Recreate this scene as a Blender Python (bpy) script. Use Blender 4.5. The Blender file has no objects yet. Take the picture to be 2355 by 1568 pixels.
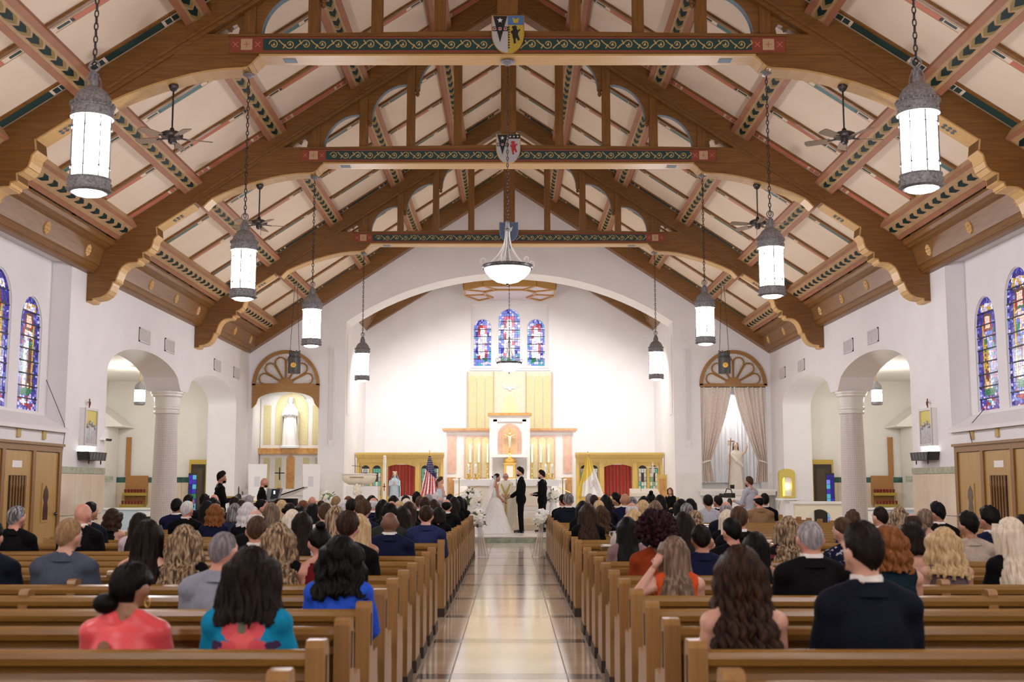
import bpy, bmesh, math, random
from mathutils import Vector, Matrix, noise
random.seed(11)
S = bpy.context.scene
COL = S.collection
PI = math.pi
R = math.radians

# ------------------------------------------------------------------ camera
cam_d = bpy.data.cameras.new('camera')
CAM = bpy.data.objects.new('camera', cam_d)
COL.objects.link(CAM)
FPX = 2700.0
CAMX, CAMZ = 0.06, 1.58
PITCH = math.atan(327.0 / FPX)
cam_d.sensor_width = 36.0
cam_d.lens = FPX / 2355.0 * 36.0
cam_d.shift_x = 1.5 / 2355.0
cam_d.clip_start = 0.1
cam_d.clip_end = 200
CAM.location = (CAMX, 0, CAMZ)
CAM.rotation_euler = (PI / 2 + PITCH, 0, 0)
cam_d.dof.use_dof = True
cam_d.dof.focus_distance = 30.0
cam_d.dof.aperture_fstop = 3.2
S.camera = CAM

# ------------------------------------------------------------------ world, exposure
W = bpy.data.worlds.new('sky'); S.world = W
W.use_nodes = True
W.node_tree.nodes['Background'].inputs[0].default_value = (0.75, 0.85, 1.0, 1)
W.node_tree.nodes['Background'].inputs[1].default_value = 1.0
S.view_settings.view_transform = 'Standard'
S.view_settings.look = 'None'
S.view_settings.gamma = 1.0
S.view_settings.use_curve_mapping = False
S.view_settings.exposure = 0.30
S.cycles.max_bounces = 8
S.cycles.diffuse_bounces = 5
S.cycles.glossy_bounces = 4
S.cycles.transparent_max_bounces = 12
S.cycles.sample_clamp_indirect = 6.0
S.cycles.use_denoising = True
LAMP = 98.0          # radiance of the lantern glass

def area_lamp(name, loc, target, sx, sy, power, col=(1, .98, .95), spread=140):
    d = bpy.data.lights.new(name, 'AREA'); d.shape = 'RECTANGLE'; d.size = sx; d.size_y = sy
    d.energy = power; d.color = col; d.spread = R(spread)
    o = bpy.data.objects.new(name, d); COL.objects.link(o); o.location = loc
    o.rotation_euler = (Vector(target) - Vector(loc)).to_track_quat('-Z', 'Y').to_euler()
    return o
# flood lamps fixed behind the chancel arch and inside the two niches
for sx in (-1, 1):
    area_lamp('chancel_flood', (sx * 4.6, 40.75, 7.0), (sx * 1.6, 43.0, 1.6), .9, .5, 135)
    area_lamp('niche_lamp', (sx * 7.5, 39.5 if sx < 0 else 39.95, 4.62), (sx * 7.5, 40.5, 3.1), .9, .2, 17)
area_lamp('chancel_flood', (0, 40.8, 8.3), (0, 43.5, 1.5), 2.0, .4, 130)

# ------------------------------------------------------------------ helpers
def lerp(a, b, t): return a + (b - a) * t
def ray(px, py):
    u = (px - 1176.0) / FPX; v = (784.0 - py) / FPX
    c, s = math.cos(PITCH), math.sin(PITCH)
    return Vector((u, c - v * s, s + v * c))
def at_y(px, py, Y):
    r = ray(px, py); return Vector((CAMX, 0, CAMZ)) + r * (Y / r.y)

class MB:
    """collects faces; build() links them as ONE mesh object"""
    def __init__(s): s.v = []; s.f = []; s.m = []
    def add(s, vs, fs, mi=0):
        o = len(s.v); s.v.extend([tuple(v) for v in vs])
        s.f.extend([tuple(i + o for i in f) for f in fs]); s.m.extend([mi] * len(fs)); return s
    def hexa(s, v, mi=0):
        return s.add(v, [(0,3,2,1),(4,5,6,7),(0,1,5,4),(1,2,6,5),(2,3,7,6),(3,0,4,7)], mi)
    def box(s, x0, x1, y0, y1, z0, z1, mi=0):
        return s.hexa([(x0,y0,z0),(x1,y0,z0),(x1,y1,z0),(x0,y1,z0),(x0,y0,z1),(x1,y0,z1),(x1,y1,z1),(x0,y1,z1)], mi)
    def cbox(s, cx, cy, cz, dx, dy, dz, mi=0):
        return s.box(cx-dx/2, cx+dx/2, cy-dy/2, cy+dy/2, cz-dz/2, cz+dz/2, mi)
    def bar(s, p, q, w, h, up=(0,0,1), mi=0):
        """box from p to q, width w across, height h along up"""
        p = Vector(p); q = Vector(q); d = (q - p).normalized(); u = Vector(up)
        x = d.cross(u).normalized(); u = x.cross(d).normalized(); x = x * (w/2); u = u * (h/2)
        return s.hexa([p-x-u, q-x-u, q+x-u, p+x-u, p-x+u, q-x+u, q+x+u, p+x+u], mi)
    def prism(s, poly, axis, a, b, mi=0):
        if axis == 'y': f = lambda p, t: (p[0], t, p[1])
        elif axis == 'x': f = lambda p, t: (t, p[0], p[1])
        else: f = lambda p, t: (p[0], p[1], t)
        n = len(poly)
        vs = [f(p, a) for p in poly] + [f(p, b) for p in poly]
        fs = [tuple(range(n)), tuple(range(2*n-1, n-1, -1))] + [(i, i+n, (i+1) % n + n, (i+1) % n) for i in range(n)]
        return s.add(vs, fs, mi)
    def tube(s, path, rad, n=6, mi=0, caps=True):
        path = [Vector(p) for p in path]; k = len(path)
        if not hasattr(rad, '__len__'): rad = [rad] * k
        vs = []; ref = None
        for i, p in enumerate(path):
            d = (path[min(i+1, k-1)] - path[max(i-1, 0)]).normalized()
            if ref is None:
                ref = Vector((0,0,1)) if abs(d.z) < .9 else Vector((1,0,0))
            x = d.cross(ref).normalized(); y = x.cross(d).normalized(); ref = y
            for j in range(n):
                a = 2*PI*j/n; vs.append(p + (x*math.cos(a) + y*math.sin(a)) * rad[i])
        fs = [(i*n+j, i*n+(j+1) % n, (i+1)*n+(j+1) % n, (i+1)*n+j) for i in range(k-1) for j in range(n)]
        if caps: fs += [tuple(range(n-1, -1, -1)), tuple(range((k-1)*n, k*n))]
        return s.add(vs, fs, mi)
    def lathe(s, prof, n=16, c=(0,0,0), mi=0, sx=1, sy=1, a0=0, a1=2*PI):
        vs = []; k = len(prof); full = abs(a1-a0-2*PI) < 1e-6; m = n if full else n+1
        for r, z in prof:
            for j in range(m):
                a = a0 + (a1-a0)*j/n; vs.append((c[0]+r*math.cos(a)*sx, c[1]+r*math.sin(a)*sy, c[2]+z))
        fs = []
        for i in range(k-1):
            for j in range(n):
                j2 = (j+1) % m
                fs.append((i*m+j, i*m+j2, (i+1)*m+j2, (i+1)*m+j))
        if full and prof[0][0] > 1e-4: fs.append(tuple(range(m-1, -1, -1)))
        if full and prof[-1][0] > 1e-4: fs.append(tuple(range((k-1)*m, k*m)))
        return s.add(vs, fs, mi)
    def sph(s, c, r, nu=10, nv=7, mi=0):
        if not hasattr(r, '__len__'): r = (r, r, r)
        vs = [(c[0], c[1], c[2]-r[2])]
        for i in range(1, nv):
            t = PI*i/nv - PI/2
            for j in range(nu):
                a = 2*PI*j/nu; vs.append((c[0]+r[0]*math.cos(t)*math.cos(a), c[1]+r[1]*math.cos(t)*math.sin(a), c[2]+r[2]*math.sin(t)))
        vs.append((c[0], c[1], c[2]+r[2])); L = len(vs)-1
        fs = [(0, 1+(j+1) % nu, 1+j) for j in range(nu)]
        for i in range(nv-2):
            fs += [(1+i*nu+j, 1+i*nu+(j+1) % nu, 1+(i+1)*nu+(j+1) % nu, 1+(i+1)*nu+j) for j in range(nu)]
        fs += [(L, 1+(nv-2)*nu+j, 1+(nv-2)*nu+(j+1) % nu) for j in range(nu)]
        return s.add(vs, fs, mi)
    def grid(s, fn, nu, nv, mi=0, close_u=False):
        """fn(u, v) -> point, u, v in 0..1; mi may be a function of (u, v)"""
        m = nu if close_u else nu+1
        vs = [fn(i/nu, j/nv) for j in range(nv+1) for i in range(m)]
        o = len(s.v); s.v.extend([tuple(v) for v in vs])
        for j in range(nv):
            for i in range(nu):
                i2 = (i+1) % m
                s.f.append((o+j*m+i, o+j*m+i2, o+(j+1)*m+i2, o+(j+1)*m+i))
                s.m.append(mi((i+.5)/nu, (j+.5)/nv) if callable(mi) else mi)
        return s
    def xform(s, mat):
        s.v = [tuple(mat @ Vector(v)) for v in s.v]; return s
    def mesh(s, name, mats, smooth=False, angle=40):
        me = bpy.data.meshes.new(name); me.from_pydata(s.v, [], s.f)
        if not isinstance(mats, (list, tuple)): mats = [mats]
        for m in mats: me.materials.append(m)
        if len(mats) > 1: me.polygons.foreach_set('material_index', s.m)
        if smooth:
            me.polygons.foreach_set('use_smooth', [True]*len(s.f))
            me.set_sharp_from_angle(angle=R(angle))
        me.update(); return me
    def build(s, name, mats, parent=None, smooth=False, loc=None, angle=40, kind=None):
        o = bpy.data.objects.new(name, s.mesh(name, mats, smooth, angle)); COL.objects.link(o)
        if parent is not None: o.parent = parent
        if loc is not None: o.location = loc
        if kind: o['kind'] = kind
        return o

def tag(o, label=None, cat=None, group=None, kind=None):
    if label: o['label'] = label
    if cat: o['category'] = cat
    if group: o['group'] = group
    if kind: o['kind'] = kind
    return o
def thing(name, label, cat, loc=(0,0,0), rotz=0, group=None):
    o = bpy.data.objects.new(name, None); COL.objects.link(o)
    o.empty_display_size = .1
    o.location = loc; o.rotation_euler = (0, 0, rotz)
    return tag(o, label, cat, group)
def struct(name, mb, mats, parent=None, smooth=False, label=None):
    o = mb.build(name, mats, parent, smooth)
    if parent is None: o['kind'] = 'structure'
    if label: o['label'] = label
    return o
def obj(name, me, parent=None, loc=None, rot=None, scale=None):
    o = bpy.data.objects.new(name, me); COL.objects.link(o)
    if parent is not None: o.parent = parent
    if loc is not None: o.location = loc
    if rot is not None: o.rotation_euler = rot
    if scale is not None: o.scale = scale
    return o
def copy_tree(o, parent=None, loc=None, rotz=None, label=None, group=None):
    c = o.copy(); COL.objects.link(c); c.parent = parent
    if loc is not None: c.location = loc
    if rotz is not None: c.rotation_euler = (0, 0, rotz)
    if label: c['label'] = label
    if group: c['group'] = group
    for ch in list(o.children): copy_tree(ch, c)
    return c
# ------------------------------------------------------------------ materials
_M = {}
def mat(name, col, rough=.5, metal=0., col2=None, scale=6., stretch=(1,1,1), rot=(0,0,0), bump=0., bscale=None, detail=4, contrast=(.35,.65),
        emit=None, estr=0., coat=0., sheen=0., spec=.5, trans=0., alpha=1., sss=0.):
    if name in _M: return _M[name]
    m = bpy.data.materials.new(name); m.use_nodes = True; _M[name] = m
    nt = m.node_tree; N = nt.nodes; L = nt.links; b = N['Principled BSDF']
    b.inputs['Base Color'].default_value = (*col, 1); b.inputs['Roughness'].default_value = rough
    b.inputs['Metallic'].default_value = metal; b.inputs['Specular IOR Level'].default_value = spec
    if coat: b.inputs['Coat Weight'].default_value = coat; b.inputs['Coat Roughness'].default_value = .12
    if sheen: b.inputs['Sheen Weight'].default_value = sheen
    if trans: b.inputs['Transmission Weight'].default_value = trans
    if alpha < 1: b.inputs['Alpha'].default_value = alpha
    if sss:
        b.inputs['Subsurface Weight'].default_value = sss; b.inputs['Subsurface Radius'].default_value = (.02,.008,.004)
    if emit: b.inputs['Emission Color'].default_value = (*emit, 1); b.inputs['Emission Strength'].default_value = estr
    if col2 or bump:
        tc = N.new('ShaderNodeTexCoord'); mp = N.new('ShaderNodeMapping'); L.new(tc.outputs['Object'], mp.inputs['Vector'])
        mp.inputs['Scale'].default_value = stretch; mp.inputs['Rotation'].default_value = rot
        nz = N.new('ShaderNodeTexNoise'); nz.inputs['Scale'].default_value = scale; nz.inputs['Detail'].default_value = detail
        L.new(mp.outputs['Vector'], nz.inputs['Vector'])
        if col2:
            cr = N.new('ShaderNodeValToRGB'); cr.color_ramp.elements[0].color = (*col, 1); cr.color_ramp.elements[1].color = (*col2, 1)
            cr.color_ramp.elements[0].position, cr.color_ramp.elements[1].position = contrast
            L.new(nz.outputs['Fac'], cr.inputs['Fac']); L.new(cr.outputs['Color'], b.inputs['Base Color'])
        if bump:
            n2 = nz
            if bscale:
                n2 = N.new('ShaderNodeTexNoise'); n2.inputs['Scale'].default_value = bscale; n2.inputs['Detail'].default_value = 3
                L.new(mp.outputs['Vector'], n2.inputs['Vector'])
            bp = N.new('ShaderNodeBump'); bp.inputs['Strength'].default_value = bump; bp.inputs['Distance'].default_value = .01
            L.new(n2.outputs['Fac'], bp.inputs['Height']); L.new(bp.outputs['Normal'], b.inputs['Normal'])
    return m
def wood(name, c1, c2, axis='x', rough=.42, rot=(0,0,0), coat=.0):
    st = {'x': (.35, 6, 6), 'y': (6, .35, 6), 'z': (6, 6, .35)}[axis]
    return mat(name, c1, rough, col2=c2, scale=5, stretch=st, rot=rot, detail=6, contrast=(.3, .7), bump=.12, coat=coat)
OAK1, OAK2 = (.245, .108, .021), (.150, .060, .011)
m_oakx = wood('oak beam', OAK1, OAK2, 'x')
m_oakL = wood('oak rafter left', OAK1, OAK2, 'x', rot=(0, R(33.3), 0))
m_oakR = wood('oak rafter right', OAK1, OAK2, 'x', rot=(0, R(-33.3), 0))
m_oaky = wood('oak purlin', OAK1, OAK2, 'y')
m_oakz = wood('oak post', OAK1, OAK2, 'z')
m_oaklit = wood('pale oak with painted light', (.62, .38, .14), (.52, .30, .10), 'x')  # paler oak; part of the tone is painted light from below
m_plaster = mat('white plaster wall', (.81, .785, .785), .75, col2=(.78, .755, .755), scale=1.5, bump=.05, bscale=60)
m_ceilp = mat('cream ceiling plaster', (.80, .665, .52), .8, col2=(.75, .615, .47), scale=.9, bump=.06, bscale=50)
m_alcove = mat('ivory alcove plaster', (.80, .77, .70), .75, col2=(.77, .74, .67), scale=1.5)
m_salmon = mat('salmon paint', (.36, .145, .070), .6, col2=(.30, .12, .058), scale=3)
m_coral = mat('coral paint', (.55, .17, .10), .6)
m_teal = mat('teal paint', (.055, .16, .16), .6)
m_dgreen = mat('dark green paint', (.010, .045, .040), .55)
m_black = mat('black paint', (.012, .012, .012), .5)
m_straw = mat('straw paint', (.50, .36, .13), .6)
m_cream = mat('cream paint', (.50, .35, .20), .6)
m_tanp = mat('tan purlin paint', (.46, .29, .14), .6, col2=(.40, .24, .11), scale=4)
m_red = mat('brick red paint', (.26, .050, .024), .6)
m_bluep = mat('slate blue paint', (.16, .24, .30), .6)
m_white = mat('white paint', (.80, .79, .76), .55)
m_gold = mat('gilt', (.65, .40, .09), .35, .7)
m_marble = mat('white marble', (.80, .77, .73), .25, col2=(.73, .70, .66), scale=2.5, detail=8)
m_creamarble = mat('cream polished marble', (.68, .58, .45), .10, col2=(.62, .51, .38), scale=3, stretch=(1, 1, .4), detail=7)
m_greenmarble = mat('green marble', (.25, .30, .22), .18, col2=(.40, .42, .33), scale=9, detail=8)
m_dkgreenmarble = mat('dark green marble', (.018, .060, .048), .15, col2=(.04, .12, .10), scale=9, detail=8)
m_paleblue = mat('pale blue paint and jamb shade', (.50, .58, .66), .6)
m_iron = mat('dark bronze metal', (.045, .038, .036), .42, .85, col2=(.11, .10, .10), scale=30)
m_pewter = mat('grey pewter metal', (.34, .335, .35), .55, .30, col2=(.17, .168, .178), scale=40)
m_terr = mat('beige terrazzo', (.60, .47, .34), .12, col2=(.54, .41, .29), scale=2.2, detail=9, contrast=(.3, .7))
m_terr2 = mat('pale terrazzo', (.72, .63, .55), .12, col2=(.68, .585, .50), scale=2.2, detail=9, contrast=(.3, .7))
m_darkband = mat('slate floor band', (.085, .075, .075), .13, col2=(.06, .055, .06), scale=4)
m_glareband = mat('floor band with painted glare', (.40, .345, .31), .12, col2=(.34, .29, .26), scale=4)  # aisle centre of the dark bands; floor glare is painted in as lighter grey
m_grout = mat('floor grout', (.33, .25, .18), .4)
m_lampglass = mat('lit opal glass', (.9, .88, .85), .4, emit=(.97, .95, 1.0), estr=LAMP)
m_flame = mat('lit bulb', (.9, .9, .8), .4, emit=(1, .94, .85), estr=60)

# ------------------------------------------------------------------ the setting
HW = 8.75                      # half width of the nave
SL, APEX = .658, 12.25         # roof slope and ridge height
FY = 39.3                      # wall with the chancel arch
def roofz(x): return APEX - SL * abs(x)

def wall_open(mb, axis, c0, c1, u0, u1, z0, z1, ops, brk=(), n=20, mi=0):
    """wall slab with arched openings; ops = (ua, ub, sill, top(u)); z1 may be a function of u"""
    zt = z1 if callable(z1) else (lambda u: z1)
    cuts = {u0, u1}; cuts.update(brk)
    for a, b, sill, top in ops:
        for i in range(n + 1): cuts.add(a + (b - a) * (1 - math.cos(PI * i / n)) / 2)
    cuts = sorted(c for c in cuts if u0 - 1e-9 <= c <= u1 + 1e-9)
    def hx(a, b, za0, zb0, za1, zb1):
        if max(za1 - za0, zb1 - zb0) < 1e-4: return
        if axis == 'x': g = lambda c, u, z: (c, u, z)
        else: g = lambda c, u, z: (u, c, z)
        mb.hexa([g(c0,a,za0), g(c1,a,za0), g(c1,b,zb0), g(c0,b,zb0), g(c0,a,za1), g(c1,a,za1), g(c1,b,zb1), g(c0,b,zb1)], mi)
    for a, b in zip(cuts, cuts[1:]):
        if b - a < 1e-6: continue
        m = (a + b) / 2; op = [o for o in ops if o[0] < m < o[1]]
        if not op: hx(a, b, z0, z0, zt(a), zt(b)); continue
        _, _, sill, top = op[0]
        if sill > z0: hx(a, b, z0, z0, sill, sill)
        hx(a, b, min(top(a), zt(a)), min(top(b), zt(b)), zt(a), zt(b))
    return mb
def ell(c, a, b, spring): return lambda u: spring + b * math.sqrt(max(0, 1 - ((u - c) / a) ** 2))

# floor and aisle paving
floor = struct('floor', MB().box(-13.6, 13.6, -9, 46, -.3, -.012), m_terr, label='polished beige terrazzo floor')
for sx in (-1, 1):
    MB().box(min(sx*.76+.04, sx*13.5), max(sx*.76+.04, sx*13.5), -9, 31.8, -.02, 0).build('side_paving', m_terr, floor)
MB().box(-.72, .80, -9, 31.8, -.02, -.004).build('joint_bed', m_grout, floor)
JW = .006
slab_me = {}
y = 9.94 - 2.19 * 5
xs = [(-.72, -.44), (-.44, .52), (.52, .80)]
while y < 31.5:
    y1 = min(y + 2.19, 31.8)
    for a, b, m_ in ((-.72, -.44, m_darkband), (-.44, .52, m_glareband), (.52, .80, m_darkband)):
        MB().box(a + .003, b - .003, y - .13, y + .13, -.02, .0).build('dark_band' if m_ is m_darkband else 'glare_band', m_, floor)
    for i, (a, b) in enumerate(xs):
        MB().box(a + JW, b - JW, y + .13 + JW, y1 - .13 - JW, -.02, 0).build('floor_slab', m_terr2 if i == 1 else m_terr, floor)
    y += 2.19
# chancel platform and the altar steps
plat = struct('floor_chancel', MB().box(-13.5, 13.5, 31.8, 44.8, -.012, .145), m_greenmarble, label='chancel platform with green marble riser')
MB().box(-13.5, 13.5, 31.77, 44.8, .145, .173).build('platform_top', m_marble, plat)
for i in range(3):
    MB().box(-3.1 - .0 + .25*i, 3.1 - .25*i, 35.5 + .7*i, 44.7, .173*(i+1), .173*(i+2)).build('altar_step', m_creamarble if i < 2 else m_marble, plat)

# side walls with arches, window recess
_a1, _a2 = ell(28.35, 2.85, .72, 4.02), ell(34.75, 2.85, .72, 4.02)
ARC = (25.5, 37.6, 0, lambda u: _a1(u) if u < 31.2 else (4.02 if u < 31.9 else _a2(u)))
for sx, nm in ((-1, 'left'), (1, 'right')):
    mb = MB()
    a, b = (-9.65, -HW) if sx < 0 else (HW, 9.65)
    wall_open(mb, 'x', a, b, -9, 18.4, 0, 6.6, [])
    mb.box(a, b, 18.4, 23.2, 0, 2.62); mb.box(a, b, 18.4, 23.2, 6.0, 6.6)
    wall_open(mb, 'x', a, b, 23.2, FY, 0, 6.6, [ARC], brk=(31.2, 31.9, 28.35, 34.75), n=56)
    wl = struct('wall_' + nm, mb, m_plaster, label='white plaster nave wall with arches, %s side' % nm)
    # recess plate with three lancet openings
    c0, c1 = (-9.65, -9.13) if sx < 0 else (9.13, 9.65)
    L3 = [(19.35, .50, 5.15), (20.83, .54, 5.45), (22.30, .50, 5.15)]
    ops = [(c - h, c + h, 2.95, ell(c, h, h * 1.15, t - h * 1.15)) for c, h, t in L3]
    mb = wall_open(MB(), 'x', c0, c1, 18.4, 23.2, 2.62, 6.0, ops, n=16)
    mb.build('recess_panel', m_plaster, wl)
    # sloping sill
    xi, xo = sx * 9.13, sx * 8.66
    MB().prism([(xi, 2.60), (xo, 2.56), (xo, 2.63), (xi, 2.90)], 'y', 18.4, 23.24).build('window_sill', m_plaster, wl)
    # alcove behind the arches
    x0, x1 = sorted((sx * 9.65, sx * 13.0))
    mb = MB().box(x0 - (.3 if sx < 0 else 0), x1 + (.3 if sx > 0 else 0), 38.0, 38.3, 0, 5.0)
    mb.box(*sorted((sx * 13.0, sx * 13.3)), 24.9, 38.3, 0, 5.0)
    mb.box(x0, x1, 24.9, 25.2, 0, 5.0)
    struct('wall_alcove_' + nm, mb, m_alcove, label='ivory plaster walls of the %s side chapel' % nm)
    mb = MB().box(x0 - .3, x1 + .3, 24.9, 38.3, 4.86, 5.0)
    struct('ceiling_alcove_' + nm, mb, m_alcove, label='flat white ceiling of the %s side chapel' % nm)

# wall with the chancel arch and two niches
Rr = (5.51 ** 2 + 1.67 ** 2) / (2 * 1.67)
archtop = lambda u: 8.67 - Rr + math.sqrt(max(0, Rr * Rr - u * u))
nic = [(s * 7.5 - 1.1, s * 7.5 + 1.1, .95, ell(s * 7.5, 1.1, 1.15, 4.86)) for s in (-1, 1)]
mb = wall_open(MB(), 'y', FY, 40.6, -HW, HW, 0, roofz, [nic[0], (-5.51, 5.51, 0, archtop), nic[1]], brk=(0,), n=28)
wf = struct('wall_front', mb, m_plaster, label='white gable wall with wide chancel arch')
for s in (-1, 1):
    MB().box(s*7.5 - 1.25, s*7.5 + 1.25, 40.6, 40.8, .5, 6.2).build('niche_back', m_white, wf)
# sunk panels in the arch jambs
for s in (-1, 1):
    MB().box(*sorted((s*5.505, s*5.49)), 39.65, 40.35, 3.9, 6.6).build('jamb_panel', m_plaster, wf)
# chancel walls, ceiling and gable beams
mb = MB().box(-5.8, -5.51, 40.6, 45.1, 0, 8.4).box(5.51, 5.8, 40.6, 45.1, 0, 8.4)
struct('wall_chancel_sides', mb, m_plaster, label='white side walls of the chancel')
czf = lambda x: 11.45 - .62 * abs(x)
wop = [(-1.5, 1.5, 5.93, lambda u: 8.43)]
mb = wall_open(MB(), 'y', 44.8, 45.25, -5.8, 5.8, 0, czf, wop, brk=(0,), n=2)
wb = struct('wall_chancel_back', mb, m_plaster, label='white rear wall of the chancel')
LB = [(-1.06, .35, 7.93), (-.02, .43, 8.34), (1.02, .35, 7.93)]
ops = [(c - h, c + h, 6.08, ell(c, h, h, t - h)) for c, h, t in LB]
wall_open(MB(), 'y', 45.25, 45.6, -1.6, 1.6, 5.8, 8.6, ops, n=14).build('recess_panel', m_plaster, wb)
MB().prism([(44.8, 5.86), (44.74, 5.86), (44.74, 5.92), (45.25, 6.02), (45.25, 5.86)], 'x', -1.56, 1.56).build('window_sill', m_plaster, wb)
mb = MB()
for s in (-1, 1):
    mb.hexa([(0, 40.6, czf(0)), (0, 45.6, czf(0)), (s*5.8, 45.6, czf(5.8)), (s*5.8, 40.6, czf(5.8)),
             (0, 40.6, czf(0)+.2), (0, 45.6, czf(0)+.2), (s*5.8, 45.6, czf(5.8)+.2), (s*5.8, 40.6, czf(5.8)+.2)])
cc = struct('ceiling_chancel', mb, m_plaster, label='white sloping chancel ceiling')
for s, mm in ((-1, m_oakL), (1, m_oakR)):
    MB().prism([(0, czf(0)), (s*5.5, czf(5.5)), (s*5.5, czf(5.5)-.62), (0, czf(0)-.62)], 'y', 44.5, 44.8).build('gable_beam', mm, cc)
    MB().prism([(s*5.5, 7.98), (s*4.9, 8.38), (s*5.2, 7.75), (s*5.5, 7.40)], 'y', 40.7, 44.8).build('eaves_cornice', m_oaky, cc)
    mb = MB()
    for k in range(3): mb.bar((s*5.28, 41.2 + k*1.3, 7.72), (s*4.95, 41.2 + k*1.3, 8.3), .14, .05, up=(0,1,0))
    mb.build('cornice_block', m_oaky, cc)
struct('wall_back', MB().box(-9.7, 9.7, -9.3, -9, 0, 12.4), m_plaster, label='white rear wall of the nave')

# marble wainscot, panel by panel
for sx, nm in ((-1, 'left'), (1, 'right')):
    tr = struct('trim_wainscot_' + nm, MB().box(*sorted((sx*8.75, sx*8.735)), 22.95, 25.5, 0, .12), m_creamarble, label='polished cream marble wainscot under a green marble band')
    for k in range(3):
        ya = 22.95 + k * .85
        for z0, z1 in ((.12, .94), (.95, 1.775)):
            MB().box(*sorted((sx*8.75, sx*8.715)), ya + .004, ya + .846, z0, z1 - .006).build('marble_panel', m_creamarble, tr)
        MB().box(*sorted((sx*8.75, sx*8.705)), ya + .003, ya + .847, 1.775, 1.905).build('green_band', m_greenmarble, tr)
    # end wall of the alcove
    for k in range(4):
        xa = sx * (9.7 + k * .83); xb = sx * (9.7 + (k + 1) * .83 - .008)
        MB().box(*sorted((xa, xb)), 37.95, 38.0, .173, 1.60).build('marble_panel', m_creamarble, tr)
        MB().box(*sorted((xa, xb)), 37.94, 38.0, 1.60, 1.77).build('green_band', m_dkgreenmarble, tr)
    # front wall beside the niche
    for xa, xb in ((5.56, 6.36), (8.64, 8.75)):
        MB().box(*sorted((sx*xa, sx*xb)), FY - .03, FY, .173, 1.92).build('marble_panel', m_marble, tr)
    # far jamb of the first arch, its shade put in as pale blue colour
    MB().box(*sorted((sx*8.77, sx*9.63)), 25.48, 25.52, 0, 1.9).build('jamb_panel', m_paleblue, tr)
# columns between the arches
def column(sx, label):
    t = thing('column', label, 'column', (sx * 9.2, 31.55, 0), group='columns between the arches')
    MB().lathe([(.44, 0), (.44, .12), (.40, .16), (.40, .25), (.34, .3)], 28).build('base', m_marble, t, True)
    MB().lathe([(.335, .3), (.33, 1.2), (.31, 2.4), (.285, 3.42)], 32).build('shaft', M_TILE, t, True)
    MB().lathe([(.30, 3.42), (.34, 3.44), (.34, 3.48), (.31, 3.50), (.31, 3.53), (.345, 3.55), (.345, 3.6), (.32, 3.62), (.335, 3.86), (.36, 3.88), (.40, 3.90), (.40, 3.95), (.43, 3.97), (.43, 4.02), (.3, 4.03)], 32).build('capital', m_marble, t, True)
    return t
def tile_mat():
    m = mat('small white mosaic tile', (.66, .60, .585), .35)
    nt = m.node_tree; N = nt.nodes; L = nt.links; b = N['Principled BSDF']
    tc = N.new('ShaderNodeTexCoord'); sp = N.new('ShaderNodeSeparateXYZ'); L.new(tc.outputs['Object'], sp.inputs[0])
    at = N.new('ShaderNodeMath'); at.operation = 'ARCTAN2'; L.new(sp.outputs[1], at.inputs[0]); L.new(sp.outputs[0], at.inputs[1])
    su = N.new('ShaderNodeMath'); su.operation = 'MULTIPLY'; su.inputs[1].default_value = 40/(2*PI); L.new(at.outputs[0], su.inputs[0])
    sz = N.new('ShaderNodeMath'); sz.operation = 'MULTIPLY'; sz.inputs[1].default_value = 20.; L.new(sp.outputs[2], sz.inputs[0])
    cb = N.new('ShaderNodeCombineXYZ'); L.new(su.outputs[0], cb.inputs[0]); L.new(sz.outputs[0], cb.inputs[1])
    br = N.new('ShaderNodeTexBrick'); br.offset = 0; br.inputs['Scale'].default_value = 1; br.inputs['Mortar Size'].default_value = .07
    br.inputs['Brick Width'].default_value = 1; br.inputs['Row Height'].default_value = 1; br.inputs['Mortar Smooth'].default_value = .3
    br.inputs['Color1'].default_value = (.68,.63,.61,1); br.inputs['Color2'].default_value = (.64,.585,.57,1); br.inputs['Mortar'].default_value = (.42,.37,.36,1)
    L.new(cb.outputs[0], br.inputs['Vector']); L.new(br.outputs['Color'], b.inputs['Base Color'])
    return m
M_TILE = tile_mat()
column(-1, 'round tiled column with ringed capital by the left arches')
column(1, 'round tiled column with ringed capital by the right arches')
# ------------------------------------------------------------------ roof: ceiling panels, rafters, purlins, cornice
TR = [-7.11, -.84, 5.43, 11.70, 17.97, 24.25, 32.60]      # truss centres
WALLB = 39.1                                               # half truss against the gable wall
PUR = [1.5, 3.24, 4.96, 6.68]
TH = math.atan(SL)
ceil = struct('ceiling', MB(), m_ceilp, label='open timber roof with cream plaster panels and painted purlins')
def slope_frame(s):
    """unit vectors: down the slope, into the room"""
    d = Vector((s * math.cos(TH), 0, -math.sin(TH))); n = Vector((-s * math.sin(TH), 0, -math.cos(TH)))
    return d, n
def slope_box(mb, s, xa, xb, y0, y1, t0, t1, mi=0):
    """box on roof side s between |x| = xa, xb and y0, y1, from depth t0 to t1 below the ceiling"""
    d, n = slope_frame(s); vs = []
    for t in (t0, t1):
        for x, y in ((xa, y0), (xb, y0), (xb, y1), (xa, y1)):
            vs.append(Vector((s * x, y, roofz(x))) + n * t)
    return mb.hexa(vs, mi)
def leaf_row(mb, s, x, y0, y1, t, w, step, mi):
    d, n = slope_frame(s); c = Vector((s * x, 0, roofz(x))) + n * t
    k = max(1, int((y1 - y0) / step)); st = (y1 - y0) / k
    for i in range(k):
        yy = y0 + (i + .5) * st
        pts = [(-.5, -.34), (0, -.10), (.5, -.34), (.48, .10), (0, .46), (-.48, .10)]
        vs = [c + d * (p * w) + Vector((0, yy + q * st, 0)) for p, q in pts]
        mb.add(vs + [v + n * .004 for v in vs], [(6, 7, 8, 9, 10, 11), (6, 11, 10, 9, 8, 7)], mi)
panel_n = 0
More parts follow.
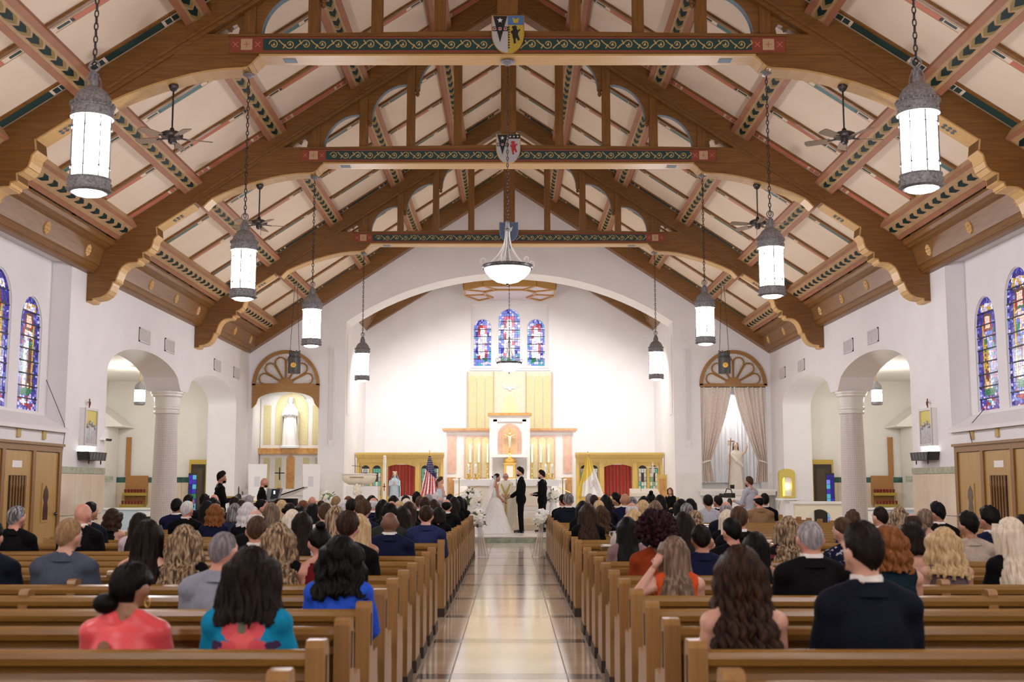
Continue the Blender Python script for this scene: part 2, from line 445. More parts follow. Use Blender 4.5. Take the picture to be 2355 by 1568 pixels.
bays = []
for a, b in zip(TR, TR[1:] + [WALLB]):
    n = max(2, round((b - a) / 2.09)); bays.append((a, b, n))
bays.insert(0, (-9.0, -7.11, 1))
for bi, (ya, yb, n) in enumerate(bays):
    vis = yb > 9
    y0 = ya + .2; y1 = yb - .2
    for s in (-1, 1):
        # plaster panels
        xs = [0.0] + PUR + [8.75]
        ys = [ya + (yb - ya) * k / n for k in range(n + 1)]
        if vis:
            for xa, xb in zip(xs, xs[1:]):
                for u, v in zip(ys, ys[1:]):
                    slope_box(MB(), s, xa, xb, u + .002, v - .002, 0, -.06).build('plaster_panel', m_ceilp, ceil)
        else:
            slope_box(MB(), s, 0, 8.75, ya, yb, 0, -.06).build('plaster_panel', m_ceilp, ceil)
        # common rafters and their painted borders
        for k in range(1, n):
            yy = ys[k]
            slope_box(MB(), s, .05, 8.45, yy - .045, yy + .045, 0, .05).build('common_rafter', m_oakL if s < 0 else m_oakR, ceil)
            if not vis: continue
            mm = m_teal if k % 2 == 1 else m_coral
            mb = MB()
            for xa, xb in zip([.1] + PUR, PUR + [8.3]):
                g = xb - xa
                slope_box(mb, s, xa + .27*g + .06, xb - .27*g, yy + .17, yy + .29, 0, .006, 0)
                for q in (.20, .80):            # small pattern at each end of the stripe
                    xc = xa + q*g
                    slope_box(mb, s, xc - .05*g, xc + .05*g, yy + .20, yy + .26, 0, .006, 1)
                    slope_box(mb, s, xc - .085*g, xc - .06*g, yy + .18, yy + .28, 0, .006, 1 if k % 2 == 0 else 0)
                slope_box(mb, s, xa + .12*g, xb - .12*g, yy + .15, yy + .163, 0, .006, 2)
                slope_box(mb, s, xa + .12*g, xb - .12*g, yy + .30, yy + .313, 0, .006, 2)
            mb.build('painted_border', [mm, m_dgreen, m_cream], ceil)
        if not vis: continue
        # dark painted border on the near side of the truss
        mb = MB()
        for xa, xb in zip([.3] + PUR, PUR + [8.3]):
            g = xb - xa; yy = yb - .33
            slope_box(mb, s, xa + .25*g, xb - .25*g, yy - .10, yy + .10, 0, .006, 0)
            for q in (.14, .2, .8, .86):
                xc = xa + q*g; slope_box(mb, s, xc - .025*g, xc + .025*g, yy - .07, yy + .08, 0, .006, 0)
            slope_box(mb, s, xa + .1*g, xb - .1*g, yy - .13, yy - .112, 0, .006, 1)
        mb.build('painted_border', [m_dgreen if bi != 5 else m_coral, m_straw], ceil)
        slope_box(MB(), s, .3, 8.3, yb - .55, yb - .49, 0, .03).build('edge_moulding', m_oakL if s < 0 else m_oakR, ceil)
        # purlins with chevrons
        for x in PUR:
            pu = slope_box(MB(), s, x - .17, x + .17, y0, y1, 0, .17).build('purlin', m_tanp, ceil)
            mb = MB()
            slope_box(mb, s, x - .17, x - .10, y0, y1, .17, .185); slope_box(mb, s, x + .10, x + .17, y0, y1, .17, .185)
            slope_box(mb, s, x - .185, x - .17, y0, y1, .02, .185); slope_box(mb, s, x + .17, x + .185, y0, y1, .02, .185)
            mb.build('painted_edge', m_salmon, pu)
            mb = MB(); leaf_row(mb, s, x, y0 + .1, y1 - .1, .172, .13, .42, 0)
            mb.build('painted_chevrons', m_dgreen, pu)
            mb = MB(); leaf_row(mb, s, x, y0 + .1 + .13, y1 - .1 + .13, .171, .15, .42, 0)
            mb.build('painted_chevrons', m_straw, pu)
        # cornice along the wall
        co = thing('wall_cornice', 'carved oak cornice with rosettes, %s wall, %s' % ('left' if s < 0 else 'right',
              ['behind the camera', '', '', 'nearest bay', 'bay before the nearest visible corbel', 'bay between the two corbels', 'bay next to the gable wall'][min(bi, 6)] or 'rear bay'), 'cornice', (0, 0, 0), group='carved oak wall cornices')
        xw = s * 8.75
        MB().prism([(xw, 5.95), (s*8.58, 5.95), (s*8.52, 6.02), (s*8.52, 6.06), (s*8.50, 6.06), (s*8.40, 6.42), (xw, 6.46)], 'y', y0, y1).build('fascia', m_oaky, co)
        MB().prism([(s*8.42, 6.40), (s*8.30, 6.43), (s*8.30, 6.47), (s*8.24, 6.49), (s*8.2, 6.55), (s*8.2, 6.6), (s*8.5, 6.6)], 'y', y0, y1).build('moulding', m_oaky, co)
        slope_box(MB(), s, 7.86, 8.28, y0, y1, -.02, .2).build('chevron_beam', m_tanp, co)
        mb = MB(); slope_box(mb, s, 7.86, 7.92, y0, y1, .2, .215); slope_box(mb, s, 8.2, 8.28, y0, y1, .2, .23)
        mb.build('painted_edge', m_salmon, co)
        mb = MB(); leaf_row(mb, s, 8.06, y0, y1, .202, .15, .40, 0); mb.build('painted_chevrons', m_dgreen, co)
        MB().box(*sorted((s*8.75, s*8.60)), y0, y1, 5.90, 5.95).build('lower_moulding', m_oakz, co)
        for k in range(n):
            yc = ya + (yb - ya) * (k + .5) / n
            c = Vector((s*8.455, yc, 6.23)); nn = Vector((-s*.963, 0, -.27)); tt = Vector((0, 1, 0)); uu = nn.cross(tt)
            mb = MB()
            for q in range(8):
                a = q*PI/4; p = c + (tt*math.cos(a) + uu*math.sin(a))*.085; mb.sph(p, (.045, .045, .045), 6, 4)
            mb.sph(c, .055, 8, 5)
            mb.build('rosette', m_oaklit, co, True)
MB().box(-.12, .12, -9, FY, 12.0, 12.3).build('ridge_beam', m_oaky, ceil)

# ------------------------------------------------------------------ trusses
CORB = [(8.75,5.33),(8.62,5.33),(8.62,5.39),(8.56,5.395),(8.46,5.41),(8.39,5.445),(8.33,5.49),(8.28,5.56),(8.24,5.66),(8.22,5.73),(8.16,5.74),(8.155,5.80),(8.13,5.87),(8.10,5.96),(8.05,6.04),(7.97,6.11),(7.89,6.14),(7.78,6.15),(7.72,6.15),(7.71,6.22),(7.59,6.24),(7.60,6.36),(7.52,6.39),(7.45,6.46),(7.42,6.55),(7.40,6.65),(7.32,6.73),(7.34,6.90),(6.59,7.39)]
BRACE = [(6.40,7.33),(6.30,7.44),(6.22,7.51),(5.97,7.63),(5.72,7.73),(5.47,7.82),(5.22,7.89),(4.97,7.96),(4.72,8.01),(4.45,8.045),(4.15,8.06),(4.08,8.08),(4.02,8.13),(3.96,8.20),(3.88,8.27)]
lowz = lambda x: 7.39 + .658 * (6.59 - abs(x))
def soffit_strip(mb, pts, s, y0, y1, t=.025):
    for (xa, za), (xb, zb) in zip(pts, pts[1:]):
        d = Vector((xb - xa, 0, zb - za)).normalized(); nrm = Vector((d.z, 0, -d.x))
        if nrm.z > 0 or (abs(nrm.z) < 1e-6 and nrm.x > 0): nrm = -nrm
        p, q = Vector((xa, 0, za)), Vector((xb, 0, zb)); p2, q2 = p + nrm*t, q + nrm*t
        mb.hexa([(s*a.x, yy, a.z) for yy, a in ((y0,p),(y1,p),(y1,q),(y0,q),(y0,p2),(y1,p2),(y1,q2),(y0,q2))])
def scrolls(x0, x1, zc, h, y):
    """flat painted vine: alternating spirals joined by leaves"""
    mb = MB(); n = int((x1 - x0) / (h * 1.45)); st = (x1 - x0) / n
    def ribbon(pts, w):
        for (a, b) in zip(pts, pts[1:]):
            d = Vector((b[0]-a[0], b[1]-a[1])); L = d.length
            if L < 1e-6: continue
            nx, nz = -d.y/L*w/2, d.x/L*w/2
            mb.add([(a[0]+nx, y, a[1]+nz), (a[0]-nx, y, a[1]-nz), (b[0]-nx, y, b[1]-nz), (b[0]+nx, y, b[1]+nz)], [(0,1,2,3)])
    for i in range(n):
        cx = x0 + (i + .5)*st; sg = 1 if i % 2 else -1; r = h*.44
        pts = [(cx + r*(1 - .62*t)*math.cos(PI + sg*t*7.6), zc + r*(1 - .62*t)*math.sin(PI + sg*t*7.6)) for t in [k/16 for k in range(17)]]
        ribbon(pts[:14], .015)
        cx2 = cx + st/2
        ribbon([(cx2 - .05, zc - sg*h*.4), (cx2, zc - sg*h*.1), (cx2 + .05, zc + sg*h*.12), (cx2 + .02, zc + sg*h*.4)], .018)
        mb.add([(cx-.025, y, zc-.02), (cx+.025, y, zc-.02), (cx+.01, y, zc+.035)], [(0,1,2)])
    return mb
def make_truss():
    t = thing('roof_truss', '', 'roof truss', (0, 0, 0), group='oak roof trusses')
    D = .20
    for s, mm in ((-1, m_oakL), (1, m_oakR)):
        P = lambda pts: [(s*x, z) for x, z in pts]
        rf = MB().prism(P([(0, APEX-.01), (8.75, roofz(8.75)-.01)] + CORB + [(0, lowz(0))]), 'y', -D, D).build('principal_rafter', mm, t)
        mb = MB(); soffit_strip(mb, CORB, s, -D-.012, D+.012); mb.build('lit_tone_soffit', m_oaklit, rf)
        mb = MB(); d = Vector((s, 0, -SL)).normalized()
        for yy in (-D-.02, D+.02):
            mb.bar((s*.2, yy, lowz(.2)+.10), (s*6.7, yy, lowz(6.7)+.10), .04, .05, up=(0, 1, 0))
        mb.build('moulding', mm, rf)
        br = MB().prism(P(BRACE + [(5.25, 8.27), (6.55, lowz(6.55))]), 'y', -D+.03, D-.03).build('curved_brace', mm, t)
        mb = MB(); soffit_strip(mb, BRACE, s, -D, D, .03); mb.build('lit_tone_soffit', m_oaklit, br)
        mb = MB(); d = Vector((-.75, 0, .49)).normalized(); nrm = Vector((-.49, 0, -.75)).normalized(); c = Vector((6.97, 0, 7.142)) + nrm*.029
        for i in range(3):
            for j in (-1, 1):                      # painted diamonds under the rafter foot
                m_ = c + d*(.085*(i-1)) + Vector((0, j*.05, 0)); q = [m_ - d*.04, m_ + Vector((0, .045, 0)), m_ + d*.04, m_ - Vector((0, .045, 0))]
                mb.add([(s*p.x, p.y, p.z) for p in q] + [(s*(p+nrm*.004).x, p.y, (p+nrm*.004).z) for p in q], [(4, 5, 6, 7), (7, 6, 5, 4)])
        mb.build('painted_diamonds', m_bluep if s < 0 else m_bluep, rf, kind='stuff')
        # struts with arched spandrels
        for xa, xb in ((3.99, 4.17), (2.99, 3.16), (1.99, 2.16), (.99, 1.16)):
            MB().prism(P([(xa, 8.62), (xb, 8.6), (xb, lowz(xb)+.01), (xa, lowz(xa)+.01)]), 'y', -.11, .11).build('strut', m_oakz, t)
        for xl, xr, zb, zt in ((3.99, 3.16, 8.62, 9.36), (2.99, 2.16, 9.26, 10.02), (1.99, 1.16, 9.92, 10.70)):
            w = xl - .09 - xr; hh = zt - zb
            arc = [(xr + w*math.cos(a), zb + hh*math.sin(a)) for a in [k*PI/2/12 for k in range(13)]]
            sp = MB().prism(P([(xl, lowz(xl)+.01), (xl, zb-.02), (xl-.07, zb-.05)] + arc + [(xr, lowz(xr)+.01)]), 'y', -.06, .06).build('spandrel', mm, t)
            mb = MB(); soffit_strip(mb, arc, s, -.06, .06, .012); mb.build('painted_edge', m_bluep, sp)
            MB().lathe([(0, -.16), (.03, -.14), (.045, -.10), (.03, -.06), (.05, -.03), (.05, .02)], 8, (s*(xl-.05), 0, zb)).build('pendant', m_oakz, sp, True)
        cusp = [(4.17, 8.60), (4.17, lowz(4.17)), (4.72, lowz(4.72)), (4.58, 8.66), (4.46, 8.74), (4.40, 8.72), (4.37, 8.79), (4.30, 8.82), (4.25, 8.76), (4.27, 8.66), (4.22, 8.60)]
        MB().prism(P(cusp), 'y', -.05, .05).build('cusp_panel', mm, t)
    MB().box(-.16, .16, -.16, .16, 8.6, APEX-.3).build('king_post', m_oakz, t)
    tb = MB().prism([(-5.25, 8.27), (5.25, 8.27), (4.78, 8.59), (4.78, 8.60), (0, 8.66), (-4.78, 8.60), (-4.78, 8.59)], 'y', -D+.01, D-.01).build('tie_beam', m_oakx, t)
    MB().box(-3.90, 3.90, -D-.01, D+.01, 8.24, 8.272).build('lit_tone_soffit', m_oaklit, tb)
    for s in (-1, 1): MB().box(s*3.45-.10, s*3.45+.10, -.09, .09, 8.232, 8.24).build('painted_motif', m_bluep, tb)
    for yy, sg in ((-D, -1), (D, 1)):
        bd = MB().box(-4.36, 4.36, *sorted((yy, yy+sg*.012)), 8.300, 8.548).build('painted_band', m_red, t)
        mb = MB().box(-4.40, 4.40, *sorted((yy, yy+sg*.02)), 8.555, 8.57).box(-4.40, 4.40, *sorted((yy, yy+sg*.02)), 8.28, 8.295)
        mb.build('band_moulding', m_oakx, bd)
        MB().box(-3.84, 3.84, *sorted((yy, yy+sg*.016)), 8.33, 8.52).build('green_field', m_dgreen, bd)
        for s in (-1, 1):
            MB().box(s*4.10-.09, s*4.10+.09, *sorted((yy, yy+sg*.016)), 8.335, 8.515).build('cream_square', m_cream, bd)
        mb = MB()
        for s in (-1, 1):
            mb.box(s*4.10-.05, s*4.10+.05, *sorted((yy, yy+sg*.019)), 8.418, 8.432); mb.box(s*4.10-.008, s*4.10+.008, *sorted((yy, yy+sg*.019)), 8.375, 8.475)
            for q in (-1, 1):
                for k in range(4):
                    a = k*PI/2 + PI/4; cx = s*4.10 + q*.175
                    mb.bar((cx, yy+sg*.015, 8.425), (cx+.06*math.cos(a), yy+sg*.015, 8.425+.06*math.sin(a)), .012, .008, up=(0,1,0))
        mb.build('cross_motif', m_coral, bd, kind='stuff')
        if sg < 0: scrolls(-3.80, 3.80, 8.425, .17, yy+sg*.018).build('painted_scroll', m_straw, bd)
    return t
tr0 = make_truss()
TLAB = {17.97: 'nearest oak roof truss in view, its tie beam at the top edge', 24.25: 'middle oak roof truss, second tie beam from the top', 32.60: 'farthest oak roof truss with the lowest tie beam in view', 11.70: 'oak roof truss above the two largest lanterns'}
tr0.location = (0, 17.97, 0); tr0['label'] = TLAB[17.97]
for yy in (24.25, 32.60, 11.70): copy_tree(tr0, loc=(0, yy, 0), label=TLAB[yy])
for yy, lb in ((5.43, 'oak roof truss overhead, just out of view'), (-.84, 'oak roof truss right behind the camera'), (-7.11, 'oak roof truss by the rear wall')): copy_tree(tr0, loc=(0, yy, 0), label=lb)
# half truss on the gable wall
for s, mm in ((-1, m_oakL), (1, m_oakR)):
    MB().prism([(0, APEX-.01), (s*8.75, roofz(8.75)-.01), (s*8.75, roofz(8.75)-.58), (0, APEX-.58)], 'y', 38.9, FY+.001).build('gable_rafter', mm, ceil)
# ------------------------------------------------------------------ hanging lights, fans, shields
def chain_mesh(length, link=.085, r=.0075, w=.020):
    mb = MB(); n = max(2, int(length / (link * .78))); st = length / n
    for i in range(n):
        zc = -(i + .5) * st; path = []
        for k in range(9):
            a = 2*PI*k/8; px = w*math.cos(a); pz = math.sin(a)*st*.62
            path.append((px, 0, zc + pz) if i % 2 else (0, px, zc + pz))
        mb.tube(path, r, 4, caps=False)
    return mb
def make_lantern(h_chain=2.34):
    t = thing('pendant_lantern', '', 'lantern', (0, 0, 0), group='pendant lanterns of the nave')
    MB().lathe([(.0, 0), (.06, 0), (.10, -.02), (.10, -.04), (.03, -.07), (.015, -.10)], 14).build('ceiling_rose', m_pewter, t, True)
    ch = chain_mesh(h_chain - .08); ch.xform(Matrix.Translation((0, 0, -.08))); ch.build('chain', m_iron, t, True)
    z = -h_chain
    mb = MB().tube([(.055*math.cos(a), 0, z + .02 + .055*math.sin(a)) for a in [k*PI/6 for k in range(13)]], .010, 6, caps=False)
    mb.lathe([(.055, -.19), (.04, -.17), (.048, -.12), (.035, -.06), (.055, -.04), (.02, -.02), (.012, 0)], 10, (0, 0, z - .02))
    for k in range(4):
        a = k*PI/2 + PI/4; mb.tube([(.085*math.cos(a), .085*math.sin(a), z-.20), (.075*math.cos(a), .075*math.sin(a), z-.12), (.035*math.cos(a), .035*math.sin(a), z-.05)], .010, 5)
    mb.build('neck', m_pewter, t, True)
    z -= .20
    MB().lathe([(.06, 0), (.10, -.015), (.15, -.055), (.185, -.11), (.203, -.17), (.205, -.20)], 24, (0, 0, z)).build('dome_cap', m_pewter, t, True)
    mb = MB().lathe([(.205, -.19), (.222, -.20), (.222, -.215), (.212, -.22), (.212, -.30), (.222, -.305), (.222, -.32), (.20, -.325)], 24, (0, 0, z))
    for k in range(24):
        a = 2*PI*k/24; mb.sph((.222*math.cos(a), .222*math.sin(a), z-.188), (.016, .016, .022), 5, 4)
        if k % 3 == 0: mb.sph((.214*math.cos(a), .214*math.sin(a), z-.26), (.022, .022, .028), 6, 4)
    mb.build('upper_band', m_pewter, t, True)
    z -= .325
    n = 8
    for k in range(n):
        a0, a1 = 2*PI*k/n + .02, 2*PI*(k+1)/n - .02; r = .196
        vs = []
        for q in range(4):
            a = lerp(a0, a1, q/3); vs += [(r*math.cos(a), r*math.sin(a), z-.60), (r*math.cos(a), r*math.sin(a), z)]
        MB().add(vs, [(2*q, 2*q+2, 2*q+3, 2*q+1) for q in range(3)]).build('glass_pane', m_lampglass, t, True)
    mb = MB()
    for k in range(n):
        a = 2*PI*k/n; mb.tube([(.203*math.cos(a), .203*math.sin(a), z), (.203*math.cos(a), .203*math.sin(a), z-.60)], .011, 5)
    for zz in (.10, .50): mb.tube([(.203*math.cos(2*PI*k/24), .203*math.sin(2*PI*k/24), z-zz) for k in range(25)], .0075, 4, caps=False)
    mb.build('glazing_bars', m_iron, t, kind='stuff')
    z -= .60
    mb = MB().lathe([(.20, 0), (.222, -.005), (.222, -.02), (.214, -.025), (.214, -.105), (.225, -.11), (.225, -.13), (.195, -.15), (.185, -.15)], 24, (0, 0, z))
    for k in range(8):
        a = 2*PI*(k+.5)/8; mb.sph((.216*math.cos(a), .216*math.sin(a), z-.065), (.02, .02, .026), 6, 4)
        mb.sph((.228*math.cos(a), .228*math.sin(a), z-.12), .014, 5, 4)
    mb.build('lower_band', m_pewter, t, True)
    mb = MB().lathe([(.0, -.185), (.08, -.18), (.14, -.165), (.165, -.14)], 20, (0, 0, z))
    mb.build('bottom_diffuser', m_lampglass, t, True)
    return t
LX = 4.10
lan = make_lantern()
lan_pos = [(-1, 11.30, 'largest pendant lantern at the upper left'), (1, 11.30, 'largest pendant lantern at the upper right'),
           (-1, 17.97, 'pendant lantern, second from the left edge, before the left ceiling slope'), (1, 17.97, 'pendant lantern, second from the right edge, before the right ceiling slope'),
           (-1, 24.25, 'pendant lantern above the left fan shaped niche grille'), (1, 24.25, 'pendant lantern above the right fan shaped niche grille'),
           (-1, 32.60, 'smallest nave lantern, hanging at the left edge of the chancel arch'), (1, 32.60, 'smallest nave lantern, hanging at the right edge of the chancel arch'),
           (-1, 5.43, 'left pendant lantern overhead, out of view'), (1, 5.43, 'right pendant lantern overhead, out of view'), (-1, -.84, 'left pendant lantern behind the camera, out of view'), (1, -.84, 'right pendant lantern behind the camera, out of view'), (-1, -7.11, 'left pendant lantern by the rear wall, out of view'), (1, -7.11, 'right pendant lantern by the rear wall, out of view')]
for i, (s, yy, lb) in enumerate(lan_pos):
    o = lan if i == 0 else copy_tree(lan)
    o.location = (s * LX, yy, 8.03 + (.04 if s > 0 else 0)); o.scale = (.93, .93, 1); o['label'] = lb
# small lanterns in the alcoves
for s, lb in ((-1, 'small pendant lantern inside the left side chapel'), (1, 'small pendant lantern inside the right side chapel')):
    px = 324 if s < 0 else 2014
    p = at_y(px, 842, 33.0)
    t = thing('pendant_lantern', lb, 'lantern', (p.x, 33.0, 4.86), group='side chapel lanterns')
    ch = chain_mesh(.42, .06, .006, .014); ch.build('chain', m_gold, t, True)
    for nm, prof, mm in (('dome_cap', [(.02, -.42), (.05, -.46), (.10, -.50), (.14, -.57), (.15, -.66), (.15, -.68)], m_pewter), ('glass_shade', [(.142, -.68), (.142, -1.02)], mat('lit chapel lantern glass', (.9, .88, .85), .4, emit=(1, .97, .92), estr=140)), ('lower_band', [(.15, -1.0), (.155, -1.02), (.15, -1.08), (.12, -1.10)], m_pewter)):
        MB().lathe(prof, 18).build(nm, mm, t, True)
# chandeliers
def make_chandelier(hc):
    t = thing('bowl_chandelier', '', 'chandelier', (0, 0, 0), group='bowl chandeliers')
    MB().lathe([(0, 0), (.11, 0), (.12, -.02), (.07, -.05), (.02, -.08)], 16).build('ceiling_rose', m_pewter, t, True)
    ch = chain_mesh(hc - .08, .07, .006, .016); ch.xform(Matrix.Translation((0, 0, -.08))); ch.build('chain', m_iron, t, True)
    z = -hc
    MB().lathe([(.0, .02), (.03, .0), (.035, -.06), (.02, -.10), (.05, -.13), (.03, -.17), (.018, -.25), (.018, -.70)], 12, (0, 0, z)).build('stem', m_pewter, t, True)
    for k in range(6):
        a = 2*PI*k/6 + .3; c, sn = math.cos(a), math.sin(a); path = []
        for q in range(15):
            u = q/14; r = .03 + .30*u**2.6; zz = -.12 - .58*u; path.append((r*c, r*sn, z+zz))
        for q in range(11):                      # end scroll
            b = -PI/2 + q*PI*1.7/10; rr = .055*(1-.04*q); path.append(((.33+.06+rr*math.cos(b))*c, (.33+.06+rr*math.cos(b))*sn, z-.70+.055+rr*math.sin(b)))
        MB().tube(path, .010, 5).build('scroll_arm', m_white, t, True)
    MB().lathe([(.36, -.70), (.395, -.695), (.40, -.72), (.385, -.75), (.36, -.75)], 32, (0, 0, z)).build('rim', m_iron, t, True)
    MB().lathe([(.37, -.73), (.34, -.80), (.27, -.88), (.17, -.945), (.06, -.975), (0, -.98)], 32, (0, 0, z)).build('glass_bowl', mat('lit bowl glass', (.9, .88, .85), .4, emit=(1, .95, .90), estr=9), t, True)
    MB().lathe([(.03, -.97), (.025, -.99), (.012, -1.0), (.014, -1.02), (0, -1.03)], 10, (0, 0, z)).build('finial', m_iron, t, True)
    return t
chd = make_chandelier(2.60)
chd.location = (0, 17.97, 8.23); chd['label'] = 'larger bowl chandelier hanging at the centre of the nave'
c2 = copy_tree(chd, loc=(0, 32.6, 8.23), label='smaller looking bowl chandelier in front of the altar window'); c2.scale = (.9, .9, 1)
# drum lamps on paired chains
for s, lb in ((-1, 'dark tin drum lamp on two chains before the left niche'), (1, 'dark tin drum lamp on two chains before the right niche')):
    t = thing('drum_lamp', lb, 'lamp', (s * 6.57, 35.7, 7.62), group='tin drum lamps')
    for k, q in ((0, -.14), (1, .14)):
        c = MB().tube([(q*.3, 0, 0), (q, 0, -2.05)], .008, 5); c.build('chain', m_iron, t)
    m_tin = mat('dark tin', (.055, .05, .046), .55, .4)
    MB().lathe([(.185, -2.72), (.19, -2.71), (.19, -2.24), (.20, -2.23), (.195, -2.20), (.17, -2.19), (.17, -2.13), (.185, -2.11), (.185, -2.08), (.13, -2.05), (0, -2.05)], 24).build('drum', m_tin, t, True)
    mb = MB()
    for k in range(6):
        a = 2*PI*k/6; mb.sph((.16*math.cos(a), .16*math.sin(a), -2.03), .022, 6, 4)
    mb.build('finials', m_iron, t, True, kind='stuff')
    mb = MB()
    for k in range(8):
        a = 2*PI*k/8; mb.sph((.055*math.cos(a), -.188, -2.47 + .055*math.sin(a)), (.03, .012, .03), 6, 4)
    mb.sph((0, -.19, -2.47), (.03, .015, .03), 6, 4)
    mb.build('emblem', m_gold, t, True, kind='stuff')
    MB().lathe([(.0, .02), (.05, .02), (.06, 0), (.05, -.02)], 10).build('ceiling_rose', m_pewter, t, True)
# ceiling fans
m_blade = wood('weathered fan blade', (.30, .22, .15), (.20, .14, .09), 'x', .5)
def make_fan():
    t = thing('ceiling_fan', '', 'ceiling fan', (0, 0, 0), group='ceiling fans')
    MB().lathe([(0, 0), (.075, 0), (.08, -.03), (.05, -.09), (.022, -.11)], 16).build('canopy', m_iron, t, True)
    MB().tube([(0, 0, -.1), (0, 0, -.74)], .014, 8).build('downrod', m_iron, t, True)
    MB().lathe([(.02, -.70), (.035, -.72), (.04, -.75), (.12, -.77), (.17, -.80), (.175, -.83), (.16, -.86), (.10, -.875), (.06, -.88), (.055, -.94), (.03, -.965), (0, -.965)], 24).build('motor', m_iron, t, True)
    for k in range(5):
        a = 2*PI*k/5; M4 = Matrix.Rotation(a, 4, 'Z')
        arm = MB().bar((.13, 0, -.865), (.26, 0, -.875), .06, .012)
        arm.xform(M4).build('blade_arm', m_iron, t)
        pts = [(.22, -.055), (.30, -.068), (.56, -.080), (.615, -.07), (.63, -.03), (.63, .03), (.615, .07), (.56, .080), (.30, .068), (.22, .055)]
        bl = MB().prism(pts, 'z', -.006, .006)
        bl.xform(M4 @ Matrix.Translation((0, 0, -.872)) @ Matrix.Rotation(R(13), 4, 'X')).build('blade', m_blade, t)
    MB().tube([(.05, .05, -.9), (.05, .05, -1.08)], .004, 4).build('pull_chain', m_iron, t)
    return t
fan = make_fan()
for i, (px, py, yy, rz, lb) in enumerate([(400, 180, 17.97, .35, 'larger ceiling fan on the left, beside the biggest lantern'), (1937, 176, 17.97, .1, 'larger ceiling fan on the right, beside the biggest lantern'),
                              (598, 416, 24.25, .3, 'smaller ceiling fan on the left slope'), (1740, 413, 24.25, .9, 'smaller ceiling fan on the right slope')]):
    p = at_y(px, py, yy); o = fan if i == 0 else copy_tree(fan)
    zz = next((lerp(z0, z1, (x0 - abs(p.x)) / (x0 - x1)) for (x0, z0), (x1, z1) in zip(BRACE, BRACE[1:]) if x1 <= abs(p.x) <= x0), p.z)
    o.location = (p.x, yy, zz - .03); o.rotation_euler = (0, 0, rz); o['label'] = lb

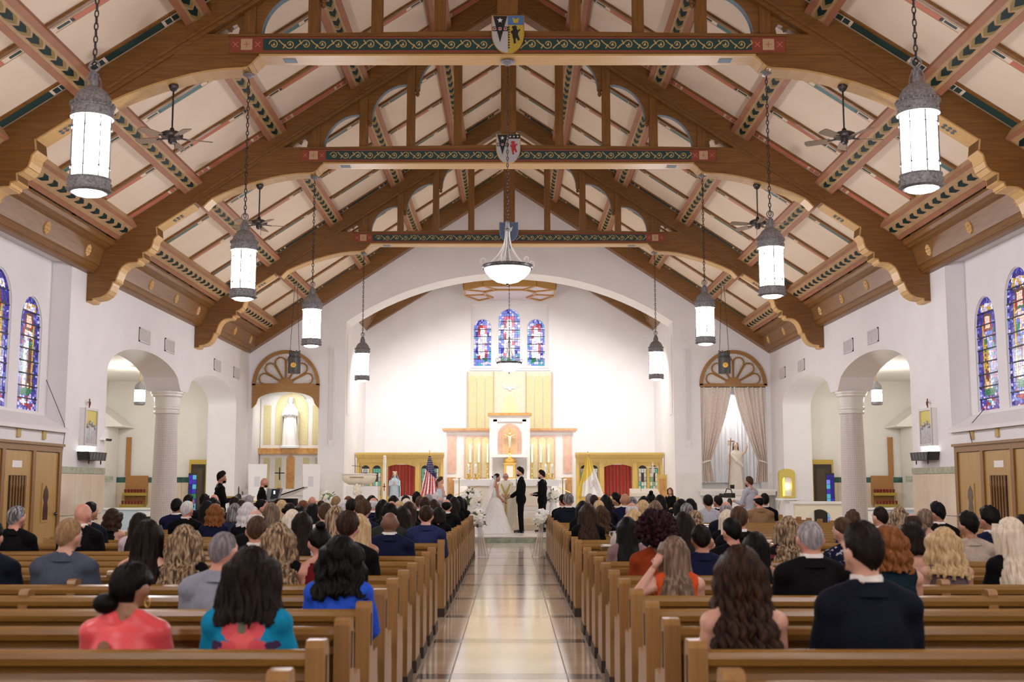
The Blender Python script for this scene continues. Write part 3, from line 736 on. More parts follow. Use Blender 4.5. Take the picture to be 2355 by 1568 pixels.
# heraldic shields on the tie beams
def shield(cx, yy, ztop, w, h, kind, label):
    t = thing('heraldic_shield', label, 'shield', (cx, yy, ztop), group='shields on the tie beams')
    def half(n=14):
        pts = [(w/2, 0), (w/2, -h*.45)]
        for k in range(1, n+1):
            a = k/n*PI/2; pts.append((w/2*math.cos(a)**.85 if a < PI/2-1e-6 else 0, -h*.45 - h*.55*math.sin(a)))
        return pts
    hp = half(); right = [(0, 0)] + hp; left = [(0, 0)] + [(-x, z) for x, z in hp]
    out = [(-x*1.05, z*1.025+.01) for x, z in hp[::-1]] + [(x*1.05, z*1.025+.01) for x, z in hp]
    MB().prism(out, 'y', -.02, .02).build('rim', m_gold if kind != 2 else m_cream, t)
    silver = mat('silver paint', (.48, .46, .46), .5); gold = mat('gold paint', (.50, .36, .05), .5); blue = mat('heraldic blue', (.08, .17, .36), .5); redp = mat('heraldic red', (.45, .03, .03), .5)
    def flat(nm, poly, m, d=-.030): return MB().prism(poly, 'y', d, -.018).build(nm, m, t)
    def star(cx, cz, r, m):
        pts = [(cx + (r if k % 2 == 0 else r*.42)*math.sin(k*PI/5), cz + (r if k % 2 == 0 else r*.42)*math.cos(k*PI/5)) for k in range(10)]
        flat('star', pts, m, -.042)
    if kind in (0, 1):
        flat('left_field', left, silver, -.026)
        flat('pile', [(-w*.47, -.005), (-w*.02, -.005), (-w*.25, -h*.72)], m_black, -.034)
        flat('fess', [(-w*.49, -h*.30), (0, -h*.30), (0, -h*.42), (-w*.48, -h*.42)], m_black, -.036)
        star(-w*.25, -h*.13, w*.09, m_white)
        for q in (-.42, -.25, -.08):
            c = [(w*q + w*.055*math.cos(a), -h*.36 + w*.055*math.sin(a)) for a in [k*PI/5 for k in range(10)]]
            flat('roundel', c, m_white, -.040)
            MB().box(w*q-.007*w/.48, w*q+.007*w/.48, -.044, -.03, -h*.36-w*.05, -h*.36+w*.05).box(w*q-w*.05, w*q+w*.05, -.044, -.03, -h*.36-.007, -h*.36+.007).build('cross', redp, t)
        lion = [(.10,-.30),(.16,-.28),(.22,-.27),(.27,-.30),(.26,-.36),(.30,-.40),(.36,-.36),(.38,-.39),(.31,-.45),(.30,-.52),(.33,-.58),(.36,-.66),(.30,-.68),(.27,-.62),(.24,-.60),(.22,-.66),(.24,-.74),(.17,-.76),(.16,-.66),(.13,-.58),(.12,-.50),(.08,-.47),(.07,-.42),(.13,-.41),(.14,-.36)]
        if kind == 0:
            flat('right_field', right, gold, -.026); flat('chief', [(0, 0), (w/2, 0), (w/2, -h*.25), (0, -h*.25)], blue, -.034)
            flat('crest', [(w*.18, -h*.20), (w*.32, -h*.20), (w*.36, -h*.05), (w*.25, -h*.10), (w*.14, -h*.05)], gold, -.038)
            flat('beast', [(x*w*1.0+.02*w, z*h) for x, z in lion], m_black, -.036)
            mb = MB()
            for k in range(9):
                mb.prism([(.01*w, -h*(.28+.07*k)), (.07*w, -h*(.31+.07*k)), (.01*w, -h*(.34+.07*k))], 'y', -.034, -.02)
            mb.build('dentils', m_black, t, kind='stuff')
        else:
            flat('right_field', right, silver, -.026); flat('chief', [(0, 0), (w/2, 0), (w/2, -h*.15), (0, -h*.15)], m_black, -.034)
            for q in (.08, .24, .40): star(w*q, -h*.08, w*.055, m_white)
            flat('beast', [(x*w*1.05, (z+.04)*h) for x, z in lion], redp, -.036)
    else:
        flat('left_field', left, blue, -.026); flat('right_field', right, blue, -.026)
        sc = [(x*.8, z*.85-.03) for x, z in hp]
        flat('inner_border', [(-x, z) for x, z in sc[::-1]] + sc, mat('grey blue paint', (.10, .14, .22), .5), -.030)
        flat('lily', [(0, -h*.15), (w*.10, -h*.30), (w*.22, -h*.22), (w*.16, -h*.45), (w*.06, -h*.50), (w*.08, -h*.7), (-w*.08, -h*.7), (-w*.06, -h*.50), (-w*.16, -h*.45), (-w*.22, -h*.22), (-w*.10, -h*.30)], m_white, -.036)
    return t
for yy, ya, yb, px, wpx, kd, lb in ((17.97, 38, 122, 1168, 72, 0, 'heraldic shield with star and black beast on gold, nearest tie beam'), (24.25, 310, 375, 1169, 54, 1, 'heraldic shield with red beast on the middle tie beam'), (32.6, 512, 555, 1170, 42, 2, 'small blue heraldic shield on the farthest tie beam')):
    f = yy - .26; p = at_y(px, ya, f); q = at_y(px, yb, f); w = at_y(px + wpx/2, ya, f).x - at_y(px - wpx/2, ya, f).x
    shield(p.x, f, p.z, w, p.z - q.z, kd, lb)

# ------------------------------------------------------------------ stained glass
def glass(name, col, e): return mat('stained glass ' + name, tuple(c*.6 for c in col), .25, emit=col, estr=e)
GE = .40
G = [glass('ultramarine', (.045, .030, .42), GE), glass('violet', (.11, .045, .36), GE), glass('sky', (.20, .27, .85), GE), glass('deep blue', (.020, .016, .20), GE), glass('pale lilac', (.60, .55, .95), .6), glass('ruby', (.45, .015, .02), GE),
     glass('emerald', (.02, .22, .09), GE), glass('amber', (.75, .45, .05), GE), glass('flesh', (.85, .55, .45), .8), glass('umber', (.16, .06, .02), GE), glass('white', (.95, .92, .95), .7), glass('plum', (.18, .02, .12), GE), glass('aqua', (.10, .45, .60), GE), glass('rose', (.80, .16, .30), GE)]
m_lead = mat('window lead', (.010, .009, .012), .5)
def lancet(no, axis, c0, sg, c, h, z0, zt, rise, nc, nr, fig, label, seed):
    """axis x: glass in plane x = c0, u = y ; axis y: plane y = c0, u = x ; sg: direction towards the room"""
    rnd = random.Random(seed)
    P = (lambda u, d, z: (c0 + sg*d, u, z)) if axis == 'x' else (lambda u, d, z: (u, c0 + sg*d, z))
    spring = zt - rise
    def hw(z): return h if z <= spring else h*math.sqrt(max(0, 1 - ((z - spring)/rise)**2))
    root = None
    zs = [z0 + (zt - .004 - z0)*k/nr for k in range(nr+1)]
    base = MB()
    for a, b in zip(zs, zs[1:]):
        base.add([P(c-hw(a), -.01, a), P(c+hw(a), -.01, a), P(c+hw(b), -.01, b), P(c-hw(b), -.01, b)], [(0,1,2,3)])
    root = struct('window_%d' % no, base, m_lead, label=label)
    nodes = {}
    for j in range(nr+1):
        for i in range(nc+1):
            jx = (rnd.random()-.5)*.9/nc if 0 < i < nc else 0; jz = (rnd.random()-.5)*.8*(zt-z0)/nr if 0 < j < nr else 0
            t = -1 + 2*i/nc + jx*2*.5; z = zs[j] + jz; nodes[i, j] = (c + hw(z)*.985*t, z)
    mb = MB()
    for j in range(nr):
        for i in range(nc):
            q = [nodes[i,j], nodes[i+1,j], nodes[i+1,j+1], nodes[i,j+1]]
            cu = sum(p[0] for p in q)/4; cz = sum(p[1] for p in q)/4
            q = [(lerp(p[0], cu, .10), lerp(p[1], cz, .10)) for p in q]
            tu = (cu - c)/h; tv = (cz - z0)/(zt - z0)
            mi = fig(tu, tv, i in (0, nc-1), rnd)
            dd = .004 + .004*rnd.random()
            mb.add([P(p[0], dd, p[1]) for p in q], [(0,1,2,3)], mi)
    mb.build('glass_pieces', G, root, kind='stuff')
    for k in range(1, 9 if axis == 'x' else 6):
        zz = z0 + (zt - z0)*k/(9.3 if axis == 'x' else 6.4); w = hw(zz)
        MB().add([P(c-w, .008, zz-.011), P(c+w, .008, zz-.011), P(c+w, .03, zz-.011), P(c-w, .03, zz-.011), P(c-w, .008, zz+.011), P(c+w, .008, zz+.011), P(c+w, .03, zz+.011), P(c-w, .03, zz+.011)],
             [(0,1,2,3),(4,5,6,7),(0,1,5,4),(1,2,6,5),(2,3,7,6),(3,0,4,7)]).build('saddle_bar', m_lead, root)
    mb = MB(); n = 28; pts = [(c-h, z0)] + [(c - h*math.cos(PI*k/n), spring + rise*math.sin(PI*k/n)) for k in range(n+1)] + [(c+h, z0), (c-h, z0)]
    for a, b in zip(pts, pts[1:]): mb.tube([P(a[0], .02, a[1]), P(b[0], .02, b[1])], .02, 5)
    mb.build('window_frame', m_plaster, root)
    return root
def fig_side(robe, cloak, ground):
    def f(u, v, border, rnd):
        r = rnd.random()
        if border: return rnd.choice((0, 1, 2, 4, 3, 3, 0, 2))
        if v < .14:                                   # ornament at the foot
            if abs(u) < .3 and .05 < v < .11: return rnd.choice((5, 12, 10))
            return rnd.choice((0, 2, 5, 1, 4))
        if v < .19 and abs(u) < .55: return ground
        mx = lambda a, *alt: a if r < .55 else rnd.choice(alt)
        if v < .25 and .06 < abs(u) < .30: return 8   # feet
        if v < .52 and abs(u) < .34 - .1*(v-.27): return mx(cloak, 11, 9) if u > -.02 else mx(robe, 4, 2, 8)
        if v < .70 and abs(u) < .40 - .35*max(0, v-.6): return mx(robe, 4, 8, 2) if (u < .05 or v > .62) else mx(6, cloak, 12)
        if abs(u - .48) < .06 and v < .75: return 7           # staff
        if v < .72 and abs(u) < .56: return 5 if r < .5 else 6
        if .72 <= v < .82 and abs(u) < .20: return 8
        if .72 <= v < .85 and abs(u) < .36: return 9 if v > .79 else 5
        if .86 < v < .93 and abs(u) < .55: return rnd.choice((10, 7, 4))
        return rnd.choice((0, 0, 1, 2, 3, 0, 3))
    return f
def fig_back(u, v, border, rnd):
    if border: return rnd.choice((2, 4, 10, 2, 12))
    if v < .10: return rnd.choice((2, 12, 4))
    if v < .16: return rnd.choice((12, 6, 2))
    if v < .70 and abs(u) < .38: return 10 if rnd.random() < .85 else 4
    if v < .80 and abs(u) < .22: return 10
    if v < .88 and abs(u) < .55: return rnd.choice((13, 5, 13))
    if v < .7 and abs(u) < .6: return rnd.choice((13, 2, 4))
    return rnd.choice((2, 4, 2, 0))
no = 1
for s in (-1, 1):
    for k, (c, h, zt) in enumerate(L3):
        lb = 'stained glass lancet with saint, %s wall, %s' % ('left' if s < 0 else 'right', ('hidden outer light', 'taller central light', 'light nearest the altar')[k])
        lancet(no, 'x', s*9.19, -s, c, h, 2.95, zt, h*1.15, 13, 46, fig_side(*[((4, 9, 6), (8, 5, 6), (10, 9, 6)), ((7, 7, 6), (8, 2, 6), (2, 7, 6))][s > 0][k]), lb, no*7+1); no += 1
for k, (c, h, zt) in enumerate(LB):
    lancet(no, 'y', 45.36, -1, c, h, 6.08, zt, h, 8, 22, fig_back, 'stained glass altar window, %s light' % ('left', 'taller central', 'right')[k], no*5); no += 1
# daylight behind the altar window is carried by the glass itself

# ------------------------------------------------------------------ things on the side walls
m_grille = mat('painted vent metal', (.66, .62, .61), .5)
m_dark = mat('dark void', (.02, .018, .016), .8)
def grille(s, y0, y1, z0, z1, lb):
    t = thing('air_grille', lb, 'vent', (s*8.75, (y0+y1)/2, z0), group='wall vents')
    w, h = (y1-y0)/2, z1-z0
    MB().box(*sorted((0, -s*.012)), -w, w, 0, h).build('backing', m_grille, t)
    mb = MB().box(*sorted((0, -s*.03)), -w, w, 0, .03).box(*sorted((0, -s*.03)), -w, w, h-.03, h).box(*sorted((0, -s*.03)), -w, -w+.03, 0, h).box(*sorted((0, -s*.03)), w-.03, w, 0, h)
    mb.build('frame', m_grille, t)
    mb = MB()
    for k in range(9): yy = -w + .05 + k*(2*w-.1)/8; mb.box(*sorted((-s*.012, -s*.024)), yy-.012, yy+.012, .03, h-.03)
    mb.build('louvres', m_grille, t, kind='stuff')
for s in (-1, 1):
    sd = 'left' if s < 0 else 'right'
    for (a, b, lb) in ((27.55, 28.36, 'pale wall vent above the big arch, nearer one, %s wall'), (29.62, 30.43, 'pale wall vent above the big arch, farther one, %s wall'), (34.6, 35.36, 'small pale wall vent past the column, nearer one, %s wall'), (37.06, 37.81, 'small pale wall vent past the column, farthest one, %s wall')):
        grille(s, a, b, 4.91, 5.25, lb % sd)
m_relief = mat('silvered relief', (.50, .49, .50), .4, .3, col2=(.36, .35, .37), scale=20, bump=.6, bscale=25)
m_trough = mat('wrought iron lamp trough', (.030, .027, .026), .55)
m_tube = mat('lit picture tube', (.9, .9, .9), .4, emit=(1, .97, .95), estr=26)
for s in (-1, 1):
    sd = 'left' if s < 0 else 'right'; X = lambda d: s*8.75 - s*d
    t = thing('station_plaque', 'framed silver relief plaque with crucifix on top, %s wall pier' % sd, 'plaque', (s*8.75, 24.33, 2.34), group='stations of the cross')
    w, h = .36, .78
    D = lambda a, b: sorted((-s*a, -s*b))
    MB().box(*D(0, .10), -w, w, 0, h).build('backboard', m_white, t)
    mb = MB().box(*D(.10, .13), -w, w, 0, .05).box(*D(.10, .13), -w, w, h-.05, h).box(*D(.10, .13), -w, -w+.05, .05, h-.05).box(*D(.10, .13), w-.05, w, .05, h-.05)
    mb.build('frame', mat('silver frame', (.55, .52, .52), .4, .3), t)
    MB().box(*D(.10, .108), -w+.05, w-.05, .40, h-.05).build('gold_ground', mat('yellow gold ground', (.62, .50, .07), .4), t)
    for k, (yy, hh) in enumerate(((-.2, .40), (-.07, .47), (.08, .44), (.21, .38))):
        mb = MB().lathe([(.075, 0), (.085, hh*.3), (.07, hh*.6), (.06, hh*.78), (.02, hh*.82)], 8, (-s*.11, yy, .05), sx=.35)
        mb.sph((-s*.12, yy, .05 + hh*.90), (.03, .042, .05), 8, 6); mb.build('relief_figure', m_relief, t, True)
    c = MB().box(*D(.05, .07), -.012, .012, h, h+.20).box(*D(.05, .07), -.06, .06, h+.11, h+.135).sph((-s*.075, 0, h+.10), (.015, .02, .05), 6, 5)
    c.build('crucifix', mat('red brown wood', (.16, .04, .02), .5), t)
    t = thing('picture_lamp', 'dark iron lamp trough glowing under the %s wall plaque' % sd, 'lamp', (s*8.75, 24.45, 2.06), group='plaque lamps')
    P = [(-.55, .16), (.55, .16), (.48, 0), (-.48, 0)]
    MB().prism(P, 'x', *D(.22, .24)).build('front', m_trough, t)
    mb = MB().box(*D(0, .24), -.48, .48, -.01, .0)
    mb.prism([(-.55, .16), (-.53, .16), (-.46, 0), (-.48, 0)], 'x', *D(0, .24)); mb.prism([(.55, .16), (.53, .16), (.46, 0), (.48, 0)], 'x', *D(0, .24))
    mb.build('tray', m_trough, t)
    mb = MB()
    for k in range(6): yy = -.45+.18*k; mb.bar((-s*.245, yy, .01), (-s*.245, yy+.06, .15), .015, .01, up=(1,0,0))
    mb.build('tracery', m_pewter, t, kind='stuff')
    for yy in (-.35, .35): MB().sph((-s*.18, yy, -.05), (.015, .015, .05), 6, 5).build('knob', m_trough, t)
    MB().tube([(-s*.12, -.38, .13), (-s*.12, .38, .13)], .025, 8).build('tube', m_tube, t, True)
    # confessional front
    t = thing('confessional', 'golden oak confessional front with three doors, %s wall' % sd, 'confessional', (s*8.75, 18.9, 0), group='confessionals')
    m_gox = wood('golden oak', (.46, .28, .085), (.37, .21, .06), 'z', .28)
    m_god = wood('brown oak frame', (.27, .13, .035), (.19, .085, .02), 'z', .35)
    L = 3.98
    mb = MB().box(*D(0, .10), 0, L, 2.17, 2.28).box(*D(0, .14), -.03, L+.03, 2.28, 2.33)
    for yy in (0, 1.29, 2.60, L-.13): mb.box(*D(0, .10), yy, yy+.13, 0, 2.17)
    mb.build('frame', m_god, t)
    for k, (a, b) in enumerate(((.14, 1.28), (1.43, 2.59), (2.74, L-.14))):
        dr = MB().box(*D(.02, .07), a, b, .02, 2.16).build('door', m_gox, t)
        m = (a+b)/2
        if k == 1:
            MB().box(*D(.07, .075), m-.36, m+.36, .35, 1.72).build('opening', m_dark, dr)
            for q in range(6): yy = m-.30+.12*q; MB().lathe([(.022, .36), (.022, .5), (.028, .55), (.02, .6), (.02, 1.5), (.028, 1.55), (.022, 1.6), (.022, 1.71)], 8, (-s*.09, yy, 0)).build('baluster', m_god, dr, True)
            MB().box(*D(.07, .075), m-.24, m+.16, 1.86, 1.98).build('paper_notice', m_white, dr)
        else:
            MB().box(*D(.07, .085), m-.17, m+.17, .86, 1.58).build('window_frame', m_gox, dr)
            key = [(m-.11, .90), (m+.11, .90), (m+.11, 1.12), (m+.075, 1.22), (m+.13, 1.33), (m+.10, 1.44), (m, 1.54), (m-.10, 1.44), (m-.13, 1.33), (m-.075, 1.22), (m-.11, 1.12)]
            MB().prism(key, 'x', *D(.085, .09)).build('keyhole_pane', mat('dark red glass', (.05, .008, .006), .2), dr)
            MB().sph((-s*.11, (b-.09 if k == 2 else a+.09), 1.0), .035, 8, 6).build('knob', m_iron, dr, True)
        for zz in (.5, 1.75): MB().box(*D(.07, .09), a-.015, a+.02, zz-.09, zz+.09).build('hinge', m_black, dr)
    for yy, nm in ((21.0, 'nearer'), (22.15, 'farther')):
        tag(MB().box(*sorted((s*8.75, s*8.715)), yy-.07, yy+.07, 2.40, 2.56).build('number_plate', m_straw), 'small brass plate above the %s confessional door, %s one' % (sd, nm), 'plate', 'brass plates over the confessionals')
    # loose cord from the window catch
    if s < 0: pts = [(-9.1, 23.05, 3.6), (-8.75, 23.15, 2.75), (-8.70, 23.1, 2.62), (-8.71, 22.98, 2.0), (-8.71, 22.95, 1.8)]
    else: pts = [(9.1, 22.4, 3.0), (8.75, 22.3, 2.66), (8.69, 22.2, 2.62), (8.70, 21.9, 1.95)]
    tag(MB().tube(pts, .007, 5).build('window_cord', m_black), 'thin dark cord hanging from the %s window' % sd, 'cord', 'window cords')
# emergency light on the left pier
t = thing('emergency_light', 'white emergency light with two heads on the left pier', 'light', (-8.75, 25.35, 2.5))
MB().box(0, .12, -.12, .12, 0, .06).build('body', m_white, t)
MB().box(.0, .1, -.04, .10, .06, .22).build('battery_box', m_white, t)
for q in (-.08, .08): MB().lathe([(.03, 0), (.045, .03), (.04, .05)], 10, (.14, q, -.02)).build('lamp_head', m_iron, t, True)

# ------------------------------------------------------------------ side chapels: doors, candle racks, counters
m_cork = mat('brown mosaic', (.40, .20, .06), .6, col2=(.30, .13, .035), scale=60)
m_ddoor = mat('dark door', (.020, .014, .010), .35, col2=(.035, .024, .016), scale=4, stretch=(6, 6, .4))
m_redglass = mat('ruby votive glass', (.18, .012, .008), .15)
nd = 1
for s in (-1, 1):
    sd = 'left' if s < 0 else 'right'
    def xr(a, b): return sorted((s*a, s*b))
    xa = abs(at_y(440 if s < 0 else 1912, 1100, 37.9).x); xb = abs(at_y(477 if s < 0 else 1866, 1100, 37.9).x)
    hi, lo = max(xa, xb) + .05, min(xa, xb) - .02
    # dark vestibule door in a golden frame
    d = struct('door_%d' % nd, MB().box(*xr(lo, hi), 37.80, 37.93, .173, 2.33), mat('golden door frame', (.50, .34, .05), .4), label='dark door with stained glass panel, golden lintel, %s side chapel' % sd); nd += 1
    MB().box(*xr(lo+.07, hi-.07), 37.77, 37.80, .173, 2.18).build('door_leaf', m_ddoor, d)
    MB().box(*xr(lo+.14, hi-.14), 37.755, 37.77, .9, 2.05).build('upper_panel', mat('brown glass', (.07, .05, .03), .2), d)
    rnd = random.Random(40 + nd)
    for k in range(10):
        for q in range(2):
            a = hi - .02 - .12*q; MB().box(*xr(a-.115, a), 37.73, 37.745, .35+.15*k, .49+.15*k).build('glass_pane', G[rnd.choice((0, 12, 2, 12, 3, 6))], d)
    MB().box(*xr(hi-.27, hi+.0), 37.745, 37.76, .3, 1.9).build('panel_frame', m_black, d)
    # hooded stub wall
    t = struct('wall_stub_' + sd, MB().box(*xr(12.6, 13.0), 36.8, 37.9, 0, 3.35), m_alcove, label='short white wall with sloping hood, %s side chapel' % sd)
    MB().prism([(s*13.0, 4.05), (s*12.1, 3.38), (s*12.1, 3.34), (s*13.0, 3.34)], 'y', 36.7, 37.95).build('hood', m_alcove, t)
    MB().box(*xr(12.34, 13.0), 36.77, 36.80, 1.62, 1.8).build('green_band', m_greenmarble, t)
    # mosaic board and votive rack
    t = thing('mosaic_panel', 'brown mosaic board behind the votive candles, %s side chapel' % sd, 'panel', (s*11.95, 37.92, .9), group='mosaic boards')
    MB().box(-.36, .36, -.02, .02, 0, .92).build('board', m_cork, t)
    MB().box(*sorted((s*.22, s*.38)), -.02, .02, .92, 2.15).build('upright', m_cork, t)
    t = thing('votive_rack', 'two tier brass votive candle rack, %s side chapel' % sd, 'candle rack', (s*11.95, 37.5, .83), group='votive racks')
    MB().box(-.36, .36, -.12, .12, .0, .09).build('lower_tier', mat('rack brass', (.42, .30, .05), .4, .4), t)
    MB().box(-.36, .36, .12, .36, .36, .45).build('upper_tier', _M['rack brass'], t)
    MB().box(-.36, -.33, .30, .36, 0, .36).box(.33, .36, .30, .36, 0, .36).build('rack_leg', _M['rack brass'], t)
    cup = MB().lathe([(.032, 0), (.042, .11), (.038, .11), (.030, .01)], 8).mesh('votive_cup', m_redglass, True)
    for r_ in range(2):
        for k in range(7):
            od = ('leftmost', 'second', 'third', 'middle', 'fifth', 'sixth', 'rightmost')[k]
            o = obj('votive_candle', cup, None, (s*11.95 - .30 + .10*k, 37.5 + .24*r_, .83 + .09 + .36*r_))
            tag(o, '%s ruby glass votive candle on the %s tier, %s side chapel' % (od, ('lower', 'upper')[r_], sd), 'candle', 'votive candles %s %s tier' % (sd, ('lower', 'upper')[r_]))
    t = thing('chapel_counter', 'pale blue and white counter under the votive rack, %s side chapel' % sd, 'counter', (s*11.6, 36.9, .0), group='chapel counters')
    MB().box(-.9, .9, -.75, -.12, .173, .78).build('body', m_paleblue, t); MB().box(-.95, .95, -.8, -.11, .78, .83).build('top', m_white, t)
    MB().box(*sorted((-s*.3, -s*.88)), -.76, -.75, .22, .74).build('front_panel', m_white, t)
# ------------------------------------------------------------------ chancel furniture
m_yoak = wood('yellow oak', (.66, .46, .11), (.56, .37, .08), 'z', .35)
m_pink = mat('pink marble', (.66, .40, .29), .2, col2=(.58, .33, .23), scale=6)
m_rose = mat('orange onyx', (.60, .32, .10), .25, col2=(.45, .22, .06), scale=7)
m_mosaic = mat('gold mosaic', (.66, .59, .36), .45, .0, col2=(.55, .47, .22), scale=45, bump=.2)
m_cream2 = mat('ivory stone', (.74, .66, .52), .4)
m_velvet = mat('red velvet', (.42, .035, .015), .7, sheen=.4)
m_wax = mat('white wax', (.86, .84, .78), .4, sss=.2)
m_brass = mat('polished brass', (.62, .42, .12), .28, .9)
def arch_panel(x0, x1, z0, zt, y0, y1, n=12):
    c, h = (x0+x1)/2, (x1-x0)/2; sp = zt - h
    return MB().prism([(x0, z0), (x1, z0)] + [(c + h*math.cos(PI*k/n), sp + h*math.sin(PI*k/n)) for k in range(n+1)], 'y', y0, y1)
# reredos
t = thing('reredos', 'tall white and gold marble reredos behind the altar', 'reredos', (0, 42.6, .692))
MB().box(-2.32, 2.32, .4, .8, 0, 2.74).build('wall', m_marble, t)
MB().box(-2.42, -.74, .3, .8, 2.74, 2.80).box(.74, 2.42, .3, .8, 2.74, 2.80).build('cornice_lower', m_pink, t)
for s in (-1, 1):
    MB().box(*sorted((s*2.46, s*.74)), .26, .8, 2.80, 2.88).build('cornice', m_rose, t)
    MB().box(*sorted((s*2.27, s*1.95)), .38, .40, 1.25, 2.62).build('pilaster_panel', m_pink, t)
    MB().box(*sorted((s*2.27, s*1.95)), .38, .40, .15, 1.10).build('lower_panel', m_rose, t)
    fr = MB().box(*sorted((s*1.66, s*.72)), .375, .40, 1.05, 2.60).build('panel_frame', m_pink, t)
    for k in range(3):
        a = s*(.76 + .30*k); b = s*(.76 + .30*k + .25)
        arch_panel(min(a, b), max(a, b), 1.08, 2.55, .36, .376).build('gold_panel', m_mosaic, fr)
MB().box(-.74, .74, .30, .8, 0, 3.34).build('centre_block', m_marble, t)
MB().box(-.80, .80, .24, .8, 3.34, 3.44).build('centre_cornice', m_rose, t)
MB().box(-.60, -.46, .26, .30, 1.9, 3.2).box(.46, .60, .26, .30, 1.9, 3.2).box(-.60, .60, .26, .30, 3.12, 3.2).build('niche_frame', m_marble, t)
nb = arch_panel(-.42, .42, 1.95, 3.05, .285, .30).build('niche_ground', m_pink, t)
arch_panel(-.27, .27, 1.95, 2.9, .275, .286).build('niche_gold', mat('peach ground', (.70, .46, .25), .5), nb)
MB().box(-.66, .66, .12, .30, 1.82, 1.92).build('shelf', m_marble, t)
MB().box(-.62, .62, .285, .30, .95, 1.78).build('grey_panel', mat('grey marble', (.50, .47, .45), .3), t)
gr = MB().box(-2.0, 2.0, 0, .3, 0, 1.0).build('gradine', m_marble, t)
MB().box(-2.05, 2.05, -.04, .3, 1.0, 1.05).build('gradine_shelf', m_marble, t)
# tabernacle
t = thing('tabernacle', 'gilded tabernacle with crown on the altar shelf', 'tabernacle', (0, 42.72, 1.745))
MB().box(-.20, .20, -.14, .14, 0, .52).build('body', m_gold, t)
MB().box(-.12, .12, -.155, -.14, .05, .46).build('door', mat('white enamel', (.75, .70, .6), .4), t)
MB().box(-.24, .24, -.17, .16, .52, .56).build('cornice', m_brass, t)
MB().lathe([(.20, .56), (.22, .62), (.15, .70), (.05, .76), (.03, .82), (0, .84)], 14).build('crown', m_gold, t, True)
for k in range(5): MB().sph((.2*math.cos(k*PI/4), -.2*math.sin(k*PI/4), .68), (.02, .02, .05), 6, 5).build('crown_point', m_brass, t, True)
# crucifix in the niche
t = thing('altar_crucifix', 'small gilt crucifix in the niche above the tabernacle', 'crucifix', (0, 42.80, 2.612))
MB().lathe([(.09, 0), (.08, .03), (.03, .07), (.02, .15)], 10).build('foot', m_gold, t, True)
MB().box(-.022, .022, -.02, .02, .12, .98).box(-.22, .22, -.02, .02, .68, .73).build('cross', m_gold, t)
c = MB().lathe([(.03, .25), (.045, .45), (.055, .62), (.03, .68)], 8, (0, -.04, 0)).sph((0, -.05, .74), (.035, .035, .045), 8, 6)
c.tube([(-.20, -.04, .72), (0, -.04, .64), (.20, -.04, .72)], .018, 6); c.build('corpus', m_cream2, t, True)
# candlesticks on the gradine
def make_candlestick(hh, hc):
    t = thing('candlestick', '', 'candlestick', (0, 0, 0), group='altar candlesticks')
    MB().lathe([(.075, 0), (.07, .03), (.03, .06), (.022, .12), (.04, .16), (.02, .20), (.018, hh*.55), (.035, hh*.6), (.018, hh*.66), (.018, hh-.05), (.055, hh-.02), (.06, hh)], 10).build('stick', m_brass, t, True)
    MB().lathe([(.034, hh), (.034, hh+hc), (.005, hh+hc+.01)], 10).build('candle', m_wax, t, True)
    MB().sph((0, 0, hh+hc+.03), (.009, .009, .025), 6, 5).build('flame', m_flame, t)
    return t
cs = make_candlestick(.58, .62); first = True
for s in (-1, 1):
    for k, px in enumerate((1081, 1101, 1121) if s < 0 else (1224, 1244, 1262)):
        x = at_y(px, 1090, 42.75).x; o = cs if first else copy_tree(cs); first = False
        o.location = (x, 42.75, 1.745); o['label'] = 'tall altar candlestick, %s of the three to the %s of the tabernacle' % (('outermost', 'middle', 'innermost') if s < 0 else ('innermost', 'middle', 'outermost'))[k:k+1][0].__str__().join(['', '']) if False else 'tall altar candlestick, %s of three to the %s of the tabernacle' % ((('outermost', 'middle', 'innermost') if s < 0 else ('innermost', 'middle', 'outermost'))[k], 'left' if s < 0 else 'right')
cs2 = make_candlestick(.18, .26); first = True
for px, lb in ((1077, 'short altar candle at the far left end of the altar'), (1094, 'short altar candle, second from the left end of the altar'), (1255, 'short altar candle, second from the right end of the altar'), (1270, 'short altar candle at the far right end of the altar')):
    x = at_y(px, 1095, 38.3).x; o = cs2 if first else copy_tree(cs2); first = False
    o.location = (x, 38.3, 1.70); o['label'] = lb; o['group'] = 'short candles on the altar'
# altar
t = thing('altar', 'white marble altar table with linen cloth', 'altar', (0, 38.2, .692))
MB().box(-1.35, 1.35, -.32, .32, .06, .90).build('block', m_marble, t); MB().box(-1.45, 1.45, -.38, .38, 0, .06).build('plinth', m_marble, t)
MB().box(-1.55, 1.55, -.42, .42, .90, .98).build('mensa', m_marble, t)
for k in (-.85, 0, .85): MB().box(k-.36, k+.36, -.335, -.32, .16, .80).build('relief_panel', m_cream2, t)
tag(MB().box(-1.57, 1.57, -.44, .40, 0, .028).box(-1.57, 1.57, -.445, -.425, -.18, .028).build('altar_cloth', mat('linen', (.85, .84, .82), .8), loc=(0, 38.2, 1.672)), 'white linen cloth lying on the altar', 'altar cloth')
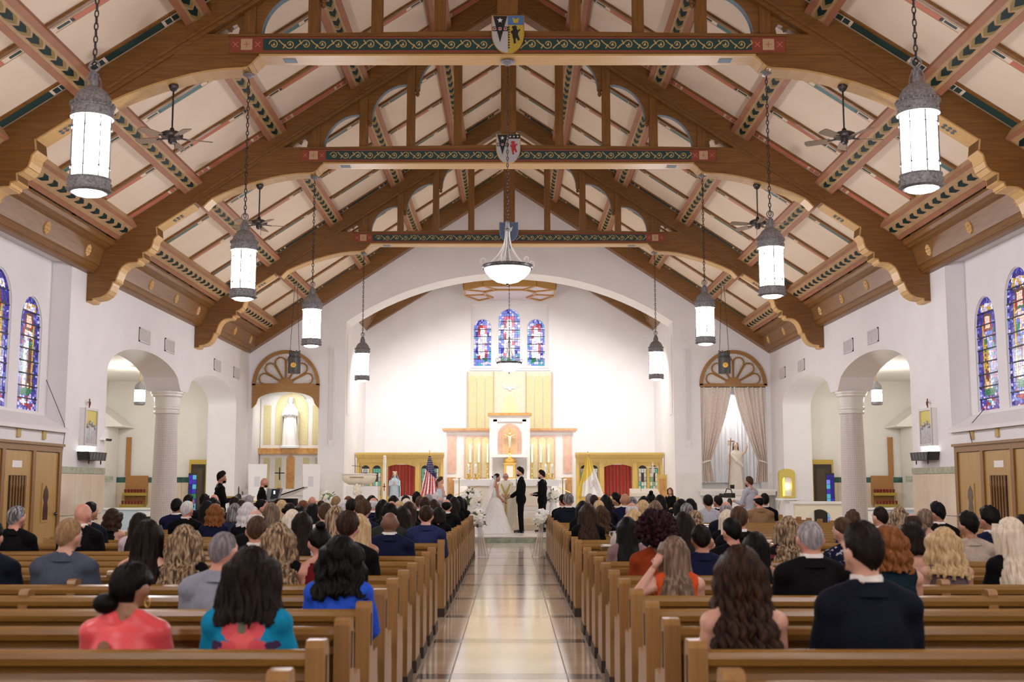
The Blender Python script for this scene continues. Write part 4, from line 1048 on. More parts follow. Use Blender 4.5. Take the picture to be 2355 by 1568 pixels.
# gold wall panel over the reredos
t = thing('gold_wall_panel', 'pale gold panelled wall hanging below the altar window', 'wall panel', (0, 44.8, 3.55))
MB().box(-1.64, 1.60, -.10, 0, 0, 2.26).build('ground', mat('faded green gold', (.62, .60, .47), .6, col2=(.57, .55, .42), scale=8), t)
for s in (-1, 1):
    for k in range(3):
        a = s*(.64 + .32*k); arch_panel(min(a, a+s*.28), max(a, a+s*.28), .05, 2.12, -.12, -.10).build('gold_strip', m_mosaic, t)
    MB().box(*sorted((s*.60, s*.63)), -.125, -.10, 0, 2.26).build('moulding', m_pink, t)
    MB().box(*sorted((s*1.60, s*1.63)), -.125, -.10, 0, 2.26).build('moulding', m_pink, t)
MB().prism([(-.40, .4), (.40, .4), (.12, 1.35), (-.12, 1.35)], 'y', -.115, -.10).build('ray_triangle', mat('primrose paint', (.78, .70, .35), .6), t)
d = MB().sph((0, -.12, 1.62), (.07, .03, .10), 8, 6); d.prism([(0, 1.62), (.28, 1.75), (.20, 1.60)], 'y', -.125, -.105); d.prism([(0, 1.62), (-.28, 1.75), (-.20, 1.60)], 'y', -.125, -.105)
d.build('dove', m_white, t, True)
# wooden tester above
t = thing('altar_tester', 'half octagonal oak tester hung above the altar', 'canopy', (0, 44.75, 8.55))
oc = [(-1.2, 0), (-1.68, -1.2), (-1.64, -2.5), (-.95, -3.35), (.95, -3.35), (1.64, -2.5), (1.68, -1.2), (1.2, 0)]
m_goldoak = wood('golden tester oak', (.50, .26, .05), (.40, .19, .035), 'x', .35)
for i, (a, b) in enumerate(zip(oc, oc[1:])):
    MB().bar((a[0], a[1], .20), (b[0], b[1], .20), .06, .40).build('fascia', m_goldoak, t)
    q = .93; MB().bar((a[0]*1.03, a[1]*1.02, .38), (b[0]*1.03, b[1]*1.02, .38), .10, .07).build('cornice', m_goldoak, t)
    mb = MB()
    for k in range(7):
        u = (k+.5)/7; mb.cbox(lerp(a[0], b[0], u)*1.02, lerp(a[1], b[1], u)*1.015, .27, .06, .06, .05)
    mb.build('dentils', m_oakx, t, kind='stuff')
MB().prism(oc, 'z', .05, .08).build('underside_panel', mat('lilac plaster', (.62, .55, .60), .6), t)
inn = [(x*.55, -1.5 + (y+1.5)*.55) for x, y in oc]
for a, b in zip(oc, inn): MB().bar((a[0]*.97, a[1]*.98, .03), (b[0], b[1], .03), .09, .05).build('rib', m_goldoak, t)
for a, b in zip(inn, inn[1:]): MB().bar((a[0], a[1], .02), (b[0], b[1], .02), .10, .06).build('inner_ring', m_goldoak, t)
# wooden screens with curtains
def curtain(x0, x1, z0, z1, y, folds, amp, seed):
    rnd = random.Random(seed); ph = [rnd.random()*6 for _ in range(3)]
    def f(u, v):
        d = amp*(math.sin(u*folds*2*PI + ph[0] + .4*v) + .5*math.sin(u*folds*3.3*PI + ph[1]))
        return (lerp(x0, x1, u), y + d, lerp(z0, z1, v))
    return MB().grid(f, folds*10, 8)
for s in (-1, 1):
    sd = 'left' if s < 0 else 'right'
    t = thing('chancel_screen', 'yellow oak screen with leaded lancets, %s of the altar' % sd, 'screen', (s*3.86, 42.0, .173), group='oak chancel screens')
    x = lambda a: s*(a - 3.86)
    XR = lambda a, b: sorted((x(a), x(b)))
    MB().box(*XR(2.36, 5.44), .05, .12, 0, .95).build('dado', m_yoak, t)
    MB().box(*XR(2.36, 5.44), .0, .18, 2.13, 2.30).build('frieze', m_yoak, t)
    MB().box(*XR(2.34, 5.46), -.08, .20, 2.30, 2.36).build('cornice', m_yoak, t); MB().box(*XR(2.33, 5.47), -.12, .20, 2.36, 2.42).build('cornice_cap', m_yoak, t); MB().box(*XR(2.34, 5.46), -.14, .20, 2.42, 2.49).build('cornice_top', m_yoak, t)
    for a, b in ((2.36, 2.46), (3.20, 3.34), (4.38, 4.52), (5.34, 5.44)): MB().box(*XR(a, b), -.04, .16, 0, 2.13).build('pilaster', m_yoak, t)
    bays_ = [(2.50, 2.80), (2.86, 3.16), (4.56, 4.90), (4.96, 5.30)]
    for q, (a, b) in enumerate(bays_):
        c, h = x((a+b)/2), (b-a)/2
        ops = [(c-h+.02, c+h-.02, .98, ell(c, h-.02, h-.02, 2.06-h))]
        wall_open(MB(), 'y', .04, .12, c-h-.03, c+h+.03, .95, 2.13, ops, n=10).build('lancet_frame', m_yoak, t)
        rnd = random.Random(90+q*3+s)
        for j in range(7):
            for i in range(3):
                z0 = 1.0 + j*.155; w = (2*h-.06)/3; xx = c-h+.03+i*w
                if z0 + .15 > 2.06: continue
                col = rnd.choice(('pale', 'green', 'grey', 'pale', 'green')) if not (i == 1 and j in (3, 4)) else 'dark'
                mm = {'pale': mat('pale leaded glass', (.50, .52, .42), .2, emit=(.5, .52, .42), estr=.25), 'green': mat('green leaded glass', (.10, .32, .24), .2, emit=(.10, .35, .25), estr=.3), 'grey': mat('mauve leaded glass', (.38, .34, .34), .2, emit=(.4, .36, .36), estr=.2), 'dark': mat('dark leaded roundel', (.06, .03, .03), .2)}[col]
                MB().box(xx+.006, xx+w-.006, .075, .085, z0+.006, z0+.149).build('leaded_pane', mm, t)
        MB().box(c-h+.01, c+h-.01, .086, .09, .98, 2.05).build('pane_backing', m_lead, t)
    # arched doorway head
    ops = [(x(3.86)-.50, x(3.86)+.50, 0, lambda u, c0=x(3.86): 1.98 + .10*(1-((u-c0)/.5)**2))]
    wall_open(MB(), 'y', .0, .14, x(3.86)-.53, x(3.86)+.53, 0, 2.13, ops, n=12).build('doorway_head', m_yoak, t)
    tag(curtain(s*3.86-.50, s*3.86+.50, .18, 2.24, 42.20, 8, .035, 5+s).build('doorway_curtain', m_velvet, None, True), 'red velvet curtain in the doorway of the %s oak screen' % sd, 'curtain', 'red doorway curtains')
# credence door at the right
t = thing('side_cupboard', 'narrow yellow oak doorway beyond the right screen', 'cupboard', (5.28, 40.9, .173))
MB().box(-.17, .17, 0, .05, 0, 1.70).build('frame', m_yoak, t); MB().box(-.10, .12, -.01, 0, .1, 1.56).build('panel', m_rose, t)

# ---- niches
m_fan = wood('chestnut fanlight', (.36, .18, .045), (.28, .13, .030), 'x', .4)
m_pleat = mat('white pleated silk', (.80, .76, .73), .7)
def fanlight(cx, lb, valance):
    t = thing('fanlight_grille', lb, 'grille', (cx, 39.28, 4.84), group='fan shaped wooden grilles')
    n = 24
    ro, ri = 1.13, 1.02
    ring = [(ro*math.cos(PI*k/n), 1.05*ro*math.sin(PI*k/n)) for k in range(n+1)] + [(ri*math.cos(PI*k/n), 1.05*ri*math.sin(PI*k/n)) for k in range(n, -1, -1)]
    MB().prism(ring, 'y', -.06, .04).build('outer_arch', m_fan, t)
    MB().box(-1.13, 1.13, -.06, .04, -.04, .05).build('sill_rail', m_fan, t)
    MB().prism([(.25*math.cos(PI*k/10), .05+.22*math.sin(PI*k/10)) for k in range(11)], 'y', -.07, .04).build('hub', m_fan, t)
    for k in range(6):
        a0, a1 = PI*k/6, PI*(k+1)/6; am = (a0+a1)/2; hwid = math.tan((a1-a0)/2)
        r0, rc = .22, .74; rr = rc*math.sin((a1-a0)/2)*.93
        L = []
        for sg in (-1, 1):
            da = sg*(a1-a0)/2*.93; L.append([(r0*math.cos(am+da), r0*math.sin(am+da)+.03), (rc*math.cos(am+da), (rc*math.sin(am+da))*1.03+.02)])
        cxp, czp = rc*math.cos(am), rc*math.sin(am)*1.03+.02
        arc = [(cxp + rr*1.02*math.cos(am - PI/2 + PI*q/10), czp + rr*1.02*math.sin(am - PI/2 + PI*q/10)) for q in range(11)]
        path = [L[0][0]] + arc + [L[1][0]]
        MB().tube([(p[0], -.01, p[1]) for p in path], .028, 6).build('petal_rib', m_fan, t, True)
    vs = [(0, .03, .05)]; fs = []
    for k in range(97):
        a = PI*k/96; d = .03 if k % 2 else .07; vs.append((1.05*math.cos(a), d, 1.08*math.sin(a)+.02))
    MB().add(vs, [(0, k, k+1) for k in range(1, 97)]).build('pleated_silk', m_pleat, t)
    if valance:
        w = 1.12; P = [(-w, -.04), (w, -.04), (w, -.78), (.98, -.62)] + [(.95*math.cos(PI*k/12), -.52+.30*math.sin(PI*k/12)) for k in range(13)] + [(-.98, -.62), (-w, -.78)]
        MB().prism(P, 'y', -.05, .03).build('valance_board', m_fan, t)
    return t
fanlight(-7.5, 'chestnut fan grille with valance over the left niche', True)
fanlight(7.5, 'chestnut fan grille over the curtained right niche', False)
# left niche: mosaic altarpiece and white statue
t = thing('niche_altarpiece', 'white altarpiece with gold mosaic and brown marble cross bar, left niche', 'altarpiece', (-7.5, 40.58, .95))
MB().box(-1.08, 1.08, -.06, 0, 0, 3.5).build('back_panel', m_marble, t)
arch_panel(-.58, .56, 1.95, 3.75, -.075, -.06).build('mosaic_arch', m_mosaic, t)
for a, b in ((-.98, -.72), (.70, .96)): MB().box(a, b, -.07, -.06, 1.95, 3.3).build('mosaic_strip', m_mosaic, t)
MB().box(-1.1, 1.1, -.30, 0, 1.62, 1.82).build('marble_shelf', m_rose, t); MB().box(-.28, .28, -.33, -.30, 1.64, 1.80).build('shelf_plaque', m_rose, t)
arch_panel(-.16, .12, .2, 1.58, -.09, -.06).build('brown_panel', m_rose, t)
for a in (-.95, -.55, .40, .82): MB().box(a, a+.22, -.07, -.06, .45, 1.5).build('gold_strip', m_mosaic, t)
def robed(name, label, loc, h, mats, halo=False, pose='pray', rotz=0):
    """devotional statue about h tall"""
    k = h/1.6; t = thing(name, label, 'statue', loc, rotz)
    m_r, m_v, m_s = mats
    def rr(z, a): return 1 + .06*math.sin(a*7 + z*3) + .03*math.sin(a*13)
    prof = [(.27, 0), (.26, .15), (.23, .45), (.205, .75), (.20, .95), (.215, 1.12), (.20, 1.24), (.12, 1.33), (.065, 1.37), (.06, 1.42)]
    def f(u, v):
        x = v*(len(prof)-1); i = min(int(x), len(prof)-2); r = lerp(prof[i][0], prof[i+1][0], x-i); z = lerp(prof[i][1], prof[i+1][1], x-i); a = 2*PI*u
        q = rr(z, a) if z < 1.1 else 1
        return (r*q*math.cos(a)*k, r*q*.72*math.sin(a)*k, z*k)
    body = MB().grid(f, 36, 24, close_u=True)
    body.build('robe', m_r, t, True)
    hd = MB().sph((0, -.01*k, 1.50*k), (.075*k, .09*k, .105*k), 14, 10).sph((0, -.095*k, 1.49*k), (.014*k, .02*k, .02*k), 6, 5).sph((0, -.02*k, 1.42*k), (.05*k, .05*k, .06*k), 8, 6)
    if pose == 'pray':
        for s in (-1, 1):
            hd.tube([(s*.03*k, -.22*k, 1.05*k), (s*.012*k, -.24*k, 1.20*k)], [.028*k, .018*k], 6)
    else:
        hd.tube([(.19*k, 0, 1.22*k), (.30*k, -.05*k, 1.30*k), (.36*k, -.08*k, 1.50*k)], [.05*k, .04*k, .03*k], 7)
        hd.tube([(-.19*k, 0, 1.22*k), (-.25*k, -.08*k, 1.00*k), (-.24*k, -.18*k, .92*k)], [.05*k, .04*k, .03*k], 7)
        for q in range(4): hd.tube([(.36*k, (-.10+.015*q)*k, 1.50*k), (.365*k, (-.11+.015*q)*k, 1.58*k)], .010*k, 5)
    hd.build('head_and_hands', m_s, t, True)
    if pose == 'pray':
        for s in (-1, 1): MB().tube([(s*.19*k, 0, 1.22*k), (s*.22*k, -.08*k, 1.02*k), (s*.06*k, -.21*k, 1.06*k)], [.06*k, .055*k, .045*k], 8).build('sleeve', m_r, t, True)
        def g(u, v):
            a = lerp(-.15*PI, 1.15*PI, u); z = lerp(1.63, .25, v)
            tb = [(1.64, .05), (1.60, .085), (1.50, .105), (1.40, .13), (1.28, .185), (1.05, .245), (.8, .265), (.2, .25)]
            r = next((lerp(ra, rb, (za - z)/(za - zb)) for (za, ra), (zb, rb) in zip(tb, tb[1:]) if z >= zb), .25)
            return (r*(1+.05*math.sin(9*a))*math.cos(a)*k, (r*.78*math.sin(a)+.0)*k, z*k)
        MB().grid(g, 28, 20).build('veil', m_v, t, True)
    else:
        def g(u, v):
            a = lerp(-.04*PI, 1.04*PI, u); z = lerp(1.61, 1.32, v); r = .084 + .02*v + (.0 if v > .1 else -.035)
            return (r*math.cos(a)*k, (r*1.1*math.sin(a))*k, z*k)
        MB().grid(g, 18, 8).build('hair', m_v, t, True)
        MB().tube([(-.30*k, -.2*k, .1*k), (-.24*k, -.19*k, .92*k), (-.18*k, -.17*k, 1.75*k)], .014*k, 6).build('staff', m_fan, t)
        MB().box(-.28*k, -.06*k, -.175*k, -.165*k, 1.62*k, 1.66*k).build('crossbar', m_fan, t); MB().box(-.29*k, -.16*k, -.18*k, -.16*k, 1.50*k, 1.64*k).build('banner', m_cream2, t)
        MB().tube([(-.2*k, -.02*k, 1.25*k), (0, -.2*k, 1.0*k), (.2*k, -.1*k, .85*k)], [.05*k, .07*k, .05*k], 8).build('sash', m_r, t, True)
    MB().lathe([(.32*k, -.06*k), (.32*k, 0), (.28*k, .02*k)], 20, sy=.8).build('base', m_v if pose == 'pray' else m_paleblue, t, True)
    if halo: 
        mb = MB()
        for q in range(14):
            a = 2*PI*q/14; mb.sph((.085*k*math.cos(a), .10*k*math.sin(a)-.01*k, 1.60*k+.015*k*(q % 3)), .024*k, 6, 5)
        mb.build('flower_crown', mat('crown blossoms', (.80, .72, .55), .7, col2=(.35, .42, .15), scale=30), t, True, kind='stuff')
    return t
m_stw = mat('statue white', (.80, .78, .74), .5); m_stg = mat('statue gilt edge', (.72, .62, .40), .5); m_stskin = mat('statue flesh', (.70, .48, .36), .5)
robed('marian_statue', 'tall white veiled statue before gold mosaic, left niche', (-7.53, 40.36, 2.83), 1.66, (m_stw, m_stw, m_stw))
robed('crowned_statue', 'pale blue veiled statue with flower crown before red curtain', (at_y(908, 1100, 40.6).x, 40.6, .75), 1.2, (mat('statue pale blue', (.46, .56, .62), .5), _M['statue pale blue'], m_stskin), halo=True)
t = thing('statue_pedestal', 'white plinth under the pale blue statue', 'plinth', (at_y(908, 1100, 40.6).x, 40.6, .173))
MB().box(-.26, .26, -.24, .24, 0, .50).build('shaft', m_marble, t); MB().box(-.30, .30, -.28, .28, .50, .53).build('top', m_marble, t)
robed('risen_statue', 'cream robed statue with staff between lace curtains, right niche', (at_y(1692, 1050, 39.9).x, 39.9, 1.28), 1.66, (mat('statue cream', (.74, .68, .56), .5), mat('statue brown hair', (.16, .07, .03), .6), m_stskin), pose='bless')
# side altars below the niches
for s, sd in ((-1, 'left'), (1, 'right')):
    t = thing('side_altar', 'white marble side altar below the %s niche' % sd, 'side altar', (s*7.5, 39.0, .173), group='side altars')
    MB().box(-1.0, 1.0, -.20, .28, 0, 1.02).build('body', m_marble, t); MB().box(-1.24, 1.24, -.36, .29, 1.14, 1.22).build('mensa', m_marble, t)
    MB().prism([(-.28, 1.02), (.28, 1.02), (.29, 1.14), (-.35, 1.14)], 'x', -1.2, 1.2).build('cove', m_marble, t)
    MB().box(*sorted((s*.28, s*.62)), -.22, -.20, .35, .85).build('onyx_panel', m_rose, t)
t = thing('altar_cross', 'small dark crucifix on a stand on the left side altar', 'crucifix', (-7.58, 38.95, 1.395))
MB().lathe([(.10, 0), (.09, .03), (.02, .08), (.015, .30)], 10).build('stand', m_brass, t, True)
MB().box(-.018, .018, -.012, .012, .28, .70).box(-.16, .16, -.012, .012, .50, .535).build('cross', m_black, t)
for px, sg, lb in ((592, 1, 'tall white poster board on an easel, left of the niche altar'), (716, -1, 'tall white poster board on an easel, right of the niche altar')):
    p = at_y(px, 1100, 38.0)
    t = thing('poster_board', lb, 'poster', (p.x, 38.0, .173), rotz=sg*.25, group='poster boards')
    MB().prism([(-.27, .85), (.27, .85), (.30, 2.02), (-.30, 2.02)], 'y', -.02, .02).build('board', mat('poster white', (.85, .84, .84), .5), t)
    MB().box(-.10, .08, -.025, -.02, 1.30, 1.62).build('printed_oval', mat('pale grey print', (.66, .65, .66), .5), t)
    for q in (-.25, .25): MB().bar((q*1.2, .05, 0), (q, .03, 1.0), .03, .03).build('easel_leg', m_yoak, t)
    MB().bar((0, .5, 0), (0, .04, 1.6), .03, .03).build('easel_leg', m_yoak, t); MB().box(-.3, .3, -.06, .0, .81, .85).build('ledge', m_yoak, t)
# lace curtains in the right niche
m_lace = mat('patterned beige lace', (.70, .58, .50), .8, col2=(.84, .77, .70), scale=38, contrast=(.42, .58))
m_sheer = mat('white sheer curtain', (.82, .82, .84), .8)
def swag(sg):
    def f(u, v):
        z = lerp(4.82, 1.62, v)
        w = 1.05 if v < .05 else lerp(1.05, .30, min(1, (v/.78))**1.35) if v < .78 else lerp(.30, .40, (v-.78)/.22)
        x = 1.08 - w*u
        gather = min(1, v/.78)
        return (7.5 + sg*x, 39.42 + .035*math.sin(u*2*PI*7)*(1+.4*gather) + .02*math.sin(u*31+v*4) - .06*gather, z)
    return MB().grid(f, 70, 24)
for sg, sd in ((-1, 'left'), (1, 'right')):
    t = thing('lace_curtain', 'beige patterned lace curtain tied back, %s half of the right niche' % sd, 'curtain', (0, 0, 0), group='lace niche curtains')
    swag(sg).build('drape', m_lace, t, True)
    MB().tube([(7.5+sg*1.1, 39.38, 2.25), (7.5+sg*.95, 39.30, 2.30), (7.5+sg*.80, 39.32, 2.34)], .03, 6).build('tieback', m_lace, t, True)
tag(curtain(6.5, 8.5, 1.60, 4.85, 40.4, 16, .03, 3).build('sheer_curtain', m_sheer, None, True), 'white sheer curtain behind the statue in the right niche', 'curtain')
tag(MB().tube([(6.38, 39.40, 4.80), (8.62, 39.40, 4.80)], .02, 8).build('curtain_rod', m_iron), 'thin curtain rod across the right niche', 'curtain rod')
# long wall speakers
for s, sd in ((-1, 'left'), (1, 'right')):
    t = thing('column_speaker', 'slim white column speaker on the gable wall, %s of the arch' % sd, 'speaker', (s*5.95, FY, 2.85), group='column speakers')
    MB().box(-.09, .09, -.14, 0, .10, 3.25).build('cabinet', m_plaster, t); MB().box(-.07, .07, -.15, -.14, .15, 3.2).build('front_grille', m_grille, t)
    MB().prism([(-.13, .10), (0, .10), (0, -.05), (-.06, -.05)], 'x', -.08, .08).build('bracket', m_plaster, t)

# ---- flags
def flag(name, label, px, py_top, yy, paint, mats, pole_m, wd=.62):
    p = at_y(px, py_top, yy); H = p.z - .173
    t = thing(name, label, 'flag', (p.x, yy, .173))
    MB().lathe([(.20, 0), (.20, .03), (.05, .07), (.025, .12)], 16).build('stand', m_brass, t, True)
    MB().tube([(0, 0, .1), (0, 0, H-.12)], .016, 8).build('pole', pole_m, t, True)
    MB().lathe([(.0, H), (.02, H-.05), (.012, H-.10), (.03, H-.12), (.01, H-.14)], 8).build('finial', m_brass, t, True)
    def f(u, v):
        spread = .06 + wd*v**.9; x = (u-.42)*spread*1.05
        z = H - .22 - v*1.35 + .10*abs(u-.42)*v*-1
        return (x, -.03 - .05*math.sin(u*2*PI*3.2 + .8)*(.3+v) , z)
    mb = MB().grid(f, 60, 50, mi=paint); mb.build('cloth', mats, t, True)
    return t, f
m_fr = mat('flag red', (.50, .04, .05), .7); m_fw = mat('flag white', (.82, .80, .80), .7); m_fb = mat('flag blue', (.035, .030, .14), .7); m_fy = mat('flag yellow', (.78, .60, .13), .7); m_fy2 = mat('flag yellow fringe', (.62, .42, .03), .7)
def paint_us(u, v):
    # the cloth hangs by its hoist: stripes run down, canton at the top
    if v < .42 + .25*(u-.4): return 2
    return int((u*1.0 + .18*v)*11) % 2
ft, ff = flag('national_flag', 'red and white striped flag with starry blue canton on a pole', 988, 1034, 41.2, paint_us, [m_fr, m_fw, m_fb], m_brass)
mb = MB()
for j in range(9):
    for i in range(8):
        u = (i+.5 + .5*(j % 2))/8.6; v = .05 + j*.045
        if v < .38 + .25*(u-.4):
            c = Vector(ff(u, v)); r = .014
            mb.add([(c.x + (r if k % 2 == 0 else r*.45)*math.sin(k*PI/5), c.y - .012, c.z + (r if k % 2 == 0 else r*.45)*math.cos(k*PI/5)) for k in range(10)], [tuple(range(10))])
mb.build('stars', m_fw, ft, kind='stuff')
def paint_va(u, v): return 2 if u < .08 + .1*v else (0 if (v < .50 + .45*(.5-u)) else 1)
ft, ff = flag('church_flag', 'yellow and white flag with keys emblem on a pole', 1352, 1036, 41.2, paint_va, [m_fy, m_fw, m_fy2], m_brass, .85)
c = Vector(ff(.66, .72)); mb = MB()
for s in (-1, 1): mb.bar((c.x - s*.10, c.y-.03, c.z-.12), (c.x + s*.07, c.y-.03, c.z+.10), .022, .012, up=(0,1,0))
mb.sph((c.x, c.y-.03, c.z+.14), (.05, .015, .07), 8, 6); mb.build('keys_emblem', mat('flag emblem grey', (.55, .50, .42), .6), ft, kind='stuff')

# ---- ambo, lectern, candle, cross, stands
p = at_y(826, 1088, 36.0)
t = thing('pulpit', 'white marble pulpit with broad rounded top, left of the chancel', 'pulpit', (p.x, 36.0, .173))
MB().box(-.36, .60, -.25, .35, 0, 1.32).build('pedestal', m_marble, t)
MB().lathe([(.30, 1.36), (.46, 1.44), (.52, 1.54), (.53, 1.62), (.50, 1.66)], 24, sy=.6).build('bowl', m_cream2, t, True)
MB().lathe([(.53, 1.66), (.55, 1.68), (.53, 1.70), (0, 1.70)], 24, sy=.6).build('rim', m_marble, t, True)
MB().box(-.25, .18, -.34, -.30, 1.58, 1.60).build('book_slot', m_fan, t)
mb = MB()
for k in range(7):
    a = 2*PI*k/7; mb.sph((-.0+.09*math.cos(a), -.28, 1.20+.13*math.sin(a)), (.05, .04, .08), 8, 6)
mb.sph((0, -.30, 1.2), (.07, .04, .12), 8, 6); mb.build('carved_emblem', m_cream2, t, True, kind='stuff')
MB().tube([(.1, .1, 1.7), (.15, .0, 1.9), (-.22, -.05, 1.94)], .008, 5).build('microphone', m_iron, t)
p = at_y(1482, 1127, 37.0)
t = thing('lectern', 'low white lectern before the right oak screen', 'lectern', (p.x, 37.0, .173))
MB().prism([(-.42, 1.0), (.42, 1.0), (.36, 0), (-.36, 0)], 'y', -.2, .2).build('body', m_marble, t); MB().prism([(-.32, 1.0), (.30, 1.0), (.30, 1.24), (-.32, 1.10)], 'x', -.44, .44).build('desk', m_cream2, t)
MB().tube([(-.1, 0, 1.15), (-.12, -.05, 1.4), (.05, -.12, 1.5)], .008, 5).build('microphone', m_iron, t)
p = at_y(885, 1047, 40.0)
t = thing('paschal_candle', 'tall white paschal candle on a stand by the left screen', 'candle', (p.x, 40.0, .173))
MB().lathe([(.22, 0), (.2, .04), (.05, .1), (.04, .6), (.08, .62), (.08, .68), (.055, .7)], 14).build('stand', m_brass, t, True)
MB().lathe([(.052, .7), (.052, p.z-.173-.02), (.01, p.z-.173)], 14).build('wax', m_wax, t, True)
MB().box(-.015, .015, -.058, -.05, 1.15, 1.40).box(-.05, .05, -.058, -.05, 1.28, 1.31).build('cross_mark', m_red, t)
p = at_y(1501, 1062, 40.2)
t = thing('processional_cross', 'brass processional cross on a staff before the right screen', 'cross', (p.x, 40.2, .173))
MB().lathe([(.18, 0), (.18, .03), (.03, .08)], 12).build('foot', m_brass, t, True); MB().tube([(0, 0, .05), (0, 0, p.z-.173-.45)], .016, 8).build('staff', m_brass, t, True)
z = p.z-.173; MB().box(-.02, .02, -.015, .015, z-.5, z).box(-.20, .20, -.015, .015, z-.20, z-.16).build('cross', m_cream2, t)
MB().lathe([(.025, z-.42), (.04, z-.24), (.03, z-.16)], 8, (0, -.03, 0)).sph((0, -.03, z-.11), (.03, .03, .04), 8, 6).build('corpus', m_cream2, t, True)
for px, tip, lb in ((1056, (1102, 1117), 'thin brass microphone boom stand left of the couple'), (1294, (1281, 1119), 'thin brass microphone boom stand right of the couple')):
    yy = 35.0; a = at_y(px, 1100, yy); b = at_y(tip[0], tip[1], yy); lo = at_y(1040 if px < 1176 else 1312, 1141 if px < 1176 else 1133, yy)
    t = thing('microphone_stand', lb, 'microphone stand', (a.x, yy, .173), group='boom microphone stands')
    MB().lathe([(.13, 0), (.13, .02), (.02, .04)], 12).build('base', m_brass, t, True); MB().tube([(0, 0, .03), (0, 0, a.z-.173)], .013, 8).build('pole', m_brass, t, True)
    MB().tube([(lo.x-a.x, 0, lo.z-.173), (b.x-a.x, 0, b.z-.173)], .010, 6).build('boom', m_brass, t, True); MB().sph((0, 0, a.z-.173), (.05, .03, .015), 8, 5).build('clutch', m_brass, t)

# ---- right chapel: yellow shrine, rail
p = at_y(1809, 1094, 37.6)
t = thing('votive_shrine', 'glowing yellow arched shrine box on a bracket shelf', 'shrine', (p.x, 37.75, 1.12))
m_shy = mat('yellow shrine wood', (.62, .48, .10), .4)
wall_open(MB(), 'y', -.22, .0, -.25, .25, 0, .78, [(-.15, .15, .06, ell(0, .15, .15, .53))], n=12).build('case', m_shy, t)
MB().prism([(.25*math.cos(PI*k/12), .775+.14*math.sin(PI*k/12)) for k in range(13)], 'y', -.225, 0).build('arched_top', m_shy, t)
MB().box(-.16, .16, -.12, -.10, .05, .70).build('lit_back', mat('lit yellow back', (.8, .7, .1), .5, emit=(1, .80, .08), estr=1.4), t)
MB().sph((0, -.17, .36), (.05, .05, .07), 10, 8).build('bulb', mat('shrine bulb', (1, .9, .5), .4, emit=(1, .85, .3), estr=9), t, True)
t = thing('bracket_shelf', 'white bracket shelf under the yellow shrine', 'shelf', (p.x, 37.75, 1.05))
MB().box(-.34, .34, -.32, .0, 0, .06).build('board', m_white, t)
for q in (-.24, .24): MB().tube([(q, 0, -.30), (q, -.03, -.2), (q, -.12, -.08), (q, -.22, 0)], .012, 6).build('bracket', m_brass, t, True)
t = thing('communion_rail', 'low white marble rail pierced by an arch, right side chapel', 'rail', (9.45, 36.2, .173))
wall_open(MB(), 'y', -.08, .08, -.75, .75, 0, .78, [(-.35, .35, .1, ell(0, .35, .30, .32))], n=14).build('panel', m_cream2, t); MB().box(-.85, .85, -.14, .14, .78, .86).build('cap', m_marble, t)
# ---- left front: piano, stand, cabinet
p = at_y(650, 1150, 30.4)
t = thing('grand_piano', 'black grand piano with raised lid near the left pews', 'piano', (p.x, 30.4, 0))
m_piano = mat('black lacquer', (.008, .008, .009), .12)
pc = [(-.75, -.70), (.75, -.70), (.75, -.2), (.45, .35), (.15, .9), (-.25, 1.05), (-.75, .8)]
MB().prism(pc, 'z', .62, .98).build('case', m_piano, t)
lid = MB().prism(pc, 'z', 0, .03); lid.xform(Matrix.Translation((-.75, 0, 1.0)) @ Matrix.Rotation(R(-18), 4, 'Y') @ Matrix.Translation((.75, 0, 0))).build('lid', m_piano, t)
for x, y in ((-.6, -.55), (.6, -.55), (-.2, .8)): MB().lathe([(.07, 0), (.05, .1), (.07, .5), (.08, .62)], 10, (x, y, 0)).build('leg', m_piano, t, True)
MB().box(-.65, .65, -.9, -.7, .66, .72).build('keyboard', m_white, t); MB().box(-.5, .5, -.6, -.57, 1.0, 1.2).build('music_desk', m_piano, t)
p = at_y(628, 1122, 28.6)
t = thing('laptop_stand', 'music stand holding a dark tablet beside the bald musician', 'stand', (p.x, 28.6, 0))
MB().tube([(0, 0, .02), (0, 0, 1.2)], .015, 8).build('pole', m_iron, t, True)
for k in range(3): a = 2*PI*k/3+.5; MB().tube([(0, 0, .25), (.3*math.cos(a), .3*math.sin(a), .01)], .011, 6).build('leg', m_iron, t)
MB().prism([(-.16, 1.12), (.16, 1.18), (.24, 1.45), (-.14, 1.45)], 'y', -.02, .01).build('desk', m_pewter, t); MB().prism([(-.06, 1.2), (.12, 1.22), (.18, 1.44), (-.02, 1.44)], 'y', -.03, -.02).build('tablet', m_black, t)
MB().box(.02, .06, -.035, -.03, 1.32, 1.40).build('lit_screen', mat('screen glow', (.5, .7, 1), .4, emit=(.5, .75, 1), estr=1.2), t)
p = at_y(553, 1130, 33.0)
t = thing('font_cabinet', 'small white lit cabinet with candle snuffer behind the photographer', 'cabinet', (p.x, 33.0, .173))
MB().box(-.28, .28, -.25, .25, 0, 1.0).build('body', m_white, t); MB().box(-.33, .33, -.3, .3, 1.0, 1.05).build('top', m_brass, t)
MB().lathe([(.10, 1.05), (.08, 1.08), (.02, 1.10), (.018, 1.28), (0, 1.34)], 10, (-.05, 0, 0)).build('snuffer', m_iron, t, True)
t = thing('white_chair', 'white chair with domed back near the front of the left pews', 'chair', (at_y(935, 1140, 31.0).x, 31.0, 0))
MB().prism([(.42*math.cos(PI*k/16), .75 + .52*math.sin(PI*k/16)) for k in range(17)] + [(-.42, .4), (.42, .4)], 'y', -.04, .04).build('backrest', m_white, t); MB().box(-.40, .40, .0, .5, .40, .47).build('seat', m_white, t)
